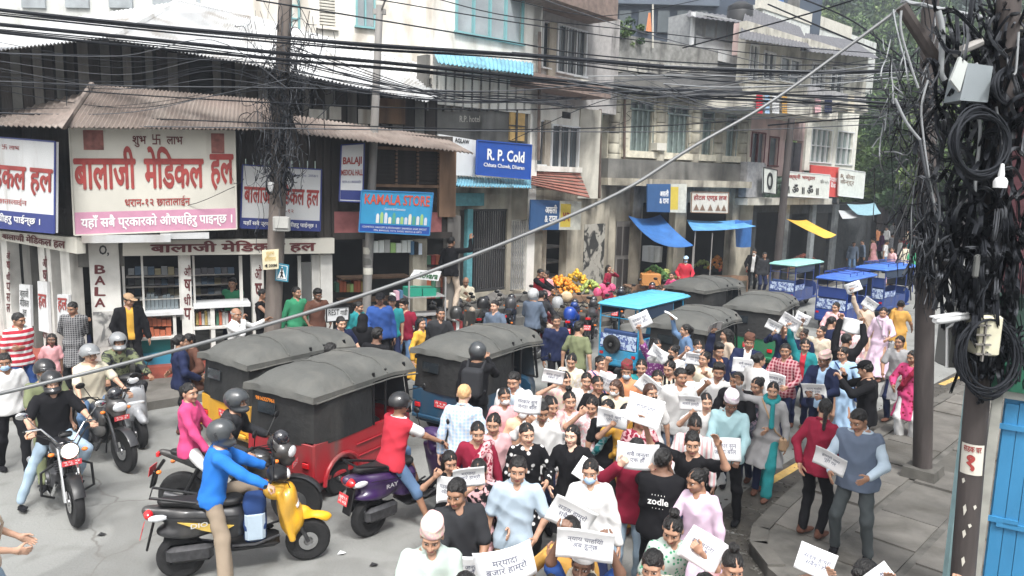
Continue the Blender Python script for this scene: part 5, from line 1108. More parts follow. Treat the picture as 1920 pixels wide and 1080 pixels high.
# rack of goods before the store with white topper
t = thing('display_rack', 'wheeled display rack with white header board and green crates before the store', 'shelf', tuple(FA.P(800, 640, 1.0)), 0)
RF = plain('rack_frame', (.28, .28, .28), .5)
mb = MB()
for x in (766, 834): FA.box(mb, x, 520, x + 2.5, 640, .7, .74); FA.box(mb, x, 520, x + 2.5, 640, 1.1, 1.14)
for y in (556, 590, 615): FA.box(mb, 766, y, 836, y + 2, .7, 1.15)
mb.build('frame', RF, t, world=True)
for x in (766, 793): mb = MB(); FA.box(mb, x, 541, x + 25, 556, .72, 1.12); mb.build('crate', plain('green_crate', (.02, .25, .17), .5), t, world=True)
sign('small white header board above the green crates reading ovara', FA, [(778, 506), (828, 509), (822, 527), (768, 522)], 1.15, SIGNW, [('hovara', plain('green_print', (.03, .12, .05)), .25, .2, .92, .8, .03)])
goods('mixed packet on the display rack before the store', FA, 768, 592, 834, 614, 8, .75, 1.1, group='packets on the display rack'); goods('mixed packet on the display rack before the store', FA, 768, 620, 834, 636, 7, .75, 1.1, group='packets on the display rack')
goods('hanging bag strap or pouch on the vertical stand', FA, 735, 545, 764, 600, 4, .6, .8, rows=3, cs=[BLK, pk[0], BOXC[4], BOXC[3], plain('pinkish', (.5, .3, .38))], group='pouches on the stand beside the store'); goods('red or dark item on the low table beside the old man', FA, 836, 600, 868, 640, 5, .7, 1.0, rows=2, cs=[BOXC[4], BOXC[0], pk[0], BLK, BOXC[3]], group='items on the low table')
# ================================================================== tall white building behind and cold store
B3 = bld('tall_white_building', 'tall limewashed building with teal framed windows behind the tin roofs', FC)
ws = [(857, -40, 978, 70), (598, -40, 628, 52), (670, -40, 700, 50)]
wall(B3, FC, WHT, 812, -60, 1016, 205, -.3, 0, ws[:1]); wall(B3, FA, WHT, 380, -80, 850, 240, -4.9, -4.6, ws[1:]); wall(B3, FC, WHT, 998, 205, 1014, 300, -.3, 0)
mb = MB(); mb.hexa([FC.W(u, z, d) for z in (.1, 14) for u, d in ((FC.rect(1016, 0, 1017, 10)[0], 0), (FC.rect(1016, 0, 1017, 10)[0], -7), (FC.rect(1014, 0, 1015, 10)[0] - .25, -7), (FC.rect(1014, 0, 1015, 10)[0] - .25, -.0))]); mb.build('side_wall', WHT, B3, world=True)
win(B3, FC, *ws[0], 4, 1, TEALP, PANEL, 0, .06); win(B3, FA, *ws[1], 1, 1, WHT, PANEL, -4.6); win(B3, FA, *ws[2], 2, 1, TEALP, PANEL, -4.6)
u0, z0, u1, z1 = FA.rect(598, -40, 628, 52, -4.6)
for k in range(16): z = z0 + (z1 - z0) * (k + .5) / 16; mb = MB(); mb.fbox(FA, u0, z - .035, u1, z + .015, -4.65, -4.6); mb.build('louvre', SIGNC, B3, world=True)
mb = MB(); mb.tube([FA.P(541, -40, -4.5), FA.P(536, 75, -4.5)], .09, 8); mb.build('drain_pipe', plain('brown_pipe', (.16, .06, .05), .5), B3, world=True); win(B3, FA, 547, -40, 558, 60, 1, 4, TEALP, PANEL, -4.6)
tin(B3, 'lean_to_roof', BTIN, FC, [(822, 118), (1000, 140)], [(812, 95), (1000, 118)], .9, .05, 24, .02, .02)
fb(B3, 'dark_storey_wall', GRYW, FC, [(800, 118, 1000, 262, -.5, -.1)])
for j in range(4):
    for k in range(11):
        x = 806 + k * 16.5; fb(B3, 'vent_louvre', SIGNC if (j + k) % 3 == 0 else GRYW, FC, [(x, 143 + j * 14 + k * .9, x + 12, 147 + j * 14 + k * .9, -.1, -.02)])
for k in range(12): x = 801 + k * 16.5; fb(B3, 'vent_post', GRYW, FC, [(x, 128, x + 3.5, 208, -.1, .0)])
put_text('lettering', 'R.P. hotel', lambda u, v: FC.P(862 + 38 * u, 229 - 12 * v, -.09), SIGNC, B3, .01)
fb(B3, 'hanging_cloth', mat('orange_cloth', (.60, .40, .16), .9, var=.2), FC, [(957, 208, 984, 264, -.09, -.03)]); fb(B3, 'window_grille', GRILL, FC, [(968, 205, 971, 268, -.02, .01), (955, 235, 986, 237, -.02, .01)])
sign('white board partly hidden behind the blue cold store sign', FC, [(822, 251), (893, 263), (893, 330), (822, 327)], .35, SIGNW, [('AGLAW', BLK, .42, .86, .8, .97, .03)])
t, q, n = sign('bright blue square sign reading R. P. Cold', FC, [(895, 263), (997, 272), (994, 336), (893, 327)], .62, BLU, [('R. P. Cold', TXW, .18, .46, .86, .78, .03), ('Chhata Chowk, Dharan', TXW, .12, .24, .87, .37, .012)], border=BLU)
tin(B3, 'awning_roof', BTIN, FC, [(855, 348), (996, 352)], [(858, 330), (996, 337)], .75, .1, 26, .018, .03)
wall(B3, FC, DIRT, 850, 352, 1016, 596, -.3, -.02, [(862, 392, 950, 548), (958, 412, 992, 545)]); fb(B3, 'turquoise_lintel', TEALF, FC, [(852, 362, 908, 386, -.02, .05)]); fb(B3, 'door_post', TEALF, FC, [(876, 392, 886, 545, -.1, .04)]); fb(B3, 'interior_wall', DARKI, FC, [(855, 380, 1016, 560, -2.2, -2.1)])
t = thing('steel_gate', 'tall dark slatted steel gate at the top of the steps', 'gate', tuple(FC.P(918, 545, -.1))); 
for k in range(15): x = 889 + k * 4.1; mb = MB(); FC.box(mb, x, 394, x + 1.9, 543, -.12, -.08); mb.build('slat', GRILL, t, world=True)
mb = MB(); FC.box(mb, 886, 392, 950, 396, -.14, -.06); FC.box(mb, 886, 465, 950, 468, -.14, -.06); FC.box(mb, 886, 541, 950, 545, -.14, -.06); mb.build('rail', GRILL, t, world=True)
mb = MB(); FC.box(mb, 862, 392, 876, 548, -.6, -.55); mb.build('side_panel', WOODG, t, world=True)
t = thing('folding_grille', 'pale folding lattice grille half open beside the dark gate', 'gate', tuple(FC.P(975, 545, -.1)))
for k in range(8): x = 959 + k * 4.2; mb = MB(); mb.tube([FC.P(x, 415, -.1), FC.P(x, 543, -.1)], .012, 5); mb.build('upright', RF, t, world=True)
mb = MB()
for k in range(7):
    x = 959 + k * 4.2
    for j in range(5): y = 420 + j * 25; mb.tube([FC.P(x, y, -.09), FC.P(x + 4.2, y + 12, -.09), FC.P(x, y + 24, -.09)], .007, 4)
mb.build('lattice', RF, t, world=True)
for k in range(4): tag(MB().fbox(FC, FC.rect(866, 0, 1012, 1)[0], .15 + 0, FC.rect(866, 0, 1012, 1)[2], .15 + .20 * (4 - k) - .004 * k, -.0 + .36 * k, .36 * (k + 1)).build('stone_step', GRYW, B3, world=True)) 
mb = MB(); mb.hexa([FC.P(905, 560, .5), FC.P(935, 545, .1), FC.P(950, 560, .2), FC.P(925, 580, .7)] + [FC.P(905, 557, .5), FC.P(935, 542, .1), FC.P(950, 557, .2), FC.P(925, 577, .7)]); tag(mb.build('wooden_ramp', WOODG, world=True), 'weathered board ramp lying on the steps below the gate', 'board')
# ================================================================== balcony building with red tile skirt
B4 = bld('balcony_building', 'pale three storey house with barred windows and a red tiled skirt roof', FD)
wall(B4, FD, WHT, 1000, 200, 1092, 330, -.3, -.02, [(1000, 225, 1021, 310), (1032, 236, 1084, 314)]); win(B4, FD, 1034, 238, 1083, 313, 3, 1, SIGNW, PANE, -.02, .05, bars=1); win(B4, FD, 1000, 227, 1019, 308, 1, 1, SIGNW, PANE, -.02, .04)
wall(B4, FD, mat('grey_mauve', (.40, .38, .37), .9, var=.15, dirt=.3), 1016, 12, 1160, 205, -.3, -.02, [(1016, 40, 1030, 128), (1044, 52, 1098, 140)]); win(B4, FD, 1045, 54, 1097, 139, 3, 1, SIGNW, PANE, -.02, .05, bars=1); win(B4, FD, 1017, 42, 1029, 127, 1, 1, SIGNW, PANE, -.02, .04)
BRK = mat('carved_pilaster', (.45, .40, .33), .9, pat='brick', c2=(.12, .10, .08), pscale=6, var=.2); fb(B4, 'pilaster', BRK, FD, [(1021, 225, 1032, 330, -.02, .06), (1030, 40, 1043, 150, -.02, .06)])
fb(B4, 'balcony_slab', mat('brown_soffit', (.20, .15, .13), .9, var=.3), FD, [(1000, 150, 1146, 172, -.3, .9), (1010, -40, 1160, 14, -.3, 1.0)]); fb(B4, 'vent', DARKI, FD, [(1055, 210, 1070, 222, -.02, .0)])
FD2 = Fac(FD.W(FD.rect(1092, 0, 1093, 1)[0], 0, -.02), FD.W(FD.rect(1137, 0, 1138, 1)[0], 0, .55)); fb(B4, 'angled_wall', CRM, FD2, [(1086, 205, 1124, 372, -.2, 0)])
fb(B4, 'floor_slab', WHT, FD, [(996, 312, 1092, 322, -.2, .12)])
lo = [FD.P(996, 347, .7), FD.P(1106, 372, .95)]; hi = [FD.P(998, 322, 0), FD.P(1086, 322, .0)]
for k in range(7):
    a, b = k / 7, (k + .92) / 7; p = [lo[0].lerp(hi[0], a), lo[1].lerp(hi[1], a), lo[1].lerp(hi[1], b), lo[0].lerp(hi[0], b)]; mb = MB(); mb.slab([p[0] + Vector((0, 0, .03)), p[1] + Vector((0, 0, .03)), p[2], p[3]], (p[1] - p[0]).cross(p[3] - p[0]), .03); mb.build('tile_course', TILE, B4, world=True)
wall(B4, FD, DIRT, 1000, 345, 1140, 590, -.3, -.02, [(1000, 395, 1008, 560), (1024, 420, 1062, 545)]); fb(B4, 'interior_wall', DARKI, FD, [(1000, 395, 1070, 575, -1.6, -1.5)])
for k in range(3): fb(B4, 'shelf', WOODG, FD, [(1026, 462 + k * 28, 1060, 465 + k * 28, -1.2, -.4)])
fb(B4, 'cracked_render', mat('peeling_render', (.42, .40, .35), .9, c2=(.04, .04, .038), pat='print', pscale=2.2, var=.2, bump=.4), FD, [(1094, 420, 1132, 560, -.02, .0)])
CLO = mat('white_bundle', (.5, .48, .48), .9, var=.2)
sign('faded tarpaulin shop banner with blue left and yellow sack print', FD, [(996, 374), (1090, 378), (1088, 431), (994, 431)], .5, plain('banner_blue', (.03, .09, .22), .7), [('असली\n& दाना', TXW, .26, .25, .50, .85, .03), ('४२', SRED, .62, .3, .75, .6, .03)], [(mat('banner_pale', (.5, .5, .44), .7, var=.15), .55, 0, 1, 1), (plain('banner_yellow', (.55, .42, .06), .7), .57, .1, .78, .9)])
# ================================================================== stone corner building
B5 = bld('stone_block_building', 'soot stained cream block building with half round columns and shuttered windows', FE)
we = [(1183, 192, 1222, 288), (1252, 201, 1290, 293), (1317, 212, 1336, 299), (1362, 219, 1378, 303)]
wall(B5, FE, STN, 1140, 172, 1408, 304, -.3, 0, we)
for w_, c in zip(we, (4, 4, 2, 2)):
    x0, y0, x1, y1 = w_; win(B5, FE, x0, y0 + 15, x1, y1, c, 1, mat('shutter_paint', (.22, .27, .26), .7, var=.3), PANEG, -.04, .05); win(B5, FE, x0, y0, x1, y0 + 13, max(1, c - 1), 1, mat('shutter_paint', (.22, .27, .26)), PANE, -.04, .04)
    mb = MB(); u0, z0, u1, z1 = FE.rect(x0 - 8, y0 + 14, x0, y1); mb.fbox(FE, u0, z0, u1, z1, .0, .04); 
for x in (1150, 1236, 1302, 1346, 1392):
    u = FE.rect(x, 200, x + 1, 300)[0]; zt, zb = FE.uv(x, 172)[1], FE.uv(x, 306)[1]; n = 7
    for k in range(n):
        z0, z1 = zb + (zt - zb) * k / n, zb + (zt - zb) * (k + .93) / n; c = FE.W(u, 0, .02); mb = MB().lathe([(.19, z0), (.20, z0 + .03), (.20, z1 - .03), (.19, z1)], 14, (c.x, c.y, 0)); mb.build('column_block', STN, B5, world=True, smooth=True)
# block courses
for r_ in range(9):
    for (xa, xb) in ((1158, 1180), (1226, 1232), (1292, 1300), (1352, 1360), (1384, 1390)):
        y = 176 + r_ * 14 + (xa - 1150) * .07; n = max(1, int((xb - xa) / 11))
        for k in range(n): x = xa + (xb - xa) * k / n; mb = MB(); FE.box(mb, x, y, x + (xb - xa) / n - .8, y + 12.6, 0, .03 + .012 * rr.random()); mb.build('stone_block', STN, B5, world=True)
fb(B5, 'sill_band', mat('sill_cream', (.62, .58, .47), .9, var=.2, dirt=.4, dirtc=(.12, .11, .09)), FE, [(1168, 288, 1408, 300, 0, .14)]); fb(B5, 'parapet', GRYW, FE, [(1140, 303, 1408, 338, -.2, .30)]); fb(B5, 'floor_slab', DIRT, FE, [(1140, 337, 1410, 350, -.3, .8)])
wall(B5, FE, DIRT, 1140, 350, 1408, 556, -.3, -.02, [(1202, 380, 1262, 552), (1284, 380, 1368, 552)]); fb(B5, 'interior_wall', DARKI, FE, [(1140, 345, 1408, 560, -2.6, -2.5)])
for x0, x1 in ((1140, 1152), (1184, 1200), (1264, 1282), (1370, 1384)): fb(B5, 'pillar', DIRT, FE, [(x0, 350, x1, 555, -.1, .14)])
fb(B5, 'timber_door', WOODG, FE, [(1154, 415, 1182, 548, -.1, .02)]); fb(B5, 'door_panel', WOOD, FE, [(1157, 425, 1166, 478, .02, .04), (1169, 425, 1179, 478, .02, .04), (1157, 486, 1166, 540, .02, .04), (1169, 486, 1179, 540, .02, .04)])
fb(B5, 'fridge_cabinet', SIGNW, FE, [(1226, 463, 1242, 492, -1.2, -.6)])
fb(B5, 'terrace_wall', mat('terrace_grey', (.22, .22, .21), .9, var=.3, dirt=.5), FE, [(1150, 78, 1345, 172, -1.6, -1.3)]); fb(B5, 'terrace_slab', GRYW, FE, [(1140, 158, 1410, 174, -1.5, .35)])
for k in range(9): fb(B5, 'terrace_block', mat('terrace_block', (.36, .35, .32), .9, var=.3, dirt=.45), FE, [(1158 + k * 20, 112 + k * 1.5, 1175 + k * 20, 135 + k * 1.5, -1.3, -1.26)])
TRP = mat('black_tarp', (.05, .05, .05), .7, var=.3, bump=.5, bscale=5); mb = MB(); mb.sheet(FE.P(1150, 162, .7), FE.P(1400, 182, .7), FE.P(1370, 128, -1.0), FE.P(1160, 138, -1.0), 5, .07, 5, sag=.05); k = len(mb.v); mb.v += [(v[0], v[1], v[2] - .02) for v in mb.v]; mb.f += [tuple(i + k for i in f[::-1]) for f in mb.f]; mb.m = [0] * len(mb.f); mb.build('tarpaulin', TRP, B5, world=True, smooth=60)
sign('blue and yellow banner hanging over the first blue tarpaulin', FE, [(1214, 345), (1288, 345), (1286, 399), (1214, 397)], .85, plain('banner_blue', (.03, .09, .22)), [('असली\n& दाना', TXW, .30, .3, .53, .8, .03)], [(mat('banner_pale', (.5, .5, .44)), .58, 0, 1, 1), (plain('banner_yellow', (.55, .42, .06)), .58, .1, .78, .9)])
sign('cream banner with red lettering and a printed skyline', FE, [(1297, 360), (1366, 361), (1365, 400), (1296, 398)], .85, mat('banner_cream', (.55, .52, .45), .7, var=.1), [('होटल एण्ड लज', SRED, .05, .55, .95, .9, .02), ('▲▲ ▲ ▲▲', WOODB, .05, .1, .95, .42, .0)], border=WOODB)
# ================================================================== pink house and cream house
B6 = bld('pink_balcony_house', 'faded pink house with a deep concrete balcony slab and dark doors', FF)
wf = [(1408, 250, 1432, 306), (1441, 258, 1457, 310), (1470, 262, 1505, 322)]
wall(B6, FF, PINK, 1402, 205, 1512, 330, -.3, 0, wf); win(B6, FF, *wf[0], 2, 1, MRN, PANE, -.02, .05); win(B6, FF, *wf[1], 1, 1, MRN, PANE, -.02, .05)
fb(B6, 'door', mat('dark_door', (.05, .05, .06), .7, var=.3), FF, [(1471, 266, 1487, 322, -.15, -.1), (1489, 268, 1504, 322, -.14, -.08)])
fb(B6, 'balcony_slab', CRM, FF, [(1400, 193, 1572, 214, -.3, 1.6)]); wall(B6, FF, CRM, 1395, 55, 1512, 196, -.3, 0, [(1404, 84, 1420, 150), (1430, 98, 1452, 150), (1462, 110, 1500, 155)])
for w_ in ((1405, 85, 1419, 149), (1431, 99, 1451, 149), (1463, 111, 1499, 154)): win(B6, FF, *w_, 2, 1, SIGNW, PANE, -.02, .05)
tin(B6, 'main_roof', mat('dark_roof', (.10, .10, .11), .7, var=.3), FF, [(1385, 72), (1520, 92)], [(1400, 12), (1500, 50)], .9, -3, 20, .02); fb(B6, 'gable_wall', PINK, FF, [(1385, 50, 1440, 110, -.6, -.35)])
fb(B6, 'balcony_rail', mat('balcony_rail', (.28, .28, .29), .8, var=.3), FF, [(1400, 304, 1432, 370, .2, .5), (1432, 308, 1436, 330, .4, .44)]); fb(B6, 'floor_slab', CRM, FF, [(1402, 372, 1560, 384, -.3, .6)])
wall(B6, FF, mat('dark_shopfront', (.05, .055, .06), .85, var=.3, dirt=.3), 1402, 384, 1630, 540, -.3, 0, [(1415, 398, 1470, 530), (1480, 400, 1560, 520)]); fb(B6, 'interior_wall', DARKI, FF, [(1402, 380, 1640, 540, -2.5, -2.4)])
for x in (1470, 1520, 1562): fb(B6, 'pillar', mat('pale_post', (.24, .26, .27), .8, var=.2), FF, [(x, 384, x + 7, 505, 0, .14)])
B7 = bld('cream_corner_house', 'cream house with wide green glazed windows at the end of the row', Fac(FF.W(FF.L * .5, 0), FF.W(FF.L, 0)))
wg = [(1520, 243, 1558, 304), (1568, 248, 1598, 308)]; wall(B7, FF, mat('cream_white', (.70, .69, .62), .9, var=.1, dirt=.2, dirtc=(.3, .28, .24)), 1512, 205, 1607, 322, -.3, .1, wg)
win(B7, FF, *wg[0], 4, 2, SIGNW, PANEG, .06, .05); win(B7, FF, *wg[1], 3, 2, SIGNW, PANEG, .06, .05)
wall(B7, FF, CRM, 1508, 88, 1625, 206, -.3, 0, [(1520, 120, 1545, 180), (1556, 125, 1580, 182)]); win(B7, FF, 1521, 121, 1544, 179, 3, 1, SIGNW, PANE); win(B7, FF, 1557, 126, 1579, 181, 2, 1, SIGNW, PANE); fb(B7, 'balcony_slab', CRM, FF, [(1572, 190, 1628, 206, -.2, 1.2)]); fb(B7, 'balcony_rail', mat('balcony_rail', (.28, .28, .29)), FF, [(1515, 172, 1625, 192, .9, .95)])
tin(B7, 'main_roof', mat('dark_roof', (.10, .10, .11)), FF, [(1500, 95), (1650, 110)], [(1510, 62), (1600, 75)], .9, -3, 20, .02)
mb = MB(); FG = Fac(FF.W(-2, 0, -7), FF.W(FF.L * 1.3, 0, -7)); B8 = bld('terrace_building', 'pale concrete rooftop terrace with curved parapet rising behind the pink house', FG); fb(B8, 'wall', mat('pale_concrete', (.58, .60, .58), .9, var=.1, dirt=.25, dirtc=(.3, .3, .28)), FG, [(1425, 42, 1642, 160, -2, 0)]); fb(B8, 'parapet', SIGNC, FG, [(1425, 20, 1600, 44, -.3, .05)]); fb(B8, 'roof_post', GRYW, FG, [(1486, -10, 1500, 22, -.3, 0)])
sign('pale sign with faded red heading and black printed figures', FF, [(1470, 321), (1556, 328), (1553, 372), (1471, 367)], .8, mat('sign_pale_green', (.62, .64, .60), .7, var=.08), [('लक्ष्मी भण्डार', SRED, .02, .68, .66, .92, .02), ('॥ ॐ ॥ ॐ ॥', BLK, .05, .12, .75, .5, .03), ('फोन ५२५', BLK, .78, .6, .98, .8, .0)], border=SIGNW)
sign('narrow white sign with black figure left of the street pole', FF, [(1432, 314), (1457, 319), (1455, 364), (1431, 361)], .8, mat('sign_pale_green', (.62, .64, .60)), [('०', BLK, .25, .15, .7, .85, .01)], border=BLK)
sign('red vertical sign panel beside the cream house', FF, [(1520, 309), (1574, 314), (1572, 370), (1520, 366)], .55, plain('sign_bright_red', (.55, .07, .06), .6), [('नेपाल\nबैंक', TXW, .64, .3, .93, .7, .01)])
sign('grey white notice sign at the right end of the cream house', FF, [(1574, 316), (1622, 323), (1618, 372), (1572, 367)], .7, mat('sign_pale_green', (.62, .64, .60)), [('R सेवा\nकेन्द्र', WOODB, .05, .4, .6, .85, .005)], border=SIGNW)
# rooftop shed with corrugated sheets between stone and pink houses
FH = Fac(FE.W(FE.rect(1295, 0, 1296, 1)[0], 0, -2.2), FE.W(FE.L * 1.02, 0, -2.2)); B9 = bld('rooftop_shed', 'rooftop shed of pale corrugated sheets and glass above the stone building', FH); fb(B9, 'wall', mat('shed_grey', (.30, .31, .32), .8, var=.2), FH, [(1300, 30, 1392, 135, -1.5, -.1)])
tin(B9, 'corrugated_wall', TIN, FH, [(1305, 104), (1386, 122)], [(1305, 66), (1384, 84)], .1, .0, 0, .01); win(B9, FH, 1322, 36, 1384, 74, 3, 1, RF, PANEL, 0, .03); tin(B9, 'main_roof', mat('dark_roof', (.10, .10, .11)), FH, [(1285, 30), (1400, 44)], [(1292, 20), (1410, 34)], .6, -2, 12, .02); fb(B9, 'post', SIGNW, FH, [(1297, 22, 1302, 110, .1, .2)])
# far end backdrop: dark block and blue stall behind, low right-hand row
def wbox(root, name, m, x0, y0, x1, y1, Y, dep=3):
    a, b = atY(x0, y1, Y), atY(x1, y0, Y); mb = MB(); mb.box(((a.x + b.x) / 2, Y + dep / 2, (a.z + b.z) / 2), (abs(b.x - a.x) / 2, dep / 2, abs(b.z - a.z) / 2)); return mb.build(name, m, root, world=True)
B10 = thing('far_dark_block', 'dark distant building mass closing the end of the street under trees', 'building', tuple(atY(1680, 480, 64))); wbox(B10, 'wall', mat('far_dark', (.022, .028, .038), .9, var=.5, scale=.6), 1560, 330, 1830, 492, 64); wbox(B10, 'wall', mat('far_pale_blue', (.22, .38, .46), .8, var=.2), 1607, 395, 1652, 446, 52, .3)
for k in range(6): wbox(B10, 'window', PANE, 1660 + k * 22, 350, 1673 + k * 22, 385, 63.6, .3)
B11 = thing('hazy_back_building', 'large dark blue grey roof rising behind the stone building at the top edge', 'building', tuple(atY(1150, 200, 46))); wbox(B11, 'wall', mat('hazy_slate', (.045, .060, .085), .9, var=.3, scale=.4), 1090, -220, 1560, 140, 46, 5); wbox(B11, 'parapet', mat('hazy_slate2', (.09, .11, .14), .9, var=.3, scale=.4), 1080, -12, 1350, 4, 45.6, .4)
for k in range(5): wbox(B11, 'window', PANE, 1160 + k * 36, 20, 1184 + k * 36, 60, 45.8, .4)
B12 = thing('pale_left_building', 'pale grey apartment block behind the tin roof at the top left corner', 'building', tuple(atY(60, 200, 34))); wbox(B12, 'wall', mat('pale_block', (.56, .57, .55), .9, var=.12, scale=.8, dirt=.2, dirtc=(.3, .3, .28)), -260, -160, 560, 160, 34, 6)
for k in range(5): wbox(B12, 'window', PANEL, 40 + k * 82, -30, 82 + k * 82, 14, 33.9, .2)
# ================================================================== right-hand near building with blue doors
FR = Fac(at(1846, 1170, SZ), at(2080, 1235, SZ)); B13 = bld('blue_door_shop', 'near shop with blue plank doors and a green beam at the right edge', FR)
BD = mat('blue_door_paint', (.035, .21, .42), .55, var=.12, scale=3, stretch=(1, 1, .3), bump=.15, bscale=20); GRN = plain('green_beam', (.015, .12, .07), .5)
dr = fb(B13, 'door', BD, FR, [(1858, 752, 1990, 1160, -.12, -.06)])
for k in range(4): x = 1861 + k * 26; mb = MB(); FR.box(mb, x, 754, x + 24.6, 1158, -.06, -.035); mb2 = MB(); iv = B13.matrix_basis.inverted(); mb2.v = [tuple(iv @ Vector(v)) for v in mb.v]; mb2.f, mb2.m = mb.f, mb.m; mb2.build('plank', BD, dr)
fb(B13, 'door_batten', BD, FR, [(1862, 802, 1990, 812, -.035, -.01), (1846, 972, 1910, 982, -.035, -.01), (1866, 990, 1990, 1000, -.035, -.01)]); fb(B13, 'door_jamb', mat('jamb_grey', (.36, .36, .33), .85, var=.2, dirt=.4), FR, [(1838, 700, 1857, 1170, -.15, .0)])
fb(B13, 'beam', GRN, FR, [(1840, 690, 2000, 738, -.2, .05)]); fb(B13, 'lintel', mat('lintel_grey', (.38, .40, .38), .85, var=.2), FR, [(1838, 738, 2000, 752, -.2, .0)]); fb(B13, 'upper_wall', mat('green_dark_wall', (.03, .07, .055), .8, var=.4, scale=2), FR, [(1866, 560, 2000, 690, -.4, -.1)])
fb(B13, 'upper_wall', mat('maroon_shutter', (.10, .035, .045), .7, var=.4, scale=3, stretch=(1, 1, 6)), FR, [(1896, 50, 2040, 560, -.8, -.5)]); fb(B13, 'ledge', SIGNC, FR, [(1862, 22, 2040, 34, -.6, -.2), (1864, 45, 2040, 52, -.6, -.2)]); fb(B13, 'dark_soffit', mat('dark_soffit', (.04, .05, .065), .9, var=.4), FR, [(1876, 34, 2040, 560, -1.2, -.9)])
t = thing('post', 'pale turquoise square post standing before the blue doors', 'post', tuple(at(1775, 1150, SZ))); p = at(1772, 1130, SZ); mb = MB(); mb.hexa([(p.x + a, p.y + b, z) for z in (SZ, SZ + 2.35) for a, b in ((-.035, -.035), (.035, -.035), (.035, .035), (-.035, .035))]); mb.build('upright', mat('turquoise_post', (.30, .46, .48), .6, var=.15, dirt=.2), t, world=True); mb = MB(); mb.hexa([(p.x + a, p.y + b, z) for z in (SZ, SZ + 2.3) for a, b in ((.04, -.03), (.10, -.03), (.10, .05), (.04, .05))]); mb.build('channel', plain('deep_teal', (.01, .05, .07), .5), t, world=True)
B14 = thing('right_row_building', 'dark row of shop fronts along the right pavement behind the wires', 'building', (9, 14, 0)); mb = MB(); a = o0 + kd * 2 + kn * 5.2; b = o0 + kd * 26 + kn * 5.2; FS = Fac(b, a)
for k in range(6): mb = MB(); mb.fbox(FS, k * 4, 0, k * 4 + 3.8, 7, -1, -.6); mb.build('wall', [mat('row_dark', (.07, .075, .08), .9, var=.4), mat('row_red', (.12, .04, .045), .9, var=.4), mat('row_grey', (.16, .17, .18), .9, var=.4)][k % 3], B14, world=True); mb = MB(); mb.fbox(FS, k * 4 + .5, .2, k * 4 + 3.2, 2.6, -.6, -.5); mb.build('shutter', RF if k % 2 else GRILL, B14, world=True)
# ================================================================== vehicles in place
def ride(kind, label, pr, pf, **k):
    a, b = at(*pr), at(*pf); loc, rz = between(a, b, 1.3); print('wheelbase', label[:30], round((b - a).length, 2))
    return (motorcycle if kind == 'm' else scooter)(label, loc, rz, **k), loc, rz
def rider(loc, rz, label, kind='m', seat=0, foot=None, **k):
    """sits on a two-wheeler that faces +Y; the figure faces -Y in its own frame, so it is turned round"""
    h = k.get('h', 1.68); s = h / 1.7; cruiser = k.pop('cruiser', False)
    y0 = {'m': -.20, 's': -.30}[kind] - (.36 if seat else 0); pz = (.90 if kind == 'm' else .86) + (.05 if seat else 0)
    W_ = Vector((loc[0], loc[1], 0)) + Matrix.Rotation(rz, 3, 'Z') @ Vector((0, y0, 0)); 
    if seat == 0:
        k.setdefault('hands', ((-.32 if kind == 'm' else -.30, (-.22 + y0) / s - (.03 if kind == 's' else .0), (1.0 if kind == 'm' else 1.0) / s + (.10 if cruiser else 0)), (.32 if kind == 'm' else .30, (-.22 + y0) / s, 1.0 / s + (.10 if cruiser else 0)))); k.setdefault('lean', 12)
    else: k.setdefault('hands', ((-.20, -.30, 1.0), (.20, -.30, 1.0)))
    ft = foot or (((-.19, (-.0 + y0) / s, .36), (.19, (-.0 + y0) / s, .36)) if kind == 'm' else ((-.14, (y0 - .16) / s, .42), (.14, (y0 - .16) / s, .42)))
    k.setdefault('feet', ft); k.setdefault('hp', 4)
    return figure((W_.x, W_.y, 0), rz + math.pi, label, pelvis=(0, 0, pz / s), **k)
# near two-wheelers
(m1, l1, r1) = ride('m', 'black cruiser motorcycle with lit round headlight facing the camera', (88, 905), (152, 1000), style='cruiser', lit=True)
rider(l1, r1, 'rider in black polo and light jeans on the cruiser with lit headlight', cruiser=True, top='sshirt black', bot='trousers ldenim', hat='visor black', skin=0, shoe='sandal', fat=1.1, feet=((-.42, -.02, .09), (.19, -.2, .36)), lean=2)
rider(l1, r1, 'pillion passenger in olive clothes behind the cruiser rider', seat=1, top='sshirt olive', bot='trousers olive', hat='half black', h=1.64)
(m2, l2, r2) = ride('m', 'black street motorcycle with silver fairing behind the cruiser', (130, 835), (253, 893), acc=(.10, .10, .10), pc=(.03, .03, .033))
rider(l2, r2, 'heavy rider in cream polo and grey half helmet on the black street motorcycle', top='sshirt cream', bot='trousers denim', hat='half grey', skin=0, fat=1.35, lean=6)
(m3, l3, r3) = ride('s', 'dark scooter with large silver front panel behind the street motorcycle', (215, 800), (262, 838), body=(.03, .03, .03), front=(.35, .36, .38))
rider(l3, r3, 'rider in dark camouflage jacket and grey helmet beside the pharmacy', kind='s', top='jacket print olive char 9', bot='trousers char', hat='visor grey', skin=2)
(m4, l4, r4) = ride('s', 'yellow and black scooter carrying a blue bag between its rider and handlebar', (338, 1082), (578, 1048), body=(.022, .022, .024), front=(.75, .40, .015), acc=(.72, .50, .10), name='DIO', txt='बा ५८ प\n४७९')
rider(l4, r4, 'rider in bright blue sweater and khaki trousers with raised visor on the yellow scooter', kind='s', top='jacket royal', bot='loose khaki', hat='visor dark', skin=0, lean=10, feet=((-.46, -.12, .09), (.14, -.42, .42)), over=None)
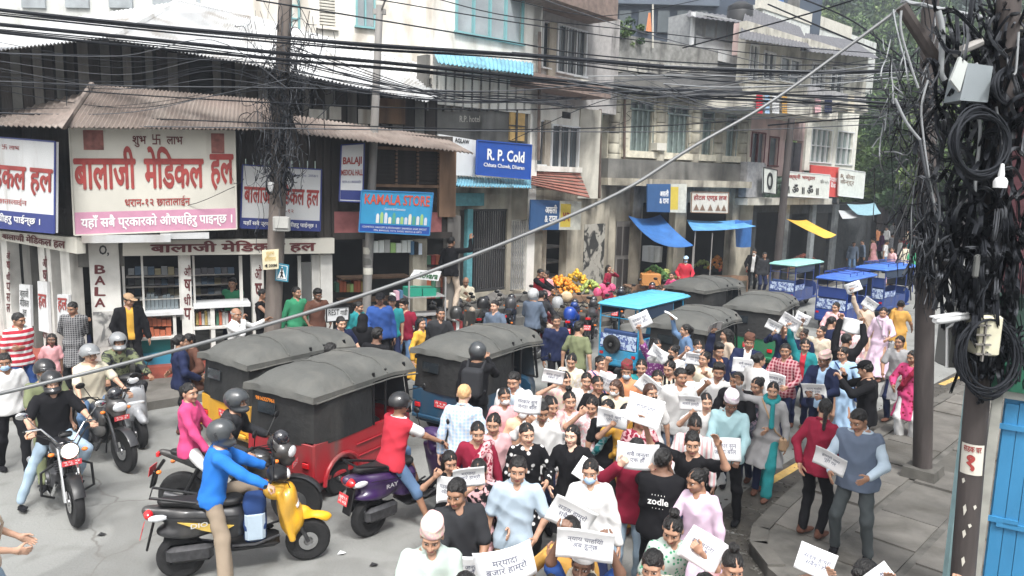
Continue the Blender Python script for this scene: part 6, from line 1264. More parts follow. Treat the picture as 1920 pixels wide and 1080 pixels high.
t = thing('blue_bag', 'navy and white bag standing on the footboard of the yellow scooter', 'bag', (0, 0, 0)); t.matrix_basis = Matrix.Translation(Vector(l4)) @ Matrix.Rotation(r4, 4, 'Z'); f = rbox((0, .10, .56), (.14, .11, .24), .06); g_ = lambda X, Y, Z: f(X, Y, Z) + .008 * np.sin(30 * Z + 20 * X); g_.bb = f.bb; inst('sack', sdf('sack', g_, .018, [cloth('dblue')]), t); MB().bbox((.10, .10, .50), (.05, .10, .16), .03).build('side_pocket', cloth('pale'), t, smooth=True)
mb = MB(); mb.ell((0, .30, .84), (.17, .12, .11), 14); t2 = mb.build('yellow_bag', cloth('yellow'), None, smooth=True); t2.matrix_basis = t.matrix_basis.copy(); tag(t2, 'bright yellow cloth bag hanging at the yellow scooter handlebar', 'bag')
(m5, l5, r5) = ride('m', 'black and red sport motorcycle carrying a woman in pink, left of the red three wheeler', (318, 975), (585, 985), acc=(.35, .01, .01), pc=(.02, .02, .022))
rider(l5, r5, 'rider in dark jacket and grey helmet in front of the woman in pink', top='jacket char', bot='trousers black', hat='visor dark', lean=20)
rider(l5, r5, 'woman in hot pink tunic and white trousers riding pillion with her hair tied', seat=1, sex='f', top='shirt hot', bot='trousers white', hair='tail', skin=1, hy=-20, h=1.60, shoe='sandal', shoec='white')
(m6, l6, r6) = ride('s', 'deep purple scooter with red tail lamp in the middle of the road', (690, 1005), (845, 945), body=(.035, .012, .075), name='RAY', txt='प्रदेश १\n०२ ०६३')
rider(l6, r6, 'rider in red and white raglan tee, denim shorts and black half helmet', kind='s', top='tee white', over='vest red', bot='shorts denim', hat='half black', skin=2, shoe='sandal', feet=((-.40, -.28, .09), (.14, -.5, .42)))
# raglan sleeves
# three-wheelers
def taxi(label, rc, yaw, **k):   # rear right lower corner of the body at pixel rc, on the ground
    a = at(*rc); rz = math.radians(yaw); v = Matrix.Rotation(rz, 3, 'Z') @ Vector((.60, -.48, 0)); return rickshaw(label, (a.x - v.x, a.y - v.y, 0), rz, **k)
rk1 = taxi('covered three wheeler with yellow lower body at the front left of the queue', (470, 868), -36, col=(.60, .32, .03))
rk2 = taxi('covered three wheeler with deep red lower body and orange phone number', (592, 955), -30, col=(.33, .012, .02), number='9816327961')
rk3 = taxi('covered three wheeler with dark blue lower body in the middle of the queue', (885, 845), -33, col=(.02, .07, .13))
rk5 = taxi('covered three wheeler with maroon lower body behind the raised sheets', (1318, 762), -34, col=(.16, .01, .03))
rk6 = taxi('covered three wheeler at the back of the queue beside the fruit stalls', (1315, 650), -46, col=(.05, .05, .05))
rk7 = taxi('covered three wheeler with green lower body beyond the maroon one', (1452, 705), -32, col=(.01, .16, .07))
def etaxi(label, c, yaw, **k):
    a = at(*c); return erickshaw(label, (a.x, a.y, 0), math.radians(yaw), **k)
e1 = etaxi('turquoise roofed electric rickshaw with a spare wheel on its back', (1204, 694), -38, spare=True, sc=.9)
e2 = etaxi('electric rickshaw with pale green roof over a blue frame beside the yellow tarpaulin', (1488, 574), -44, sc=.86, roofc=(.26, .52, .48), body=(.03, .06, .22))
e3 = etaxi('electric rickshaw with royal blue racked roof nearest the women in pink', (1580, 612), -44, sc=.86, roofc=(.06, .16, .58), body=(.015, .05, .25), rack=True)
e4 = etaxi('farther electric rickshaw with royal blue roof by the dark pole', (1655, 590), -50, roofc=(.05, .15, .52), body=(.015, .05, .22), rack=True)
# parked two-wheelers along the shops
gp = 'motorcycles parked in a row before the shops'
for i, (a, b, k) in enumerate([((665, 700), (690, 672), 0), ((712, 698), (735, 668), 1), ((752, 690), (770, 660), 0), ((800, 676), (812, 648), 1), ((845, 668), (862, 640), 0), ((898, 662), (912, 634), 1), ((945, 655), (960, 628), 0), ((985, 690), (1040, 660), 1), ((1062, 668), (1078, 638), 0), ((1100, 660), (1112, 632), 1), ((1010, 640), (1022, 612), 0), ((1150, 632), (1165, 604), 1), ((1212, 620), (1222, 594), 0), ((1240, 618), (1252, 590), 1)]):
    p, q = at(*a), at(*b); loc, rz = between(p, q, 1.3); lab = ['black motorcycle parked before the old man', 'blue tanked motorcycle'][k]
    cs = [(.02, .02, .022), (.02, .03, .05), (.12, .01, .015), (.02, .02, .02), (.05, .05, .055)][i % 5]
    nm = ['outermost parked motorcycle below the green shirt man', 'parked motorcycle beside the man in blue sweater', 'red tanked motorcycle parked before the display rack', 'parked motorcycle right of the display rack', 'parked motorcycle just below the seated old man', 'parked motorcycle with helmet on its mirror left of the steps', 'parked motorcycle in front of the stone steps', 'motorcycle with two riders pulling out of the parked row', 'blue tanked motorcycle parked before the orange fruit cart', 'parked motorcycle with red plate below the pink bags', 'parked motorcycle tight behind the two riders', 'parked motorcycle left of the turquoise roofed rickshaw posts', 'parked motorcycle seen through the turquoise rickshaw frame', 'parked motorcycle right behind the turquoise rickshaw'][i]
    motorcycle(nm, loc, rz, pc=(.01, .05, .25) if i == 8 else cs, acc=(.02, .02, .02) if i % 2 else None, group=gp)
    if i == 7: rider(loc, rz, 'rider in black jacket and pale trousers leaving the parked row', top='jacket char', bot='trousers beige', hair='short', skin=1); rider(loc, rz, 'pillion passenger in grey behind the rider leaving the parked row', seat=1, top='jacket slate', bot='trousers char', hat='visor silver')
for i, (x, y, c) in enumerate([(905, 563, (.015, .015, .017)), (957, 563, (.05, .05, .055)), (1003, 553, (.10, .10, .11)), (1045, 562, (.35, .36, .37)), (855, 582, (.03, .03, .03)), (1068, 583, (.01, .05, .3))]):
    p = at(x, y + 14, 1.12); tag(MB().lathe([(0, .26), (.07, .25), (.12, .20), (.14, .12), (.135, .05), (.12, .0), (0, .0)], 16).build('helmet', paint('h%d' % i, c), None, smooth=True, loc=p), ['glossy black helmet hung left of the steps', 'dark grey helmet hung on a mirror before the steps', 'grey helmet on the motorcycle left of the two riders', 'silver helmet on the motorcycle by the fruit cart', 'black helmet by the seated old man', 'blue helmet by the fruit cart'][i], 'helmet')
# ================================================================== people in the crowd
# front rows
P(805, 950, 1.66, 4, 'man in patterned topi cap and pale mint shirt nearest the bottom edge', top='sshirt mint', hat='topi print rose cream 30', arms=('low', 'low'), skin=1, legs='stand', hp=22, paper=(0, 12, 2, 'b', 'white sheet with three lines held low by the mint shirted man in a cap', (.34, .27)))
P(866, 886, 1.66, 8, 'smiling man in dark grey polo shirt holding a sheet at his waist', top='sshirt char', arms=('low', 'low'), skin=2, legs='stand', hp=15, paper=(0, 8, 3, 'b', 'white sheet held at the waist by the smiling man in dark grey', (.34, .26)), bot='trousers black')
P(843, 838, 1.36, 5, 'girl peering over a tall white sheet beside the purple scooter', sex='f', hair='long', top='tee black', arms=('high', 'high'), skin=1, paper=(0, 0, 2, 'b', 'tall blank sheet hiding the girl beside the purple scooter', (.26, .36), -.18), legs='stand')
P(894, 780, 1.60, -5, 'woman in deep red kurta with cream embroidered shawl', sex='f', hair='tail', top='dress maroon', bot='none x', scarf='shawl print maroon rose 20', arms=('down', 'down'), skin=1)
P(926, 768, 1.58, 15, 'smiling woman in rose kurta behind the woman in deep red', sex='f', hair='bun', top='skurta rose', arms=('down', 'down'), skin=1)
P(968, 848, 1.64, 0, 'young man in light blue half sleeve shirt and khaki trousers', top='sshirt pale', bot='trousers khaki', arms=('down', 'bent'), skin=1, legs='stand')
P(992, 786, 1.57, 6, 'smiling woman in black kurta dotted with white stars', sex='f', hair='tail', top='kurta floral black white 13', bot='loose black', arms=('down', 'bent'), skin=0)
P(1077, 790, 1.57, -12, 'laughing woman with loose hair in black over a peach blouse', sex='f', hair='long', top='skurta black', over='cardi black', arms=('bent', 'bent'), skin=4, paper=(2, -30, 30, 'r', 'small white sheet below the laughing woman', (.34, .24)))
P(985, 738, 1.58, 4, 'woman in peach blouse wearing a flowered face mask', sex='f', hair='bun', top='skurta peach', mask='white', arms=('down', 'down'), skin=1)
P(950, 720, 1.57, 3, 'woman in pink with white mask left of the peach blouse', sex='f', hair='bun', top='skurta pink', mask='white', arms=('down', 'bent'), skin=2)
P(970, 688, 1.68, -14, 'grinning man in white and pale blue shirt behind the masked women', top='shirt pale', over='open white', arms=('down', 'down'), skin=1)
P(1037, 735, 1.58, 6, 'woman in pink patterned shawl between the sheets', sex='f', hair='bun', top='kurta print rose white 16', scarf='shawl print rose cream 18', arms=('down', 'down'), skin=1)
P(1072, 727, 1.60, -3, 'woman in plain salmon kurta holding a sheet across her chest', sex='f', hair='topbun', top='kurta rose', arms=('hold', 'down'), skin=1, paper=(0, 5, 10, 'l', 'white sheet across the chest of the woman in salmon', (.36, .28), -.02))
P(1070, 656, 1.57, -8, 'woman in pale lime cardigan and lanyard looking down', sex='f', hair='bun', top='kurta cream', over='cardi print cream white 12', arms=('down', 'down'), skin=1, hp=18, scarf=None)
P(1126, 660, 1.58, 8, 'woman in salmon pink top with a dark bag held at her chest', sex='f', hair='tail', top='skurta pink', arms=('down', 'bent'), skin=1, strap='dblue')
P(1178, 670, 1.66, 2, 'man in brown topi cap, orange shirt and pale mask', top='sshirt orange', hat='topi print brown maroon 30', mask='pale', arms=('down', 'down'), skin=2)
P(1161, 704, 1.57, -4, 'woman with reddish loose hair and white mask in cream', sex='f', hair='long', hairm=HBRN, top='kurta cream', mask='white', arms=('down', 'down'), skin=1)
P(1143, 742, 1.58, -5, 'woman in black and teal printed shawl', sex='f', hair='tail', top='skurta black', scarf='shawl print teal cyan 14', arms=('down', 'down'), skin=1)
P(1172, 748, 1.56, 5, 'woman in mustard yellow patterned saree holding a sheet', sex='f', hair='tail', top='saree print yellow must 16', bot='none x', arms=('high', 'bent'), skin=1, paper=(0, 5, 2, 'l', 'white sheet held beside the mustard saree', (.36, .27), -.02), scarf='shawl print yellow must 16')
P(1222, 712, 1.60, 2, 'long haired person in white tee and black face mask', sex='f', hair='long', hairm=HBRN, top='tee white', mask='black', arms=('down', 'down'), skin=1, bot='trousers denim')
P(1273, 682, 1.70, 4, 'moustached man in pale grey polo shirt in mid crowd', top='sshirt lgrey', arms=('down', 'down'), skin=2, fat=1.15, bot='trousers slate')
P(1232, 628, 1.58, 4, 'masked woman in purple floral kurta raising a sheet high', sex='f', hair='bun', top='skurta floral purple lilac 22', mask='lilac', arms=('up', 'bent'), skin=1, paper=(2, 0, -28, 'l', 'blank tilted sheet raised high by the woman in purple flowers', (.36, .27), .05))
P(1232, 688, 1.56, 2, 'woman in lilac with pale mask behind the white tee', sex='f', hair='tail', top='kurta print lilac purple 16', mask='white', arms=('hold', 'down'), skin=1, paper=(1, 5, 35, 'l', 'slanting white sheet with print in front of the purple kurta', (.38, .27), .35))
P(1256, 668, 1.62, 5, 'person in black and white zebra striped top behind the grey polo', sex='f', hair='topbun', top='tee vstripe black cream 5', arms=('down', 'down'), skin=1)
P(1318, 653, 1.60, -6, 'woman in cream kurta taking a photo with a blue phone', sex='f', hair='bun', top='skurta cream', arms=('down', 'phone'), skin=1)
P(1347, 672, 1.68, -14, 'man in white polo with navy collar lifting both forearms', top='sshirt white', over=None, arms=('phone', 'bent'), skin=2, bot='trousers char', hair='fluffy')
P(1343, 637, 1.66, 40, 'man with thick black hair and orange tee turned away', top='tee orange', over='open navy', arms=('up', 'down'), skin=1, hair='fluffy', paper=(1, 10, 65, 'l', 'narrow folded sheet raised beside the black haired man', (.30, .20), .02, 50))
P(1290, 604, 1.60, -70, 'woman in denim shirt in profile raising a folded sheet', sex='f', hair='tail', top='shirt denim', arms=('wave', 'down'), skin=1, paper=(1, 5, 70, 'l', 'folded white sheet in the raised fist of the woman in denim', (.28, .17), .0, 60))
P(1305, 632, 1.50, 0, 'short woman behind a white sheet below the denim shirt', sex='f', hair='bun', top='skurta white', arms=('high', 'high'), skin=1, mask='white', paper=(0, 0, 2, 'b', 'white sheet before the short woman in white', (.34, .24), -.12))
P(1264, 640, 1.55, -20, 'woman in white holding a crumpled sheet sideways', sex='f', hair='bun', top='kurta white', arms=('high', 'down'), skin=1, paper=(3, 0, 25, 'l', 'crumpled white sheet held sideways in mid crowd', (.34, .24), -.1))
P(1368, 612, 1.60, -65, 'woman in beige kurta in profile beside the man in brown cap', sex='f', hair='long', top='kurta beige', arms=('down', 'down'), skin=1)
P(1402, 620, 1.66, -3, 'man in brown topi cap and navy jacket behind a wide sheet', top='shirt white', over='open navy', hat='topi brown', arms=('hold', 'hold'), skin=2, paper=(0, 5, 3, 'b', 'wide white sheet in front of the man in brown cap', (.40, .26), .14))
P(1385, 690, 1.64, -10, 'man in black jacket behind a slanting sheet', top='jacket black', arms=('hold', 'hold'), skin=2, paper=(0, 5, 22, 'b', 'slanting white sheet in front of the black jacket', (.36, .27), .02))
P(1372, 722, 1.66, -6, 'elderly man in pale cyan shirt, white patterned cap and black trousers reading', top='shirt cyan', bot='trousers black', hat='topi print white lilac 30', arms=('low', 'low'), skin=3, hp=25, fat=1.1, paper=(2, -25, -8, 'b', 'white sheet read by the elderly man in pale cyan', (.36, .27), .08), legs='wide')
P(1300, 768, 1.60, -4, 'dark haired woman in pale pink striped top looking down', sex='f', hair='bun', top='shirt vstripe white rose 6', arms=('low', 'down'), skin=3, hp=28, paper=(3, 15, 0, 'l', 'loose white sheet hanging at the striped woman side', (.30, .40), -.15))
BT, _ = P(1245, 832, 1.68, 172, 'large man in black printed tee seen from behind', top='tee black', bot='trousers black', arms=('face', 'face'), skin=3, fat=1.25, legs='stand', hair='short')
for (tx, w_, z0_, z1_) in (('zodle', .19, 1.20, 1.265), ('· · · · ·', .12, 1.285, 1.30), ('· · · ·', .10, 1.16, 1.17)): put_text('lettering', tx, lambda u, v: BT.matrix_basis @ Vector((w_ / 2 - w_ * u, .176, z0_ + (z1_ - z0_) * v)), TXW, BT, .015 if w_ > .15 else 0)
P(1303, 800, 1.66, -25, 'man in black tee with raised bare forearm beside the printed tee', top='tee black', bot='trousers dblue', arms=('wave', 'wave'), skin=1, legs='stand', paper=(0, -30, 5, 'l', 'large blank sheet over the head of the big man in black', (.42, .29), .05))
P(1188, 812, 1.64, 3, 'person in maroon sweatshirt and blue jeans hiding behind a raised sheet', sex='f', hair='short', top='jacket maroon', bot='trousers ldenim', arms=('high', 'high'), skin=4, legs='stand', paper=(0, 0, 1, 'b', 'white sheet covering the face above the maroon sweatshirt', (.40, .27), .10))
P(1112, 852, 1.60, 2, 'woman in white hooded top with blue mask and red forehead mark', sex='f', hair='tail', top='jacket white', bot='loose navy', mask='sky', arms=('hold', 'down'), skin=1, fat=1.15, legs='stand', paper=(1, 0, 24, 'l', 'curled pair of white sheets held by the woman in white hooded top', (.42, .30), .10))
P(1070, 958, 1.58, 6, 'woman in mustard shawl and pink scarf with a raised hand', sex='f', hair='tail', top='shirt must', bot='loose must', scarf='neck hot', arms=('high', 'down'), skin=2, legs='stand')
P(1090, 1004, 1.60, 0, 'woman in blue kurta and white cap holding a sheet overhead with both hands', sex='f', hair='short', top='skurta blue', hat='topi white', arms=('over', 'over'), skin=3, scarf='neck cream', legs='stand', paper=(0, 0, 2, 'b', 'lettered sheet held overhead with both hands by the woman in blue', (.40, .25), -.03))
P(965, 1018, 1.56, 10, 'woman in cream print blouse at the bottom edge', sex='f', hair='bun', top='skurta print cream beige 20', arms=('high', 'down'), skin=1, legs='stand', hp=14, paper=(0, 0, -14, 'l', 'large lettered sheet over the head of the woman in cream print', (.42, .29), .12))
P(1228, 1010, 1.56, 18, 'woman with short dark hair in pale cream at the bottom edge', sex='f', hair='short', top='skurta cream', arms=('down', 'down'), skin=1, legs='stand', hp=18)
P(1256, 950, 1.56, 20, 'woman with hair bun in pale green floral top looking down', sex='f', hair='topbun', top='skurta floral mint green 26', arms=('down', 'high'), skin=1, hp=26, legs='stand', paper=(0, -8, 32, 'r', 'white sheet sloping in front of the pale green floral top', (.38, .28), -.08))
P(1372, 1012, 1.56, 0, 'woman with top bun in pink stretching an arm to the right', sex='f', hair='topbun', top='skurta pink', arms=('down', (.62, -.12, 1.68)), skin=1, hp=20, legs='stand', paper=(2, -20, 15, 'r', 'blank folded sheet at the end of the outstretched pink sleeve', (.26, .20), .0))
P(1548, 1036, 1.56, 0, 'woman with black bun and pink sleeve at the bottom right', sex='f', hair='topbun', top='skurta pink', arms=('down', 'wave'), skin=1, hp=26, legs='stand', paper=(2, 0, 40, 'r', 'blank sheet at the bottom edge beside the black bun', (.26, .20), -.1))
P(1618, 1040, 1.60, 170, 'person with loose black hair and grey clip at the bottom right', sex='f', hair='bun', top='skurta grey', arms=('down', 'down'), skin=1, legs='stand')
P(1702, 1100, 1.58, 0, 'person below the bottom edge raising a folded white sheet', sex='f', hair='bun', top='skurta grey', arms=('down', 'up'), skin=1, legs='stand', paper=(1, 0, 80, 'l', 'pointed corner of a white sheet at the bottom edge', (.2, .14), .1))
# right part
P(1622, 757, 1.68, -14, 'man in slate waistcoat over pale blue shirt reading a sheet on the pavement', z0=SZ, top='shirt pale', over='vest steel', bot='trousers ash', arms=('bent', 'bent'), skin=2, fat=1.15, hp=26, legs='wide', paper=(0, 10, 14, 'l', 'lettered sheet read by the man in slate waistcoat', (.34, .25), .02))
P(1542, 742, 1.62, 150, 'woman in maroon blouse and black trousers seen from behind on the pavement', z0=SZ, sex='f', hair='tail', top='shirt maroon', bot='trousers black', arms=('bent', 'back'), skin=1, legs='stand', hy=35)
P(1447, 708, 1.58, -12, 'woman in grey kurta with teal scarf raising one arm', sex='f', hair='bun', top='kurta grey', bot='loose teal', scarf='neck teal', arms=('wave', 'down'), skin=1, strap='tan')
P(1478, 640, 1.64, -22, 'man in maroon plaid shirt holding a sheet', top='shirt plaid maroon rose 6', arms=('hold', 'hold'), skin=2, paper=(0, 5, 3, 'b', 'white sheet held by the man in maroon plaid', (.34, .27), .02))
P(1547, 650, 1.64, -16, 'man in topi cap and navy suit holding a sheet', top='shirt sky', over='open navy', hat='topi print rose cream 30', arms=('hold', 'hold'), skin=3, bot='trousers navy', paper=(0, 5, -10, 'b', 'white sheet held by the man in navy suit', (.36, .24), .04))
P(1587, 645, 1.58, 0, 'woman in long light blue dress and cross strap', sex='f', hair='bun', top='dress sky', bot='none x', strap='dblue', arms=('hold', 'bent'), skin=1, paper=(0, 5, -8, 'l', 'white sheet held by the woman in light blue dress', (.34, .24), .04))
P(1634, 672, 1.70, -75, 'photographer in black shirt and black cap looking at a phone', top='shirt black', hat='cap black', bot='trousers black', arms=('phone', 'phone'), skin=1, hp=22, fat=1.1)
P(1716, 650, 1.58, -10, 'woman in magenta floral kurta and maroon shawl beside the dark pole', sex='f', hair='tail', top='kurta floral hot maroon 14', bot='loose white', scarf='shawl maroon', arms=('bent', 'down'), skin=2)
P(1508, 630, 1.56, -5, 'woman in red tee and teal cardigan', sex='f', hair='bun', top='tee red', over='cardi teal', arms=('up', 'down'), skin=1, paper=(0, 0, 28, 'l', 'tilted white sheet raised above the plaid man', (.36, .25), .0))
P(1538, 606, 1.57, -3, 'woman in cream printed kurta behind the red tee', sex='f', hair='bun', top='kurta print cream beige 16', arms=('wave', 'down'), skin=1, paper=(0, 0, 20, 'l', 'small white sheet raised by the woman in cream print', (.28, .22), .0))
P(1567, 562, 1.58, 4, 'woman in dusty pink wrap dress looking left', sex='f', hair='tail', top='dress rose', bot='none x', arms=('bent', 'down'), skin=1, hy=-30)
P(1625, 558, 1.60, -4, 'masked woman in beige dress raising a sheet with her right hand', sex='f', hair='bun', top='dress beige', bot='none x', mask='white', arms=('up', 'down'), skin=1, strap='tan', paper=(2, 0, -25, 'l', 'blank sheet raised by the masked woman in beige', (.36, .24), .0))
P(1657, 572, 1.60, -8, 'woman in long pale pink kurta carrying a grey bag', sex='f', hair='tail', top='dress lilac', bot='none x', arms=('down', 'bent'), skin=1, strap='grey', scarf='neck lilac', paper=(0, 0, 30, 'l', 'white sheet leaning on the pale pink kurta', (.32, .24), .75))
P(1690, 560, 1.58, 170, 'woman in mustard orange saree seen from behind', sex='f', hair='bun', top='saree must', bot='none x', scarf='shawl must', arms=('bent', 'bent'), skin=2)
P(1588, 622, 1.66, 165, 'person in black behind the light blue dress', top='jacket black', bot='trousers black', arms=('over', 'over'), skin=2, paper=(0, 0, -5, 'b', 'white sheet held up behind the light blue dress', (.34, .25), -.1))
P(1560, 590, 1.58, 160, 'person in navy blue seen between the pink dress and the green rickshaw', sex='f', hair='tail', top='kurta navy', arms=('down', 'down'), skin=1)
P(1506, 612, 1.50, -2, 'small dark figure behind a pale sheet in mid crowd', sex='f', hair='bun', top='skurta navy', arms=('wave', 'down'), skin=3)
P(1290, 676, 1.58, 160, 'dark haired woman turned away beside the zebra top', sex='f', hair='bun', top='skurta white', arms=('down', 'down'), skin=1)
P(1120, 700, 1.56, 8, 'woman in black shawl behind the reddish haired woman', sex='f', hair='bun', top='skurta black', arms=('down', 'down'), skin=2)
P(1420, 655, 1.60, 150, 'woman in white dupatta facing away behind the navy jacket', sex='f', hair='bun', top='kurta white', arms=('down', 'down'), skin=1)
P(1110, 735, 1.58, -5, 'woman holding a tilted sheet beside the salmon kurta', sex='f', hair='tail', top='skurta print rose white 18', arms=('high', 'down'), skin=1, paper=(0, 0, 32, 'r', 'tilted white sheet beside the salmon kurta', (.32, .24), .35))
P(1020, 745, 1.60, -3, 'man in white shirt behind raised sheets', top='shirt white', arms=('high', 'down'), skin=2, paper=(0, 0, 3, 'l', 'white sheet raised behind the masked women', (.32, .24), .12))
P(1096, 690, 1.58, 0, 'person in white holding an upright sheet behind the lime cardigan', sex='f', hair='tail', top='skurta white', arms=('down', 'up'), skin=1, paper=(0, 0, 12, 'r', 'upright white sheet right of the lime cardigan', (.24, .28), -.38))
P(867, 716, 1.68, 172, 'elderly man with sandy hair in blue and white checked shirt, back to the camera', top='shirt plaid sky white 7', bot='trousers char', hair='short', hairm=HBLD, arms=('down', 'down'), skin=4)
P(893, 642, 1.70, 165, 'helmeted man with backpack photographing over the three wheeler', top='jacket black', hat='full dark', bot='trousers char', pack='char', arms=('phone', 'down'), skin=2)
# left side and shops
P(240, 545, 1.70, 8, 'man in black jacket over yellow tee and cap at the pillar', z0=SZ, top='tee yellow', over='open black', bot='trousers black', hat='cap tan', arms=('down', 'down'), skin=2, legs='stand')
P(10, 655, 1.66, 20, 'man in white tee with blue mask at the left edge', top='tee white', bot='trousers black', mask='sky', arms=('down', 'down'), skin=2)
P(-48, 885, 1.60, 90, 'person at the left edge with beige bag looking at a phone', sex='f', hair='tail', top='tee beige', bot='trousers ldenim', arms=('bent', 'bent'), skin=0, strap='beige')
P(32, 580, 1.64, 25, 'man in red and white striped polo pointing across', z0=SZ, top='sshirt hstripe red white 3.2', bot='trousers dblue', arms=('down', 'cross'), skin=2, hy=20, fat=1.15)
P(92, 624, 1.18, 10, 'small girl in pink blouse beside the striped polo', z0=SZ, sex='f', hair='long', top='sshirt pink', bot='trousers char', arms=('down', 'down'), skin=3, kind='child')
P(133, 560, 1.62, -15, 'person in dark grey checked kurta looking down by the shop corner', z0=SZ, top='kurta plaid char grey 8', bot='loose char', arms=('back', 'back'), skin=2, hp=20, hy=-20)
P(146, 540, 1.66, 5, 'young man in black behind the checked kurta', z0=SZ, top='shirt black', arms=('cross', 'cross'), skin=2)
def PY(px, py, Y, h, yaw, label, **k):   # head top at the pixel, at a given distance
    q = atY(px, py, Y); return figure((q.x, q.y, q.z - h - .03), face_cam(q, yaw), label, h=h, **k)
q0 = FA.P(436, 516, -.9); PY(436, 516, q0.y, 1.66, -20, 'shopkeeper in dark sleeves and green vest standing behind the counter', top='shirt black', over='vest green', arms=('cross', 'cross'), skin=1, legs='stand')
P(440, 572, 1.62, 55, 'grey haired man in white shirt with a hand at his chin', z0=SZ, top='shirt white', hair='bald', hairm=HGRY, arms=('face', 'out'), skin=2)
P(336, 622, 1.62, 100, 'woman in navy jacket in front of the counter', z0=0, sex='f', hair='tail', top='jacket navy', arms=('bent', 'bent'), skin=1, bot='trousers navy')
P(357, 618, 1.60, -60, 'woman in brown coat counting something beside the yellow three wheeler', z0=0, sex='f', hair='tail', top='coat brown', arms=('bent', 'bent'), skin=2, bot='trousers char')
P(490, 537, 1.62, 60, 'woman in black sleeveless top touching her face by the pole', z0=SZ, sex='f', hair='tail', top='tank black', bot='trousers black', arms=('face', 'down'), skin=2)
P(553, 533, 1.68, 28, 'young man in bright green shirt behind the three wheelers', z0=SZ, top='shirt green', arms=('down', 'down'), skin=1, hy=15)
P(594, 536, 1.66, 15, 'man in dark brown tee with folded forearms', z0=SZ, top='tee brown', arms=('bent', 'bent'), skin=3, hair='fluffy', hp=18)
P(712, 545, 1.72, 5, 'heavy man in blue sweater with white collar', z0=SZ, top='jacket blue', bot='trousers black', arms=('bent', 'down'), skin=3, fat=1.4, hat='cap black')
P(668, 560, 1.58, 40, 'woman in dark teal looking to the right', z0=0, sex='f', hair='tail', top='shirt teal', arms=('down', 'down'), skin=1, hy=25)
P(680, 585, 1.60, 170, 'person in black hooded coat seen from behind', z0=0, sex='f', hair='none', hat='hood black', top='coat black', arms=('down', 'down'), skin=1)
P(734, 550, 1.64, 10, 'man in teal tee and cap leaning over the parked motorcycles', z0=SZ, top='tee teal', hat='cap black', arms=('down', 'down'), skin=1)
P(788, 590, 1.58, 60, 'woman in bright yellow with long black ponytail', z0=0, sex='f', hair='long', top='kurta yellow', arms=('down', 'down'), skin=1, scarf='shawl black')
q0 = atY(872, 512, 19.0); figure((q0.x, q0.y, q0.z - 1.40), face_cam(q0, -5), 'thin old man in cream shirt sitting on the steps with hands clasped', pelvis=(0, 0, .58), feet=((-.12, -.42, .12), (.12, -.42, .12)), top='shirt cream', bot='trousers beige', hair='bald', hairm=HGRY, arms=('cross', 'pray'), skin=2, hp=18)
P(1010, 500, 1.62, 60, 'vendor in red and black leaning over the orange fruit', z0=SZ, top='jacket black', over='vest red', arms=('fwd', 'fwd'), skin=2)
P(1024, 504, 1.50, -10, 'second person behind the fruit vendor', z0=SZ, sex='f', hair='bun', top='skurta pink', arms=('down', 'down'), skin=1)
P(1141, 496, 1.40, 60, 'woman in dark dress sitting by the fruit crates', z0=SZ, sex='f', hair='long', top='kurta maroon', arms=('bent', 'face'), skin=1)
P(1285, 478, 1.60, 5, 'masked woman in red sweater and blue cap at the vegetable stall', z0=SZ, sex='f', hair='long', top='jacket red', hat='cap sky', mask='sky', arms=('bent', 'bent'), skin=1, fat=1.2)
P(1262, 508, 1.40, -40, 'boy in pink red shirt at the vegetable stall', z0=SZ, top='tee hot', arms=('bent', 'bent'), skin=1)
P(1414, 464, 1.70, 0, 'masked man in black waistcoat over white shirt behind the queue', z0=0, top='shirt white', over='open black', bot='trousers black', mask='white', arms=('bent', 'bent'), skin=1)
P(1432, 470, 1.66, 30, 'man in dark shirt beside the masked man in waistcoat', z0=0, top='shirt char', arms=('down', 'down'), skin=2)
q0 = FA.P(852, 440, .1); PY(846, 440, q0.y, 1.70, 150, 'man in black reaching up inside the dark shop doorway', top='shirt black', bot='trousers beige', arms=('wave', 'down'), skin=2)
P(727, 724, 1.66, 20, 'passenger seated in the red three wheeler behind the white tee', top='tee black', skin=2, arms=('down', 'down')) if False else None
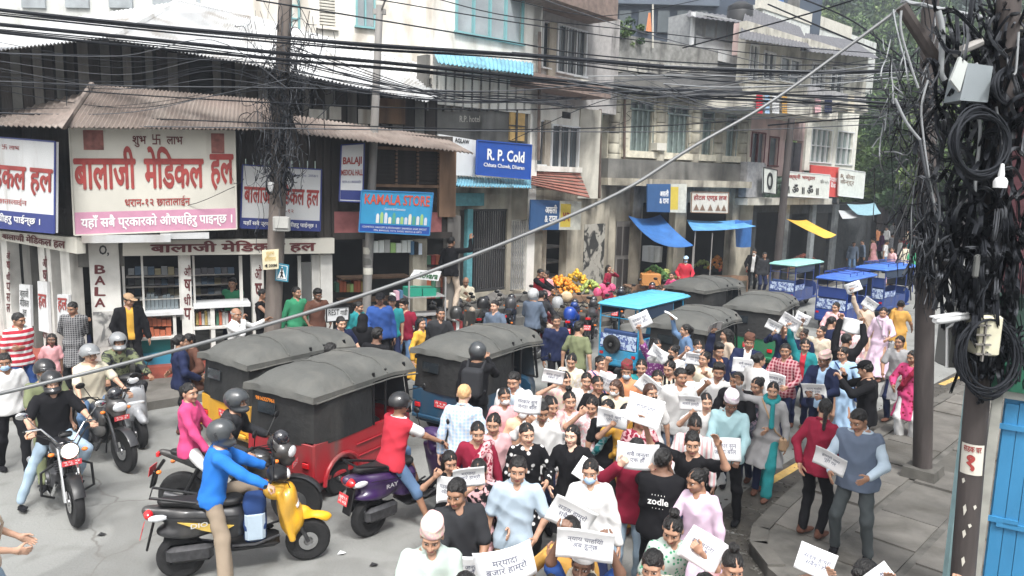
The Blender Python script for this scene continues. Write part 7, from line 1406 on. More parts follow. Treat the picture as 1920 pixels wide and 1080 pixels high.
# more of the packed crowd
for i, (x, y, yw, col, hr, lab) in enumerate([(1062, 690, 5, 'skurta print cream rose 14', 'bun', 'woman in cream and rose print behind the lime cardigan'), (1205, 668, -8, 'kurta teal', 'bun', 'woman in dark teal kurta right of the brown cap'), (1205, 760, 5, 'skurta print rose maroon 14', 'tail', 'woman in maroon and rose print beside the white tee'), (1330, 730, -12, 'skurta white', 'bun', 'woman in plain white below the navy collared polo'),
  (1425, 700, -10, 'kurta print slate lilac 10', 'bun', 'woman in slate print left of the teal scarf'), (1318, 868, -18, 'kurta lilac', 'bun', 'woman in pale lilac kurta right of the black printed tee'),
  (1472, 600, -5, 'kurta navy', 'bun', 'woman in navy kurta beside the green three wheeler'), (1600, 600, 4, 'kurta print rose white 12', 'bun', 'woman in rose print between the pink wrap dress and beige dress'), (1690, 625, -10, 'skurta grey', 'tail', 'woman in grey beside the long pale pink kurta'),
  (1660, 1062, 20, 'skurta navy', 'bun', 'woman in navy right of the grey clip at the bottom edge'), (1480, 1072, 10, 'skurta print white sky 16', 'bun', 'woman in white and sky print at the bottom edge'), (1318, 1060, -5, 'skurta cream', 'tail', 'woman in plain cream below the sloping sheet'), (1130, 1064, 12, 'skurta rose', 'bun', 'woman in rose at the bottom edge right of the blue kurta'),
  (870, 1052, 6, 'sshirt slate', 'short', 'man in slate shirt at the bottom edge right of the mint shirt'), (1025, 1068, -3, 'skurta must', 'bun', 'woman in mustard at the bottom edge left of the overhead sheet'), (905, 850, 10, 'skurta print black rose 12', 'tail', 'woman in black and rose print beside the pale blue shirt')]):
    P(x, y, 1.57 if hr != 'short' else 1.66, yw, lab, sex='m' if hr == 'short' else 'f', hair=hr, top=col, arms=('high' if i % 3 == 0 else random.choice(['down', 'bent', 'hold']), random.choice(['down', 'bent'])), skin=i % 3,
      paper=(1, 0, [8, -14, 22, -6][i % 4], 'l', 'sheet held by ' + lab, (.30, .21), .04) if i % 3 == 0 else None)
for i, (x, y, yw, tp, lab) in enumerate([(640, 588, 30, 'sshirt navy', 'man in navy shirt behind the hand lettered banner'), (760, 556, -20, 'tee maroon', 'man in maroon tee by the pouch stand'), (822, 572, 10, 'sshirt char', 'man in charcoal shirt before the display rack'), (700, 612, 160, 'jacket black', 'man in black jacket turned to the parked motorcycles'), (930, 560, -30, 'sshirt slate', 'man in slate shirt among the parked motorcycles'), (1085, 600, 150, 'tee olive', 'man in olive tee beside the fruit cart motorcycles'), (1045, 585, 20, 'jacket navy', 'man in navy jacket at the parked motorcycles'), (615, 640, 170, 'tee char', 'man in charcoal tee behind the yellow three wheeler')]):
    P(x, y, 1.66, yw, lab, top=tp, bot='trousers ' + ['black', 'denim', 'char'][i % 3], skin=i % 4, hair=['short', 'fluffy'][i % 2], arms=('down', ['bent', 'down'][i % 2]))
# far end of the street
fr = random.Random(5); farl = ['in grey shirt', 'in brown shirt', 'in dark tee near the blue stall', 'in orange shirt', 'in white shirt', 'in black and white', 'in white tee with raised arm', 'in pink top', 'in navy dress', 'in red skirt', 'in pale kurta', 'in black jacket', 'in white school shirt', 'in blue shirt', 'in mustard top', 'in dark suit', 'in striped tee', 'in cream dress', 'in olive shirt', 'in plum kurta', 'in navy and white stripes', 'in beige jacket', 'in teal shirt', 'in black tee by the yellow tarpaulin', 'in slate shirt near the pale shade', 'in rose dress', 'in green tee', 'in brown jacket']
fcol = ['shirt grey', 'shirt brown', 'tee char', 'shirt orange', 'shirt white', 'shirt vstripe black white 6', 'tee white', 'skurta pink', 'dress navy', 'dress red', 'kurta cream', 'jacket black', 'shirt white', 'shirt blue', 'tee must', 'jacket slate', 'tee hstripe navy white 5', 'dress cream', 'shirt olive', 'kurta purple', 'shirt hstripe navy white 8', 'jacket beige', 'shirt teal', 'tee black', 'shirt slate', 'dress rose', 'tee green', 'jacket brown']
for i, (x, y) in enumerate([(1596, 416), (1610, 420), (1627, 420), (1646, 425), (1665, 424), (1676, 415), (1662, 448), (1640, 445), (1688, 418), (1695, 440), (1704, 428), (1712, 436), (1690, 445), (1650, 415), (1580, 420), (1620, 448), (1720, 424), (1700, 455), (1625, 436), (1655, 432), (1672, 436), (1683, 430), (1708, 446), (1585, 440), (1600, 450), (1676, 462), (1715, 462), (1636, 428)]):
    sx = 'f' if fcol[i].split()[0] in ('dress', 'kurta', 'skurta') else 'm'
    P(x, y, 1.62, fr.uniform(-180, 180), 'distant pedestrian %s at the far end of the street' % farl[i], sex=sx, hair='bun' if sx == 'f' else 'short', top=fcol[i], bot='trousers ' + fr.choice(['char', 'navy', 'black', 'denim']), skin=fr.choice([1, 2, 3]), vox=.03, group='pedestrians at the far end of the street')
# ================================================================== poles, wires, stalls, trees
CAB = plain('cable_black', (.013, .015, .020), .75, spec=.25); CABG = plain('cable_grey', (.07, .075, .085), .75, spec=.3); CABW = plain('cable_pale', (.27, .285, .30), .7); CONC = mat('pole_concrete', (.16, .135, .12), .9, var=.35, scale=4, stretch=(1, 1, .2), bump=.4, bscale=20, dirt=.4)
POLD = mat('pole_dark_wood', (.060, .050, .048), .85, var=.4, scale=5, stretch=(1, 1, .15), bump=.5, bscale=20); POLG = mat('pole_grey_steel', (.26, .25, .24), .6, var=.3, scale=4, stretch=(1, 1, .2))
def catm(pts, n=7):
    out = []; P_ = [pts[0]] + list(pts) + [pts[-1]]
    for i in range(1, len(P_) - 2):
        p0, p1, p2, p3 = P_[i - 1:i + 3]
        for k in range(n):
            t = k / n; out.append(.5 * ((2 * p1) + (p2 - p0) * t + (2 * p0 - 5 * p1 + 4 * p2 - p3) * t * t + (3 * p1 - p0 - 3 * p2 + p3) * t ** 3))
    out.append(P_[-2]); return out
def pole(name, label, foot, top, r0, r1, m, z=SZ, extra=None):
    a = at(*foot, z); t_ = atY(*top, a.y); root = thing(name, label, 'pole', tuple(a)); mb = MB(); mb.tube([a, a.lerp(t_, .35), a.lerp(t_, .7), t_], [r0, r0 * .93 + r1 * .07, (r0 + r1) / 2, r1], 14); mb.build('shaft', m, root, world=True, smooth=True); return root, a, t_
pl, pa, pt = pole('utility_pole', 'leaning concrete pole smothered in wires before the pharmacy', (508, 705), (538, -80), .16, .11, CONC)
L = lambda f: pa.lerp(pt, f)
def pix_on(px, py, Y): return atY(px, py, Y)
Yp = pa.y
t2r, ta, tt = pole('utility_pole', 'thin grey steel pole before the blue store sign', (683, 672), (712, 10), .095, .07, POLG)
mb = MB(); mb.box(tuple(atY(712, 22, ta.y)), (.12, .05, .05)); mb.tube([atY(714, 22, ta.y), atY(730, -20, ta.y - .4)], .02, 6); mb.build('bracket', POLG, t2r, world=True)
for y in (470, 490, 508): mb = MB(); c = atY(690, y, ta.y); mb.lathe([(.10, -.07), (.103, 0), (.10, .07)], 14, tuple(c)); mb.build('paper_wrap', [SIGNC, GRYW, SIGNC][(y // 10) % 3], t2r, world=True)
p3r, p3a, p3t = pole('utility_pole', 'straight dark pole standing on a square block on the right pavement', (1729, 892), (1745, -60), .122, .10, POLD)
mb = MB(); mb.box((p3a.x, p3a.y, SZ + .07), (.24, .22, .07), R=Matrix.Rotation(math.atan2(kd.y, kd.x), 3, 'Z'), taper=.9); mb.build('base_block', KERB, p3r, world=True)
p4r, p4a, p4t = pole('utility_pole', 'thick dark pole with a red numeral notice nearest the blue doors', (1797, 1180), (1902, -120), .098, .085, POLD)
D = p4a.y; n4 = (CAM - p4a); n4.z = 0; n4.normalize()
def onpole(x, y, off=.15): q = atY(x, y, D); return q + n4 * off
mb = MB(); ang = [(-.9 + 1.8 * k / 8) for k in range(9)]; c1 = atY(1822, 885, D); side = Vector((n4.y, -n4.x, 0)); side = side if side.x > 0 else -side
def wrap(y0, y1, u): 
    cx = (lambda y: 1797 + (1180 - y) * 105 / 1300)
    a = -.95 + 1.9 * u; return lambda y: atY(cx(y), y, D) + (n4 * math.cos(a) + side * math.sin(a)) * .102
vs = []; 
for k in range(9):
    f_ = wrap(0, 0, k / 8); vs += [f_(884), f_(828)]
mb = MB(); mb.add(vs, [(2 * k, 2 * k + 2, 2 * k + 3, 2 * k + 1) for k in range(8)]); mb.build('notice', SIGNC, p4r, world=True)
put_text('lettering', '१', lambda u, v: wrap(0, 0, .32 + .28 * u)(876 - 28 * v) + n4 * .004, SRED, p4r, .05); put_text('lettering', 'सडक घर', lambda u, v: wrap(0, 0, .12 + .75 * u)(842 - 10 * v) + n4 * .004, SRED, p4r, .02)
for (u, y, s_) in ((.15, 895, 8), (.3, 945, 16), (.35, 990, 12), (.55, 975, 6), (.4, 1040, 14), (.7, 640 + 300, 7)):
    vs = [wrap(0, 0, u + du)(y + dy) + n4 * .002 for du, dy in ((0, 0), (.10, -s_ * .4), (.16, s_ * .3), (.06, s_))]; mb = MB(); mb.add(vs, [(0, 1, 2, 3)]); mb.build('torn_paper', SIGNC, p4r, world=True)
p5r, p5a, p5t = pole('utility_pole', 'dark wire hung pole before the pink house', (1452, 548), (1484, 222), .14, .12, POLD, z=SZ)
pole('sign_post', 'thin pale post beside the yellow tarpaulin', (1568, 490), (1571, 372), .05, .05, POLG)
# overhead cables
def cable(pts, r=.012, m=None, label='black overhead cable strung along the shop fronts', group='overhead cables', jitter=0):
    W_ = [atY(x, y, Y) for x, y, Y in pts]; C = catm(W_, 6); mb = MB(); mb.tube(C, r, 5); return tag(mb.build('overhead_cable', m or CAB, None, world=True, smooth=80), label, 'cable', group)
def Yat(x): return 13.2 + 0 * x if x < 560 else 13.2 + (x - 560) * .0042
def run(ps, r=.012, m=None, dy=0, **k): return cable([(x, y, Yat(x) + dy) for x, y in ps], r, m, **k)
main = [[(-60, 12), (240, 44), (480, 66), (700, 84), (1000, 104), (1300, 128), (1600, 134), (1790, 126)], [(-60, 22), (240, 53), (480, 76), (700, 94), (1000, 112), (1300, 148), (1500, 160), (1790, 175)], [(-60, 40), (300, 76), (540, 101), (760, 121), (1000, 146), (1250, 168), (1450, 176), (1750, 201), (1980, 215)],
        [(-60, 55), (240, 86), (480, 107), (760, 132), (1000, 151), (1250, 180), (1440, 190), (1780, 205)], [(-60, 98), (240, 106), (480, 117), (560, 120)], [(-60, 150), (240, 161), (480, 164), (750, 168), (960, 170), (1200, 150), (1440, 140), (1760, 115)], [(-60, 155), (240, 177), (480, 191), (720, 201), (960, 206), (1100, 200), (1300, 188), (1440, 175), (1780, 160)],
        [(-60, 210), (240, 221), (480, 230), (700, 237), (960, 243), (1230, 236), (1400, 224), (1780, 190)], [(-60, 236), (240, 237), (480, 240), (700, 243), (960, 246), (1250, 247), (1500, 240), (1780, 225)], [(480, 0), (700, 36), (960, 79), (1100, 102), (1300, 118), (1500, 122), (1780, 118)], [(690, -4), (960, 41), (1200, 76), (1440, 103), (1780, 140)], [(820, -2), (960, 31), (1200, 58), (1440, 84), (1780, 110)],
        [(960, 98), (1200, 118), (1440, 141), (1600, 150), (1790, 168)], [(1010, -4), (1200, 60), (1440, 122), (1600, 170), (1780, 210)], [(960, 0), (1130, 30), (1330, -4)], [(960, 262), (1160, 180), (1400, 150), (1700, 100)]]
ORD = 'topmost second third fourth fifth seventh eighth ninth lowest'.split()
for i, p in enumerate(main): run(p, label='long overhead cable, %s of those crossing the left picture edge' % ORD[i] if i < 9 else 'overhead cable entering at the top edge above %s' % ['the thin steel pole', 'the louvred window', 'the teal window', 'the balcony house', 'the blue cold store sign', 'the white corner', 'the cold store sign corner'][i - 9], r= [.030, .016, .034, .022, .012, .011, .012, .012, .011, .014, .011, .010, .010, .009, .008, .008][i], m=CABG if i in (5, 8, 13) else CAB, dy=(i % 4) * .12)
for i in range(5): # second strands of the thick bundles
    run([(x, y + 3 + i * 2.6 + 2 * math.sin(i + x * .01)) for x, y in main[0 if i < 2 else 2]], .011, CAB, dy=.1 * i)
cr = random.Random(11)
for i in range(16):
    x1 = cr.uniform(800, 1050); y1 = 186 + cr.uniform(-10, 14); y0 = 112 + cr.uniform(-30, 45); run([(545, y0), (660, y0 + (y1 - y0) * .35 + cr.uniform(0, 14)), (800, y0 + (y1 - y0) * .75 + 8), (max(x1, 860), y1), (1040 + cr.uniform(0, 60), 196 + cr.uniform(-14, 6))], cr.choice([.006, .008, .010]), cr.choice([CAB, CAB, CABG]), dy=cr.uniform(-.3, .5))
for i in range(12):
    y0 = 90 + cr.uniform(-30, 90); run([(-60, y0 - 20 + cr.uniform(-20, 60)), (220, y0 + 28 + cr.uniform(-12, 12)), (400, y0 + cr.uniform(-8, 12)), (538, 115 + cr.uniform(-40, 60))], cr.choice([.005, .007]), cr.choice([CAB, CABG]), dy=cr.uniform(-.3, .3))
for i in range(22):
    x0 = cr.uniform(1040, 1250); y0 = 150 + cr.uniform(-30, 40); xe = cr.uniform(1660, 1790); ye = cr.uniform(110, 250); run([(x0, y0), ((x0 + xe) / 2 - 120, (y0 + ye) / 2 + cr.uniform(0, 30)), ((x0 + xe) / 2 + 90, (y0 + ye) / 2 + cr.uniform(-10, 26)), (xe, ye)], cr.choice([.005, .007, .009]), cr.choice([CAB, CABG, CABG, CABW]), dy=cr.uniform(-1.5, 1.0) - 1)
for ps in ([(60, 238), (55, 300), (60, 380), (100, 392), (130, 350)], [(165, 160), (190, 240), (230, 310), (300, 390)], [(125, 240), (125, 160)], [(215, 245), (250, 300), (330, 385), (440, 350)], [(1130, 245), (1180, 225), (1230, 205), (1700, 215)]): run(ps, .006, CAB, dy=.6)
for ps in ([(1440, 182), (1560, 195), (1700, 200), (1940, 205)], [(1440, 176), (1600, 182), (1760, 190), (1940, 200)], [(1440, 8), (1560, 60), (1700, 120), (1780, 180)], [(1500, -4), (1600, 40), (1720, 130)], [(1280, 90), (1500, 30), (1600, 0)], [(1440, 235), (1560, 225), (1650, 220)]): cable([(x, y, 12 - (x - 1440) * .009) for x, y in ps], .012, CAB)
# near diagonal cable and pale conduit
dg = [(-80, 752, 4.2), (0, 738, 4.4), (240, 680, 4.8), (480, 615, 5.3), (720, 540, 5.8), (960, 450, 6.3), (1160, 362, 6.7), (1300, 275, 7.0), (1440, 195, 7.2), (1600, 80, 7.5), (1700, 6, 7.7), (1760, -40, 7.8)]
C = catm([atY(*p) for p in dg], 6); mb = MB(); mb.tube(C, [.0115 + .0045 * min(1, i / 30) for i in range(len(C))], 10); tag(mb.build('near_cable', plain('cable_sheath', (.13, .135, .14), .35), None, world=True, smooth=80), 'thick grey cable sweeping diagonally across the whole street close to the camera', 'cable')
C = catm([atY(*p) for p in [(1690, 2, 7.7), (1760, 16, 7.7), (1840, 32, 7.6), (1905, 44, 7.5), (1960, 54, 7.4)]], 8); mb = MB(); mb.tube(C, .020, 8); mb.tube([p + Vector((.012 * math.sin(i * 1.3), -.012, .012 * math.cos(i * 1.3))) for i, p in enumerate(C)], .012, 6); tag(mb.build('pale_conduit', CABW, None, world=True, smooth=80), 'twisted pale cable running from the diagonal cable to the right edge', 'cable')
# tangles on the left pole
def scribble(name, label, cx, cy, sx, sy, Y, n, r, ms, seed, drop=0, kind='stuff', segs=6, dY=.35, bun=1):
    q = random.Random(seed); mbs = [MB() for _ in ms]
    for i in range(n):
        x, y = q.gauss(cx, sx * .45), q.gauss(cy, sy * .45); ps = []; dx, dy = q.uniform(-1, 1), q.uniform(-1, 1)
        for k in range(segs):
            ps.append(atY(x, y, Y + q.uniform(-dY, dY))); dx += q.uniform(-.5, .5); dy += q.uniform(-.5, .5) + drop * .5; l_ = math.hypot(dx, dy) + .01; st = q.uniform(.3, .6) * (sx + sy) / 2; x += dx / l_ * st * .6; y += dy / l_ * st; x += (cx - x) * .16; y += (cy - y) * .09
        j = q.randrange(len(ms)); C = catm(ps, 5)
        for b_ in range(bun): o_ = Vector([q.uniform(-1, 1) * r * 3.2 * (b_ > 0) for _ in range(3)]); mbs[j].tube([p + o_ for p in C], r * q.uniform(.6, 1.4), 3 if bun > 1 else 4)
    big = MB()
    for j, b in enumerate(mbs): o_ = len(big.v); big.v += b.v; big.f += [tuple(i + o_ for i in f) for f in b.f]; big.m += [j] * len(b.f)
    return tag(big.build(name, ms, None, world=True, smooth=80), label, 'cables' if kind != 'stuff' else None, None, kind)
MS = [CAB, CAB, CABG]
scribble('wire_tangle', 'dense nest of black wires at the head of the left concrete pole', 535, 100, 70, 50, Yp - .2, 50, .006, MS, 1); scribble('wire_tangle', 'dense nest of black wires down the left concrete pole', 530, 205, 42, 75, Yp - .25, 90, .006, MS, 2, dY=.25)
scribble('wire_tangle', 'loose wires drooping around the left concrete pole', 530, 170, 120, 90, Yp - .2, 34, .006, MS, 3); scribble('wire_tangle', 'loose wires drooping round the lower left pole', 525, 300, 34, 60, Yp - .25, 80, .007, MS, 4, dY=.22)
scribble('wire_tangle', 'fine drooping wires in front of the white pharmacy board', 500, 330, 60, 70, Yp - .3, 16, .005, MS, 5)
def coil(label, x, y, rx, ry, Y, n, r, m, seed=0, tilt=.3, name='cable_coil'):
    q = random.Random(seed); mb = MB()
    for i in range(n):
        a0 = q.uniform(0, 6.28); kx, ky = rx * q.uniform(.78, 1.08), ry * q.uniform(.82, 1.08); ox, oy = q.gauss(0, rx * .06), q.gauss(0, ry * .05); dY = q.uniform(-.12, .12)
        mb.tube([atY(x + ox + kx * math.cos(a0 + 6.3 * k / 26), y + oy + ky * math.sin(a0 + 6.3 * k / 26), Y + dY + tilt * math.cos(a0 + 6.3 * k / 26)) for k in range(27)], r * q.uniform(.7, 1.2), 6)
    return tag(mb.build(name, m, None, world=True, smooth=80), label, 'cable coil')
coil('small black coil hung left on the concrete pole', 506, 345, 7, 18, Yp - .3, 5, .010, CAB, 1); coil('small black coil hung right on the concrete pole', 540, 340, 9, 17, Yp - .3, 6, .010, CAB, 2)
t = thing('junction_box', 'pale meter box strapped on the concrete pole', 'box', tuple(atY(528, 435, Yp - .25))); mb = MB(); mb.bbox(tuple(atY(528, 420, Yp - .26)), (.155, .06, .14), .02); mb.build('case', plain('box_grey', (.33, .33, .32), .6), t, world=True); mb = MB(); mb.bbox(tuple(atY(528, 418, Yp - .33)), (.125, .012, .105), .01); mb.build('lid', plain('box_pale', (.42, .42, .40), .6), t, world=True)
mb = MB(); mb.bbox(tuple(atY(507, 352, Yp - .3)), (.05, .03, .11), .02, R=RY(12)); tag(mb.build('meter', SIGNW, None, world=True), 'small white meter hung on the concrete pole above the box', 'meter')
def flatsign(label, pts, Y, m, texts, name='road_sign', bands=()):
    q = [atY(x, y, Y) for x, y in pts]; n = Vector((0, -1, 0)); c = (q[2] + q[3]) / 2; t = thing(name, label, 'sign', tuple(c)); MB().slab([q[3], q[2], q[1], q[0]], n, .02).build('board', m, t, world=True)
    for bm, u0, v0, u1, v1 in bands: MB().slab([bil(q, u, v) + n * .005 for u, v in ((u0, v0), (u1, v0), (u1, v1), (u0, v1))], n, .003).build('printed_band', bm, t, world=True)
    for s, tm, u0, v0, u1, v1, bo in texts: put_text('lettering', s, lambda u, v: bil(q, u0 + (u1 - u0) * u, v0 + (v1 - v0) * v) + n * .011, tm, t, bo)
    return t, q
flatsign('cream notice with arrow nailed on the concrete pole', [(491, 469), (522, 467), (522, 504), (493, 506)], Yp - .35, mat('notice_cream', (.60, .54, .38), .8, var=.15), [('सुलभ\nशौचालय', plain('faded_orange', (.5, .35, .1), .8), .15, .42, .85, .9, .01), ('◄ 200M', BLK, .12, .1, .9, .3, .02)], name='notice')
t, q = flatsign('blue and white pedestrian crossing sign beside the concrete pole', [(517, 492), (542, 497), (540, 529), (516, 526)], Yp - .15, plain('sign_teal_blue', (.03, .20, .30), .4), [])
n = Vector((0, -1, 0)); MB().slab([bil(q, u, v) + n * .004 for u, v in ((.10, .08), (.90, .08), (.90, .92), (.10, .92))], n, .002).build('border', TXW, t, world=True); MB().slab([bil(q, u, v) + n * .007 for u, v in ((.14, .11), (.86, .11), (.86, .89), (.14, .89))], n, .002).build('field', plain('sign_teal_blue', (.03, .20, .30)), t, world=True); MB().slab([bil(q, u, v) + n * .010 for u, v in ((.16, .16), (.84, .16), (.5, .86))], n, .002).build('triangle', TXW, t, world=True)
mb = MB(); P0 = lambda u, v: bil(q, u, v) + n * .014; mb.tube([P0(.50, .66), P0(.50, .42)], .014, 5); mb.tube([P0(.50, .42), P0(.40, .22)], .012, 5); mb.tube([P0(.50, .42), P0(.60, .24)], .012, 5); mb.tube([P0(.40, .46), P0(.50, .56), P0(.60, .48)], .010, 5); mb.ell(P0(.5, .71), (.018, .004, .018), 8); mb.build('walking_figure', BLK, t, world=True)
sign('white hand lettered banner on a wire frame below the brown tee', Fac(at(600, 720), at(700, 705)), [(612, 577), (655, 574), (654, 600), (612, 604)], 0, SIGNW, [('REST', BLK, .08, .45, .55, .85, .01), ('गाडी', BLK, .6, .4, .92, .85, .01)], border=BLK, name='small_banner')
# --- the great tangle on the right
scribble('wire_tangle', 'huge black mass of wires round the right hand poles', 1850, 240, 95, 130, D - .1, 75, .0045, [CAB, CAB, CAB, CABG], 21, dY=.4, segs=9, bun=8); scribble('wire_tangle', 'thick black mass of wires hanging below the great coil', 1838, 465, 80, 112, D - .1, 85, .0050, [CAB, CAB, CAB, CAB, CABG], 22, drop=.6, dY=.35, segs=9, bun=8)
scribble('wire_tangle', 'loose wires spreading left of the right hand poles', 1745, 230, 90, 160, D + 1.0, 130, .005, [CAB, CABG, CABG, CABW], 23, dY=.8); scribble('wire_tangle', 'hanging wires wound down the straight dark pole', 1738, 430, 22, 120, p3a.y - .2, 120, .008, [CAB, CAB, CABG], 24, drop=.6, dY=.2)
scribble('wire_tangle', 'hanging ends of wire at the upper right corner', 1880, 110, 60, 110, D + .4, 70, .009, [CAB, CABG], 25, dY=.5); scribble('wire_tangle', 'wires draping over the green beam', 1890, 640, 40, 60, D - .1, 36, .008, [CAB], 26, drop=.5, dY=.2)
coil('great hanging coil of black cable high on the right hand pole', 1836, 270, 55, 62, D - .7, 18, .008, CAB, 5); coil('large ring of black cable looped round the cream box', 1853, 668, 56, 74, D - .35, 10, .009, CAB, 6, .1); coil('loose ring of cable beside the maroon shutters', 1890, 160, 26, 34, D - .2, 8, .011, CAB, 7)
for ps, m, r in (([(1760, 20), (1768, 60), (1765, 130), (1772, 150)], CABW, .022), ([(1690, 20), (1690, 60), (1710, 130), (1722, 165)], CABW, .010), ([(1830, 118), (1838, 150), (1828, 190), (1838, 240), (1830, 330), (1828, 360)], CABW, .014), ([(1678, 185), (1700, 230), (1725, 262)], CABW, .012), ([(1868, 200), (1875, 250), (1880, 300)], CABW, .010), ([(1725, 262), (1735, 320), (1745, 360)], CABG, .012), ([(1740, 150), (1728, 200), (1732, 260), (1742, 330), (1752, 380)], CABW, .009), ([(1745, 330), (1755, 350), (1762, 400), (1752, 470)], CABG, .010), ([(1745, 165), (1775, 110), (1800, 60)], CABG, .008), ([(1910, 60), (1905, 130), (1900, 140)], CABW, .010)):
    cable([(x, y, D - .35) for x, y in ps], r, m, 'pale loose cable dangling in the right hand tangle', 'pale dangling cables')
def crate3(name, label, cat, pts, Y, dep, m, parts=()):
    a, b = atY(pts[0], pts[3], Y), atY(pts[2], pts[1], Y); c = (a + b) / 2; t = thing(name, label, cat, (c.x, c.y, a.z)); mb = MB(); mb.bbox((c.x, Y + dep / 2, c.z), (abs(b.x - a.x) / 2, dep / 2, abs(b.z - a.z) / 2), .015); mb.build('case', m, t, world=True, smooth=True); return t, c
BXG = mat('box_weathered', (.42, .46, .45), .6, var=.2, scale=5); BXC = mat('box_cream', (.52, .50, .38), .7, var=.15, scale=8, dirt=.4, dirtc=(.1, .08, .06))
t = thing('equipment_box', 'tilted grey steel cabinet in the tangle at the top right', 'box', tuple(onpole(1820, 185, .3)))
for nm, pts in (('door', [(1783, 150), (1800, 106), (1815, 118), (1800, 172)]), ('case', [(1815, 118), (1862, 124), (1852, 192), (1800, 188)])): MB().slab([atY(x, y, D - .5) for x, y in pts][::-1], (0, -1, 0), .22 if nm == 'case' else .03).build(nm, plain('cab_grey', (.22, .25, .27), .5) if nm == 'case' else plain('cab_pale', (.45, .48, .47), .5), t, world=True)
t, c = crate3('meter_box', 'grey meter box with white edge beside the thick pole', 'box', (1775, 608, 1815, 690), D - .2, .2, plain('box_dark_grey', (.13, .135, .13), .5)); mb = MB(); mb.tube([atY(1775, 690, D - .22), atY(1776, 615, D - .22), atY(1790, 607, D - .22), atY(1812, 603, D - .22)], .012, 5); mb.build('edge', SIGNW, t, world=True)
t, c = crate3('cable_box', 'cream distribution box wrapped by the large cable ring', 'box', (1834, 594, 1884, 668), D - .45, .22, BXC); mb = MB()
for k in range(4): mb.box(tuple(atY(1843, 610 + k * 18, D - .46)), (.06, .012, .006))
mb.box(tuple(atY(1845, 638, D - .46)), (.006, .012, .17)); mb.build('seams', WOODG, t, world=True)
t = thing('security_camera', 'white bullet security camera pointing left from the thick pole', 'camera', tuple(atY(1785, 600, D - .3))); a, b = atY(1812, 594, D - .3), atY(1752, 601, D - .5); mb = MB(); mb.tube([a, a.lerp(b, .85), b], [.032, .034, .020], 14); mb.build('housing', SIGNW, t, world=True, smooth=True); mb = MB(); mb.slab([a + Vector((0, -.04, .042)), b + Vector((-.02, -.04, .030)), b + Vector((-.02, .04, .030)), a + Vector((0, .04, .042))], (0, 0, 1), .01); mb.build('sun_shield', SIGNW, t, world=True, smooth=True)
t = thing('lamp', 'white lamp bulb hanging in a holder at the right edge', 'lamp', tuple(atY(1876, 352, D - .4))); c = atY(1876, 340, D - .95); mb = MB().lathe([(.044, -.045), (.046, .0), (.034, .022), (.022, .03)], 18, tuple(c)); mb.build('shade', SIGNW, t, world=True, smooth=True); mb = MB().lathe([(.020, .03), (.022, .05), (.015, .09), (.012, .12), (0, .125)], 14, tuple(c)); mb.build('holder', SIGNW, t, world=True, smooth=True)
t, c = crate3('splice_box', 'small dark splice box dangling on a wire right of the tangle', 'box', (1828, 478, 1842, 522), D - .5, .06, plain('box_dark_grey', (.13, .135, .13)))
a, b = atY(1690, 12, D), atY(1805, 190, D); mb = MB(); mb.tube([a, b], .05, 8); tag(mb.build('wooden_brace', POLD, None, world=True), 'slanting dark timber brace below the diagonal cable end', 'beam'); mb = MB(); mb.tube([atY(1790, 100, D - .3), atY(1840, 78, D - .3)], .035, 8); tag(mb.build('steel_bracket', POLG, None, world=True), 'short steel bracket above the grey cabinet', 'bracket')
# --- stalls, fruit, awnings
def heap(name, label, cx, cy, w, h, col, Yd, size=.055, n=110, z=None, seed=1, kind='stuff'):
    q = random.Random(seed); mb = MB(); c = at(cx, cy, z)
    s_ = F_PX / max(1, (c - CAM).dot(_f)); W_, H_ = w / s_ / 2, h / s_; ms = [plain('fruit_%.2f_%.2f_%d' % (col[0], col[1], k), tuple(min(1, v * f) for v in col), .5) for k, f in enumerate((.8, 1.0, 1.2))]
    for i in range(n):
        a, r = q.uniform(0, 6.28), q.random() ** .6; x, y = W_ * r * math.cos(a), .35 * r * math.sin(a); zz = H_ * (1 - r ** 1.6) * q.uniform(.75, 1) ; m_ = q.randrange(3); f0 = len(mb.f); mb.ell((c.x + x, c.y + y, z + zz), (size * q.uniform(.8, 1.15),) * 3, 6, m=m_)
    return tag(mb.build(name, ms, None, world=True, smooth=80), label, None, None, kind)
def table(label, x0, x1, y, z, dep=.9, name='stall_table', m=None, wheels=False):
    a, b = at(x0, y, z), at(x1, y, z); e = (b - a).normalized(); nrm = Vector((-e.y, e.x, 0)); t = thing(name, label, 'stall', tuple(Vector((a.x, a.y, 0)).lerp(Vector((b.x, b.y, 0)), .5))); mb = MB(); mb.slab([a, b, b + nrm * dep, a + nrm * dep], (0, 0, 1), .06); mb.build('top', m or WOODB, t, world=True)
    for p in (a, b, b + nrm * dep, a + nrm * dep): mb = MB(); mb.tube([(p.x, p.y, z - .06), (p.x, p.y, .1)], .03, 6); mb.build('leg', WOODB, t, world=True)
    mb = MB(); mb.slab([a - nrm * .02 + Vector((0, 0, .10)), b - nrm * .02 + Vector((0, 0, .10)), b - nrm * .02 - Vector((0, 0, .08)), a - nrm * .02 - Vector((0, 0, .08))], nrm * -1, .02); mb.build('rim', m or WOODB, t, world=True); return t
table('fruit cart heaped with oranges and mangoes before the grey wall', 1028, 1128, 562, .85)
heap('orange_heap', 'heap of oranges on the fruit cart', 1050, 548, 75, 32, (.75, .28, .02), 0, n=170, z=.88, seed=2); heap('mango_heap', 'heap of yellow mangoes on the fruit cart', 1080, 540, 60, 34, (.62, .38, .03), 0, n=120, z=.88, seed=3); heap('green_fruit_heap', 'heap of green fruit on the fruit cart', 1108, 545, 42, 20, (.32, .40, .10), 0, n=70, z=.88, seed=4)
CLOP = mat('pink_bags', (.60, .09, .20), .5, var=.3, scale=9, bump=.6, bscale=10)
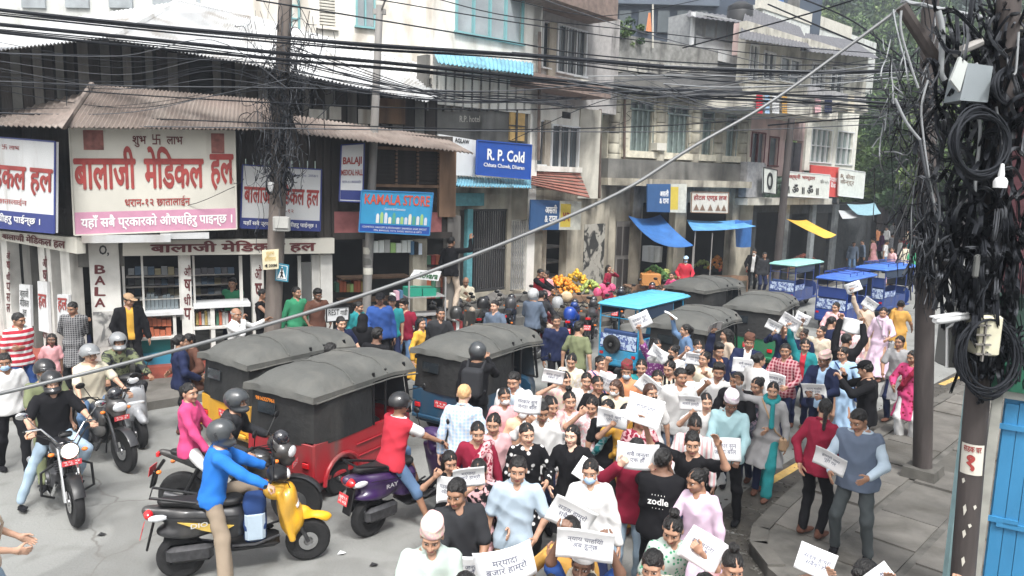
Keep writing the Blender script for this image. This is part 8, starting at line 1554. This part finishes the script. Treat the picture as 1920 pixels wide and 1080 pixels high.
mb = MB(); [mb.ell(tuple(at(1120 + k * 9, 548 - (k % 2) * 8, .95)), (.13, .12, .14), 9) for k in range(4)]; tag(mb.build('pink_bags', CLOP, None, world=True, smooth=True), 'bundle of bright pink plastic bags at the end of the fruit cart', 'bags')
mb = MB(); mb.ell(tuple(at(1062, 556, .95)), (.17, .10, .15), 12); tag(mb.build('cut_jackfruit', mat('cut_fruit', (.65, .50, .32), .6, var=.2), None, world=True, smooth=True), 'pale cut fruit displayed on the front of the cart', 'fruit')
table('vegetable stall with greens under the first blue tarpaulin', 1185, 1270, 540, .7); heap('vegetable_heap', 'heap of green vegetables under the first blue tarpaulin', 1226, 522, 60, 24, (.10, .22, .05), 0, n=120, z=.75, seed=5, size=.06); heap('yellow_vegetable_heap', 'pale yellow green vegetables at the stall front', 1248, 520, 40, 14, (.38, .42, .12), 0, n=70, z=.75, seed=6)
t, c = crate3('fruit_crate', 'orange carton crate of fruit at the vegetable stall', 'crate', (1203, 515, 1240, 536), at(1220, 540, .7).y - .5, .4, plain('orange_crate', (.45, .20, .06), .6)); heap('crate_fruit', 'orange fruit filling the carton crate', 1220, 520, 34, 12, (.68, .26, .05), 0, n=60, z=.9, seed=7)
table('fruit stall with apples under the second blue tarpaulin', 1308, 1402, 522, .7); heap('apple_heap', 'red and pink apples on the second stall', 1376, 508, 56, 22, (.62, .10, .08), 0, n=150, z=.75, seed=8); heap('orange_heap', 'oranges at the left of the apples', 1344, 505, 34, 26, (.72, .28, .05), 0, n=90, z=.75, seed=9); heap('green_fruit_heap', 'green fruit at the back of the second stall', 1318, 500, 32, 14, (.28, .36, .10), 0, n=60, z=.75, seed=10)
table('far vegetable stall below the yellow tarpaulin', 1478, 1535, 500, .6); heap('onion_heap', 'reddish onions on the far stall', 1508, 490, 50, 14, (.32, .10, .07), 0, n=110, z=.65, seed=12); 
TB = mat('blue_tarp', (.035, .13, .36), .55, var=.2, scale=3, bump=.5, bscale=5); TY = mat('yellow_tarp', (.68, .42, .06), .6, var=.12, scale=3, bump=.5, bscale=5); TLB = mat('pale_blue_tarp', (.10, .30, .58), .55, var=.25, scale=3, bump=.5, bscale=5)
def awn(label, pts, m, F, ds, sag=.08):
    p = [F.P(x, y, d) for (x, y), d in zip(pts, ds)]; mb = MB(); mb.sheet(p[0], p[1], p[2], p[3], 0, 0, 6, sag=sag); k = len(mb.v); f0 = list(mb.f); mb.v += [(v[0], v[1], v[2] - .012) for v in mb.v]; mb.f += [tuple(i + k for i in f[::-1]) for f in f0]; mb.m = [0] * len(mb.f); return tag(mb.build('tarpaulin_awning', m, None, world=True, smooth=80), label, 'awning')
awn('deep blue tarpaulin sagging steeply beside the wooden door', [(1226, 452), (1300, 460), (1238, 402), (1178, 404)], TB, FE, (1.9, 1.9, .2, .2), .12)
awn('bright blue flat tarpaulin shade over the apple stall', [(1300, 432), (1418, 424), (1384, 412), (1288, 412)], TLB, FE, (2.0, 2.0, .3, .3), .05)
awn('loose blue tarpaulin hanging down beside the apple stall', [(1380, 462), (1408, 462), (1410, 412), (1378, 412)], TB, FE, (1.0, .9, .9, .9), .03); awn('yellow tarpaulin shade sloping over the far stall', [(1545, 446), (1568, 440), (1512, 412), (1474, 410)], TY, FF, (2.2, 2.2, .4, .4), .05)
for (x0, y0, y1) in ((1300, 462, 540), (1336, 437, 522), (1304, 432, 530)): a = FE.P(x0, y0, 1.9); mb = MB(); mb.tube([a, (a.x, a.y, SZ)], .02, 6); tag(mb.build('tent_pole', POLG, None, world=True), 'thin pole holding a blue tarpaulin before the stone building', 'pole', 'poles of the tarpaulin stalls')
UT = mat('awning_teal_grey', (.20, .34, .40), .7, var=.15)
awn('blue grey curved shade high at the far shops', [(1608, 402), (1652, 400), (1640, 380), (1588, 382)], UT, FF, (2.0, 2.2, .6, .6), .06); awn('pale ragged shade below the blue grey one', [(1580, 410), (1622, 404), (1606, 392), (1572, 394)], mat('awning_pale', (.40, .42, .44), .7, var=.15), FF, (1.8, 2.0, .5, .5), .04)
# clutter on the fronts
def fth(nm, label, cat, m, F, b): mb = MB(); F.box(mb, *b); tag(mb.build(nm, m, world=True), label, cat)
for x0, y0, y1, F_, lb in ((1172, 175, 345, FE, 'rusty drain pipe at the left end of the stone building'), (1400, 196, 372, FE, 'rusty drain pipe between the stone and pink houses'), (1126, 205, 372, FD, 'grey pipe on the angled wall of the balcony house'), (1012, 60, 300, FC, 'thin pipe on the corner of the tall white building')):
    mb = MB(); mb.tube([F_.P(x0, y0, .16), F_.P(x0 - 2, y1, .16)], .045, 7); tag(mb.build('drain_pipe', plain('pipe_brown', (.12, .085, .07), .7, var=.3), world=True, smooth=True), lb, 'pipe')
for i, (x, w_, c_) in enumerate([(1418, 12, 'red'), (1434, 9, 'sky'), (1448, 13, 'white'), (1466, 10, 'must'), (1528, 11, 'rose'), (1546, 14, 'navy'), (1590, 12, 'cream')]):
    p_ = [FF.P(x, 212, 1.7), FF.P(x + w_, 213, 1.7), FF.P(x + w_, 178, 1.72), FF.P(x, 178, 1.72)]; mb = MB(); mb.sheet(*p_, 2, .02, 4); k = len(mb.v); mb.v += [(v[0], v[1] + .012, v[2]) for v in mb.v]; mb.f += [tuple(q + k for q in f[::-1]) for f in mb.f]; mb.m = [0] * len(mb.f); tag(mb.build('laundry', cloth(c_), world=True, smooth=60), '%s cloth hung to dry on the balcony of the pink house' % c_, 'laundry')
for x, y, F_, d_, lb, c_ in ((1385, 62, FH, -.6, 'black water tank on the shed roof', (.02, .02, .022)), (1450, 30, FG, -1, 'blue water tank on the pale terrace', (.04, .12, .3))):
    c = F_.P(x, y, d_); mb = MB().lathe([(0, 1.25), (.2, 1.22), (.5, 1.05), (.52, .9), (.50, .85), (.52, .8), (.52, .1), (.5, 0), (0, 0)], 18, tuple(c)); tag(mb.build('water_tank', plain('tank%.2f' % c_[2], c_, .5), world=True, smooth=True), lb, 'tank')
for x, y, F_, lb in ((1090, 150, FD, 'air conditioner box under the upper windows of the balcony house'), (1232, 268, FE, 'air conditioner box between the first two stone building windows')): fth('air_conditioner', lb, 'air conditioner', SIGNC, F_, (x, y, x + 18, y + 14, .0, .3))
q = random.Random(9); mb = MB()
for i in range(500):
    j = q.randrange(1, len(KP) - 2); p = KP[j].lerp(KP[j + 1], q.random()); r_ = abs(q.gauss(0, .35)); s_ = q.uniform(.006, .022); mb.ell((p.x - kn.x * r_, p.y - kn.y * r_, s_ * .4 + .004), (s_, s_ * q.uniform(.6, 1), s_ * .6), 6)
tag(mb.build('gutter_grit', [KERB], None, world=True), 'grit and small stones along the right kerb', None, None, 'stuff')
fl = FF.W(2, .15, .6)
t = thing('flag', 'orange prayer flag on the roof of the stone building', 'flag', tuple(FE.P(1215, 78, -1.2))); mb = MB(); mb.tube([FE.P(1224, 90, -1.2), FE.P(1224, 8, -1.2)], .03, 6); mb.build('pole', SIGNC, t, world=True); mb = MB(); mb.sheet(FE.P(1211, 58, -1.2), FE.P(1222, 60, -1.2), FE.P(1220, 24, -1.2), FE.P(1216, 24, -1.2), 2, .02, 4); mb.build('cloth', cloth('orange'), t, world=True)
# leaves and trees
def leafm(n, c, v=.35): return mat(n, c, .65, var=v, scale=1.2, spec=.3)
LM = [leafm('leaf_mid', (.075, .125, .040)), leafm('leaf_dark', (.035, .070, .028)), leafm('leaf_light', (.14, .20, .07))]
def crown_mesh(R_, nc, nl, size, seed, flat=.8):
    q = np.random.default_rng(seed); V = []; M_ = []
    for c in range(nc):
        d = q.normal(size=3); d /= np.linalg.norm(d); cc = d * R_ * q.uniform(.35, 1) * np.array([1, 1, flat]); cr_ = R_ * q.uniform(.18, .34); mm = q.choice(3, p=[.45, .35, .20])
        p = q.normal(size=(nl, 3)); p = p / np.linalg.norm(p, axis=1)[:, None] * (cr_ * q.uniform(.6, 1.05, (nl, 1))) * np.array([1, 1, .75]) + cc
        a = q.normal(size=(nl, 3)); a /= np.linalg.norm(a, axis=1)[:, None]; b = np.cross(a, q.normal(size=(nl, 3))); b /= np.linalg.norm(b, axis=1)[:, None]; s_ = size * q.uniform(.6, 1.3, (nl, 1))
        V.append(np.stack([p - a * s_, p - b * s_ * .5, p + a * s_, p + b * s_ * .5], 1)); M_ += [mm] * nl
    V = np.concatenate(V).reshape(-1, 3).astype(np.float32); Q = np.arange(len(V)).reshape(-1, 4); return np_mesh('crown', V, Q, LM, np.array(M_), False)
CRW = [crown_mesh(3.2, 46, 170, .16, 1), crown_mesh(3.0, 40, 170, .16, 2, .9)]
def tree(label, x, y, Y, h, s=1.0, k=0, group='trees at the end of the street'):
    b = atY(x, y, Y); b.z = 0; t = thing('leafy_tree', label, 'tree', tuple(b), random.random() * 6, group); mb = MB(); mb.tube([(0, 0, 0), (.1, .05, h * .35), (-.05, .1, h * .75)], [.32, .24, .12], 9)
    for i in range(5): a = i * 1.3; mb.tube([(.05, .05, h * (.35 + .06 * i)), (math.cos(a) * 1.0, math.sin(a) * 1.0, h * (.55 + .06 * i)), (math.cos(a) * 2.0 * s, math.sin(a) * 2.0 * s, h * (.68 + .06 * i))], [.12, .08, .03], 6)
    mb.build('trunk', POLD, t, smooth=True); inst('crown', CRW[k], t, (0, 0, h * .80), None, None, (s, s, s))
    inst('crown', CRW[1 - k], t, (.6, .3, h * .55), None, None, (s * .9, s * .9, s * .8))
for i, a in enumerate([(1640, 470, 50, 10, 1.0, 'tall leafy tree right behind the cream house'), (1685, 470, 42, 8.5, 1.0, 'leafy tree behind the straight dark pole'), (1730, 470, 48, 12, 1.3, 'broad leafy tree above the far crowd'), (1600, 470, 62, 15, 1.4, 'highest hazy tree behind the terrace'), (1700, 470, 60, 17, 1.5, 'tall hazy tree at the top behind the wires'), (1780, 470, 36, 9, 1.1, 'leafy tree hidden behind the thick pole'), (1800, 470, 52, 16, 1.4, 'tall tree filling the gap behind the cabinet'), (1655, 470, 56, 6.5, 1.0, 'low dark tree over the distant shops')]):
    tree(a[5], a[0], a[1], a[2], a[3], a[4], i % 2)
bm = crown_mesh(.6, 12, 60, .07, 5); c = FE.P(1180, 60, -1.4); o = bpy.data.objects.new('rooftop_bush', bm); COL.objects.link(o); o.location = c; tag(o, 'grey green bush growing on the stone building roof terrace', 'bush')
def wood(name, label, spec):
    V, Qs, M_ = [], [], []; q = np.random.default_rng(3)
    for (x, y, Y, R_, sd) in spec:
        me = crown_mesh(R_, 26, 120, R_ * .055, sd); n = len(me.vertices); a = np.empty(n * 3, np.float32); me.vertices.foreach_get('co', a); c = atY(x, y, Y); V.append(a.reshape(-1, 3) + np.array(c, np.float32)); mi = np.empty(len(me.polygons), np.int32); me.polygons.foreach_get('material_index', mi); M_.append(mi); bpy.data.meshes.remove(me)
    V = np.concatenate(V); me = np_mesh(name, V, np.arange(len(V)).reshape(-1, 4), LM, np.concatenate(M_), False); o = bpy.data.objects.new(name, me); COL.objects.link(o); tag(o, label, None, None, 'stuff')
wood('far_wood', 'hazy wooded slope rising behind the houses and wires at the top right', [(1520 + 62 * (i % 9), 440 - 95 * (i // 9) + 20 * (i % 2), 66 + 4 * (i // 9), 4.6, i) for i in range(54)])
mb = MB(); hp_ = []; NX = 24
for j in range(6):
    for i in range(NX + 1): X_ = -60 + 190 * i / NX; hp_.append((X_, 96 + j * 12, -.5 if j == 0 else (8 * j + 4 * math.sin(i * .9 + j) + 3 * math.sin(i * 2.1)) * (1.0 if X_ > 5 else .55)))
mb.add(hp_, [(j * (NX + 1) + i, j * (NX + 1) + i + 1, (j + 1) * (NX + 1) + i + 1, (j + 1) * (NX + 1) + i) for j in range(5) for i in range(NX)]); tag(mb.build('hills', mat('hill_forest', (.030, .050, .032), .95, var=.5, scale=.35, bump=.8, bscale=1.5), smooth=True), kind='structure')
# litter and small things on the road
for i, (x, y, lab) in enumerate([(190, 1003, 'small dark scrap of litter in front of the cruiser'), (640, 1038, 'crumpled pale scrap of litter near the purple scooter'), (700, 1060, 'tiny dark leaf on the road at the bottom')]):
    p = at(x, y, .01); mb = MB(); mb.add([(-.04, -.02, 0), (.03, -.03, .015), (.05, .02, .005), (-.02, .03, .02)], [(0, 1, 2), (0, 2, 3)]); tag(mb.build('litter', BLK if i != 1 else SIGNW, None, loc=p), lab, 'litter')

# air: pale haze fading the far end of the street
hz = bpy.data.meshes.new('haze'); mb = MB(); mb.box((25, 84, 28), (150, 110, 29.2)); hz.from_pydata([tuple(v) for v in mb.v], [], mb.f); hm = bpy.data.materials.new('haze'); hm.use_nodes = True; hn = hm.node_tree; hn.nodes.remove(hn.nodes['Principled BSDF'])
pv = hn.nodes.new('ShaderNodeVolumePrincipled'); pv.inputs['Color'].default_value = (.80, .88, 1, 1); pv.inputs['Density'].default_value = .0019; pv.inputs['Anisotropy'].default_value = .2; hn.links.new(pv.outputs[0], hn.nodes['Material Output'].inputs['Volume'])
hz.materials.append(hm); ho = bpy.data.objects.new('haze', hz); COL.objects.link(ho); ho['kind'] = 'stuff'
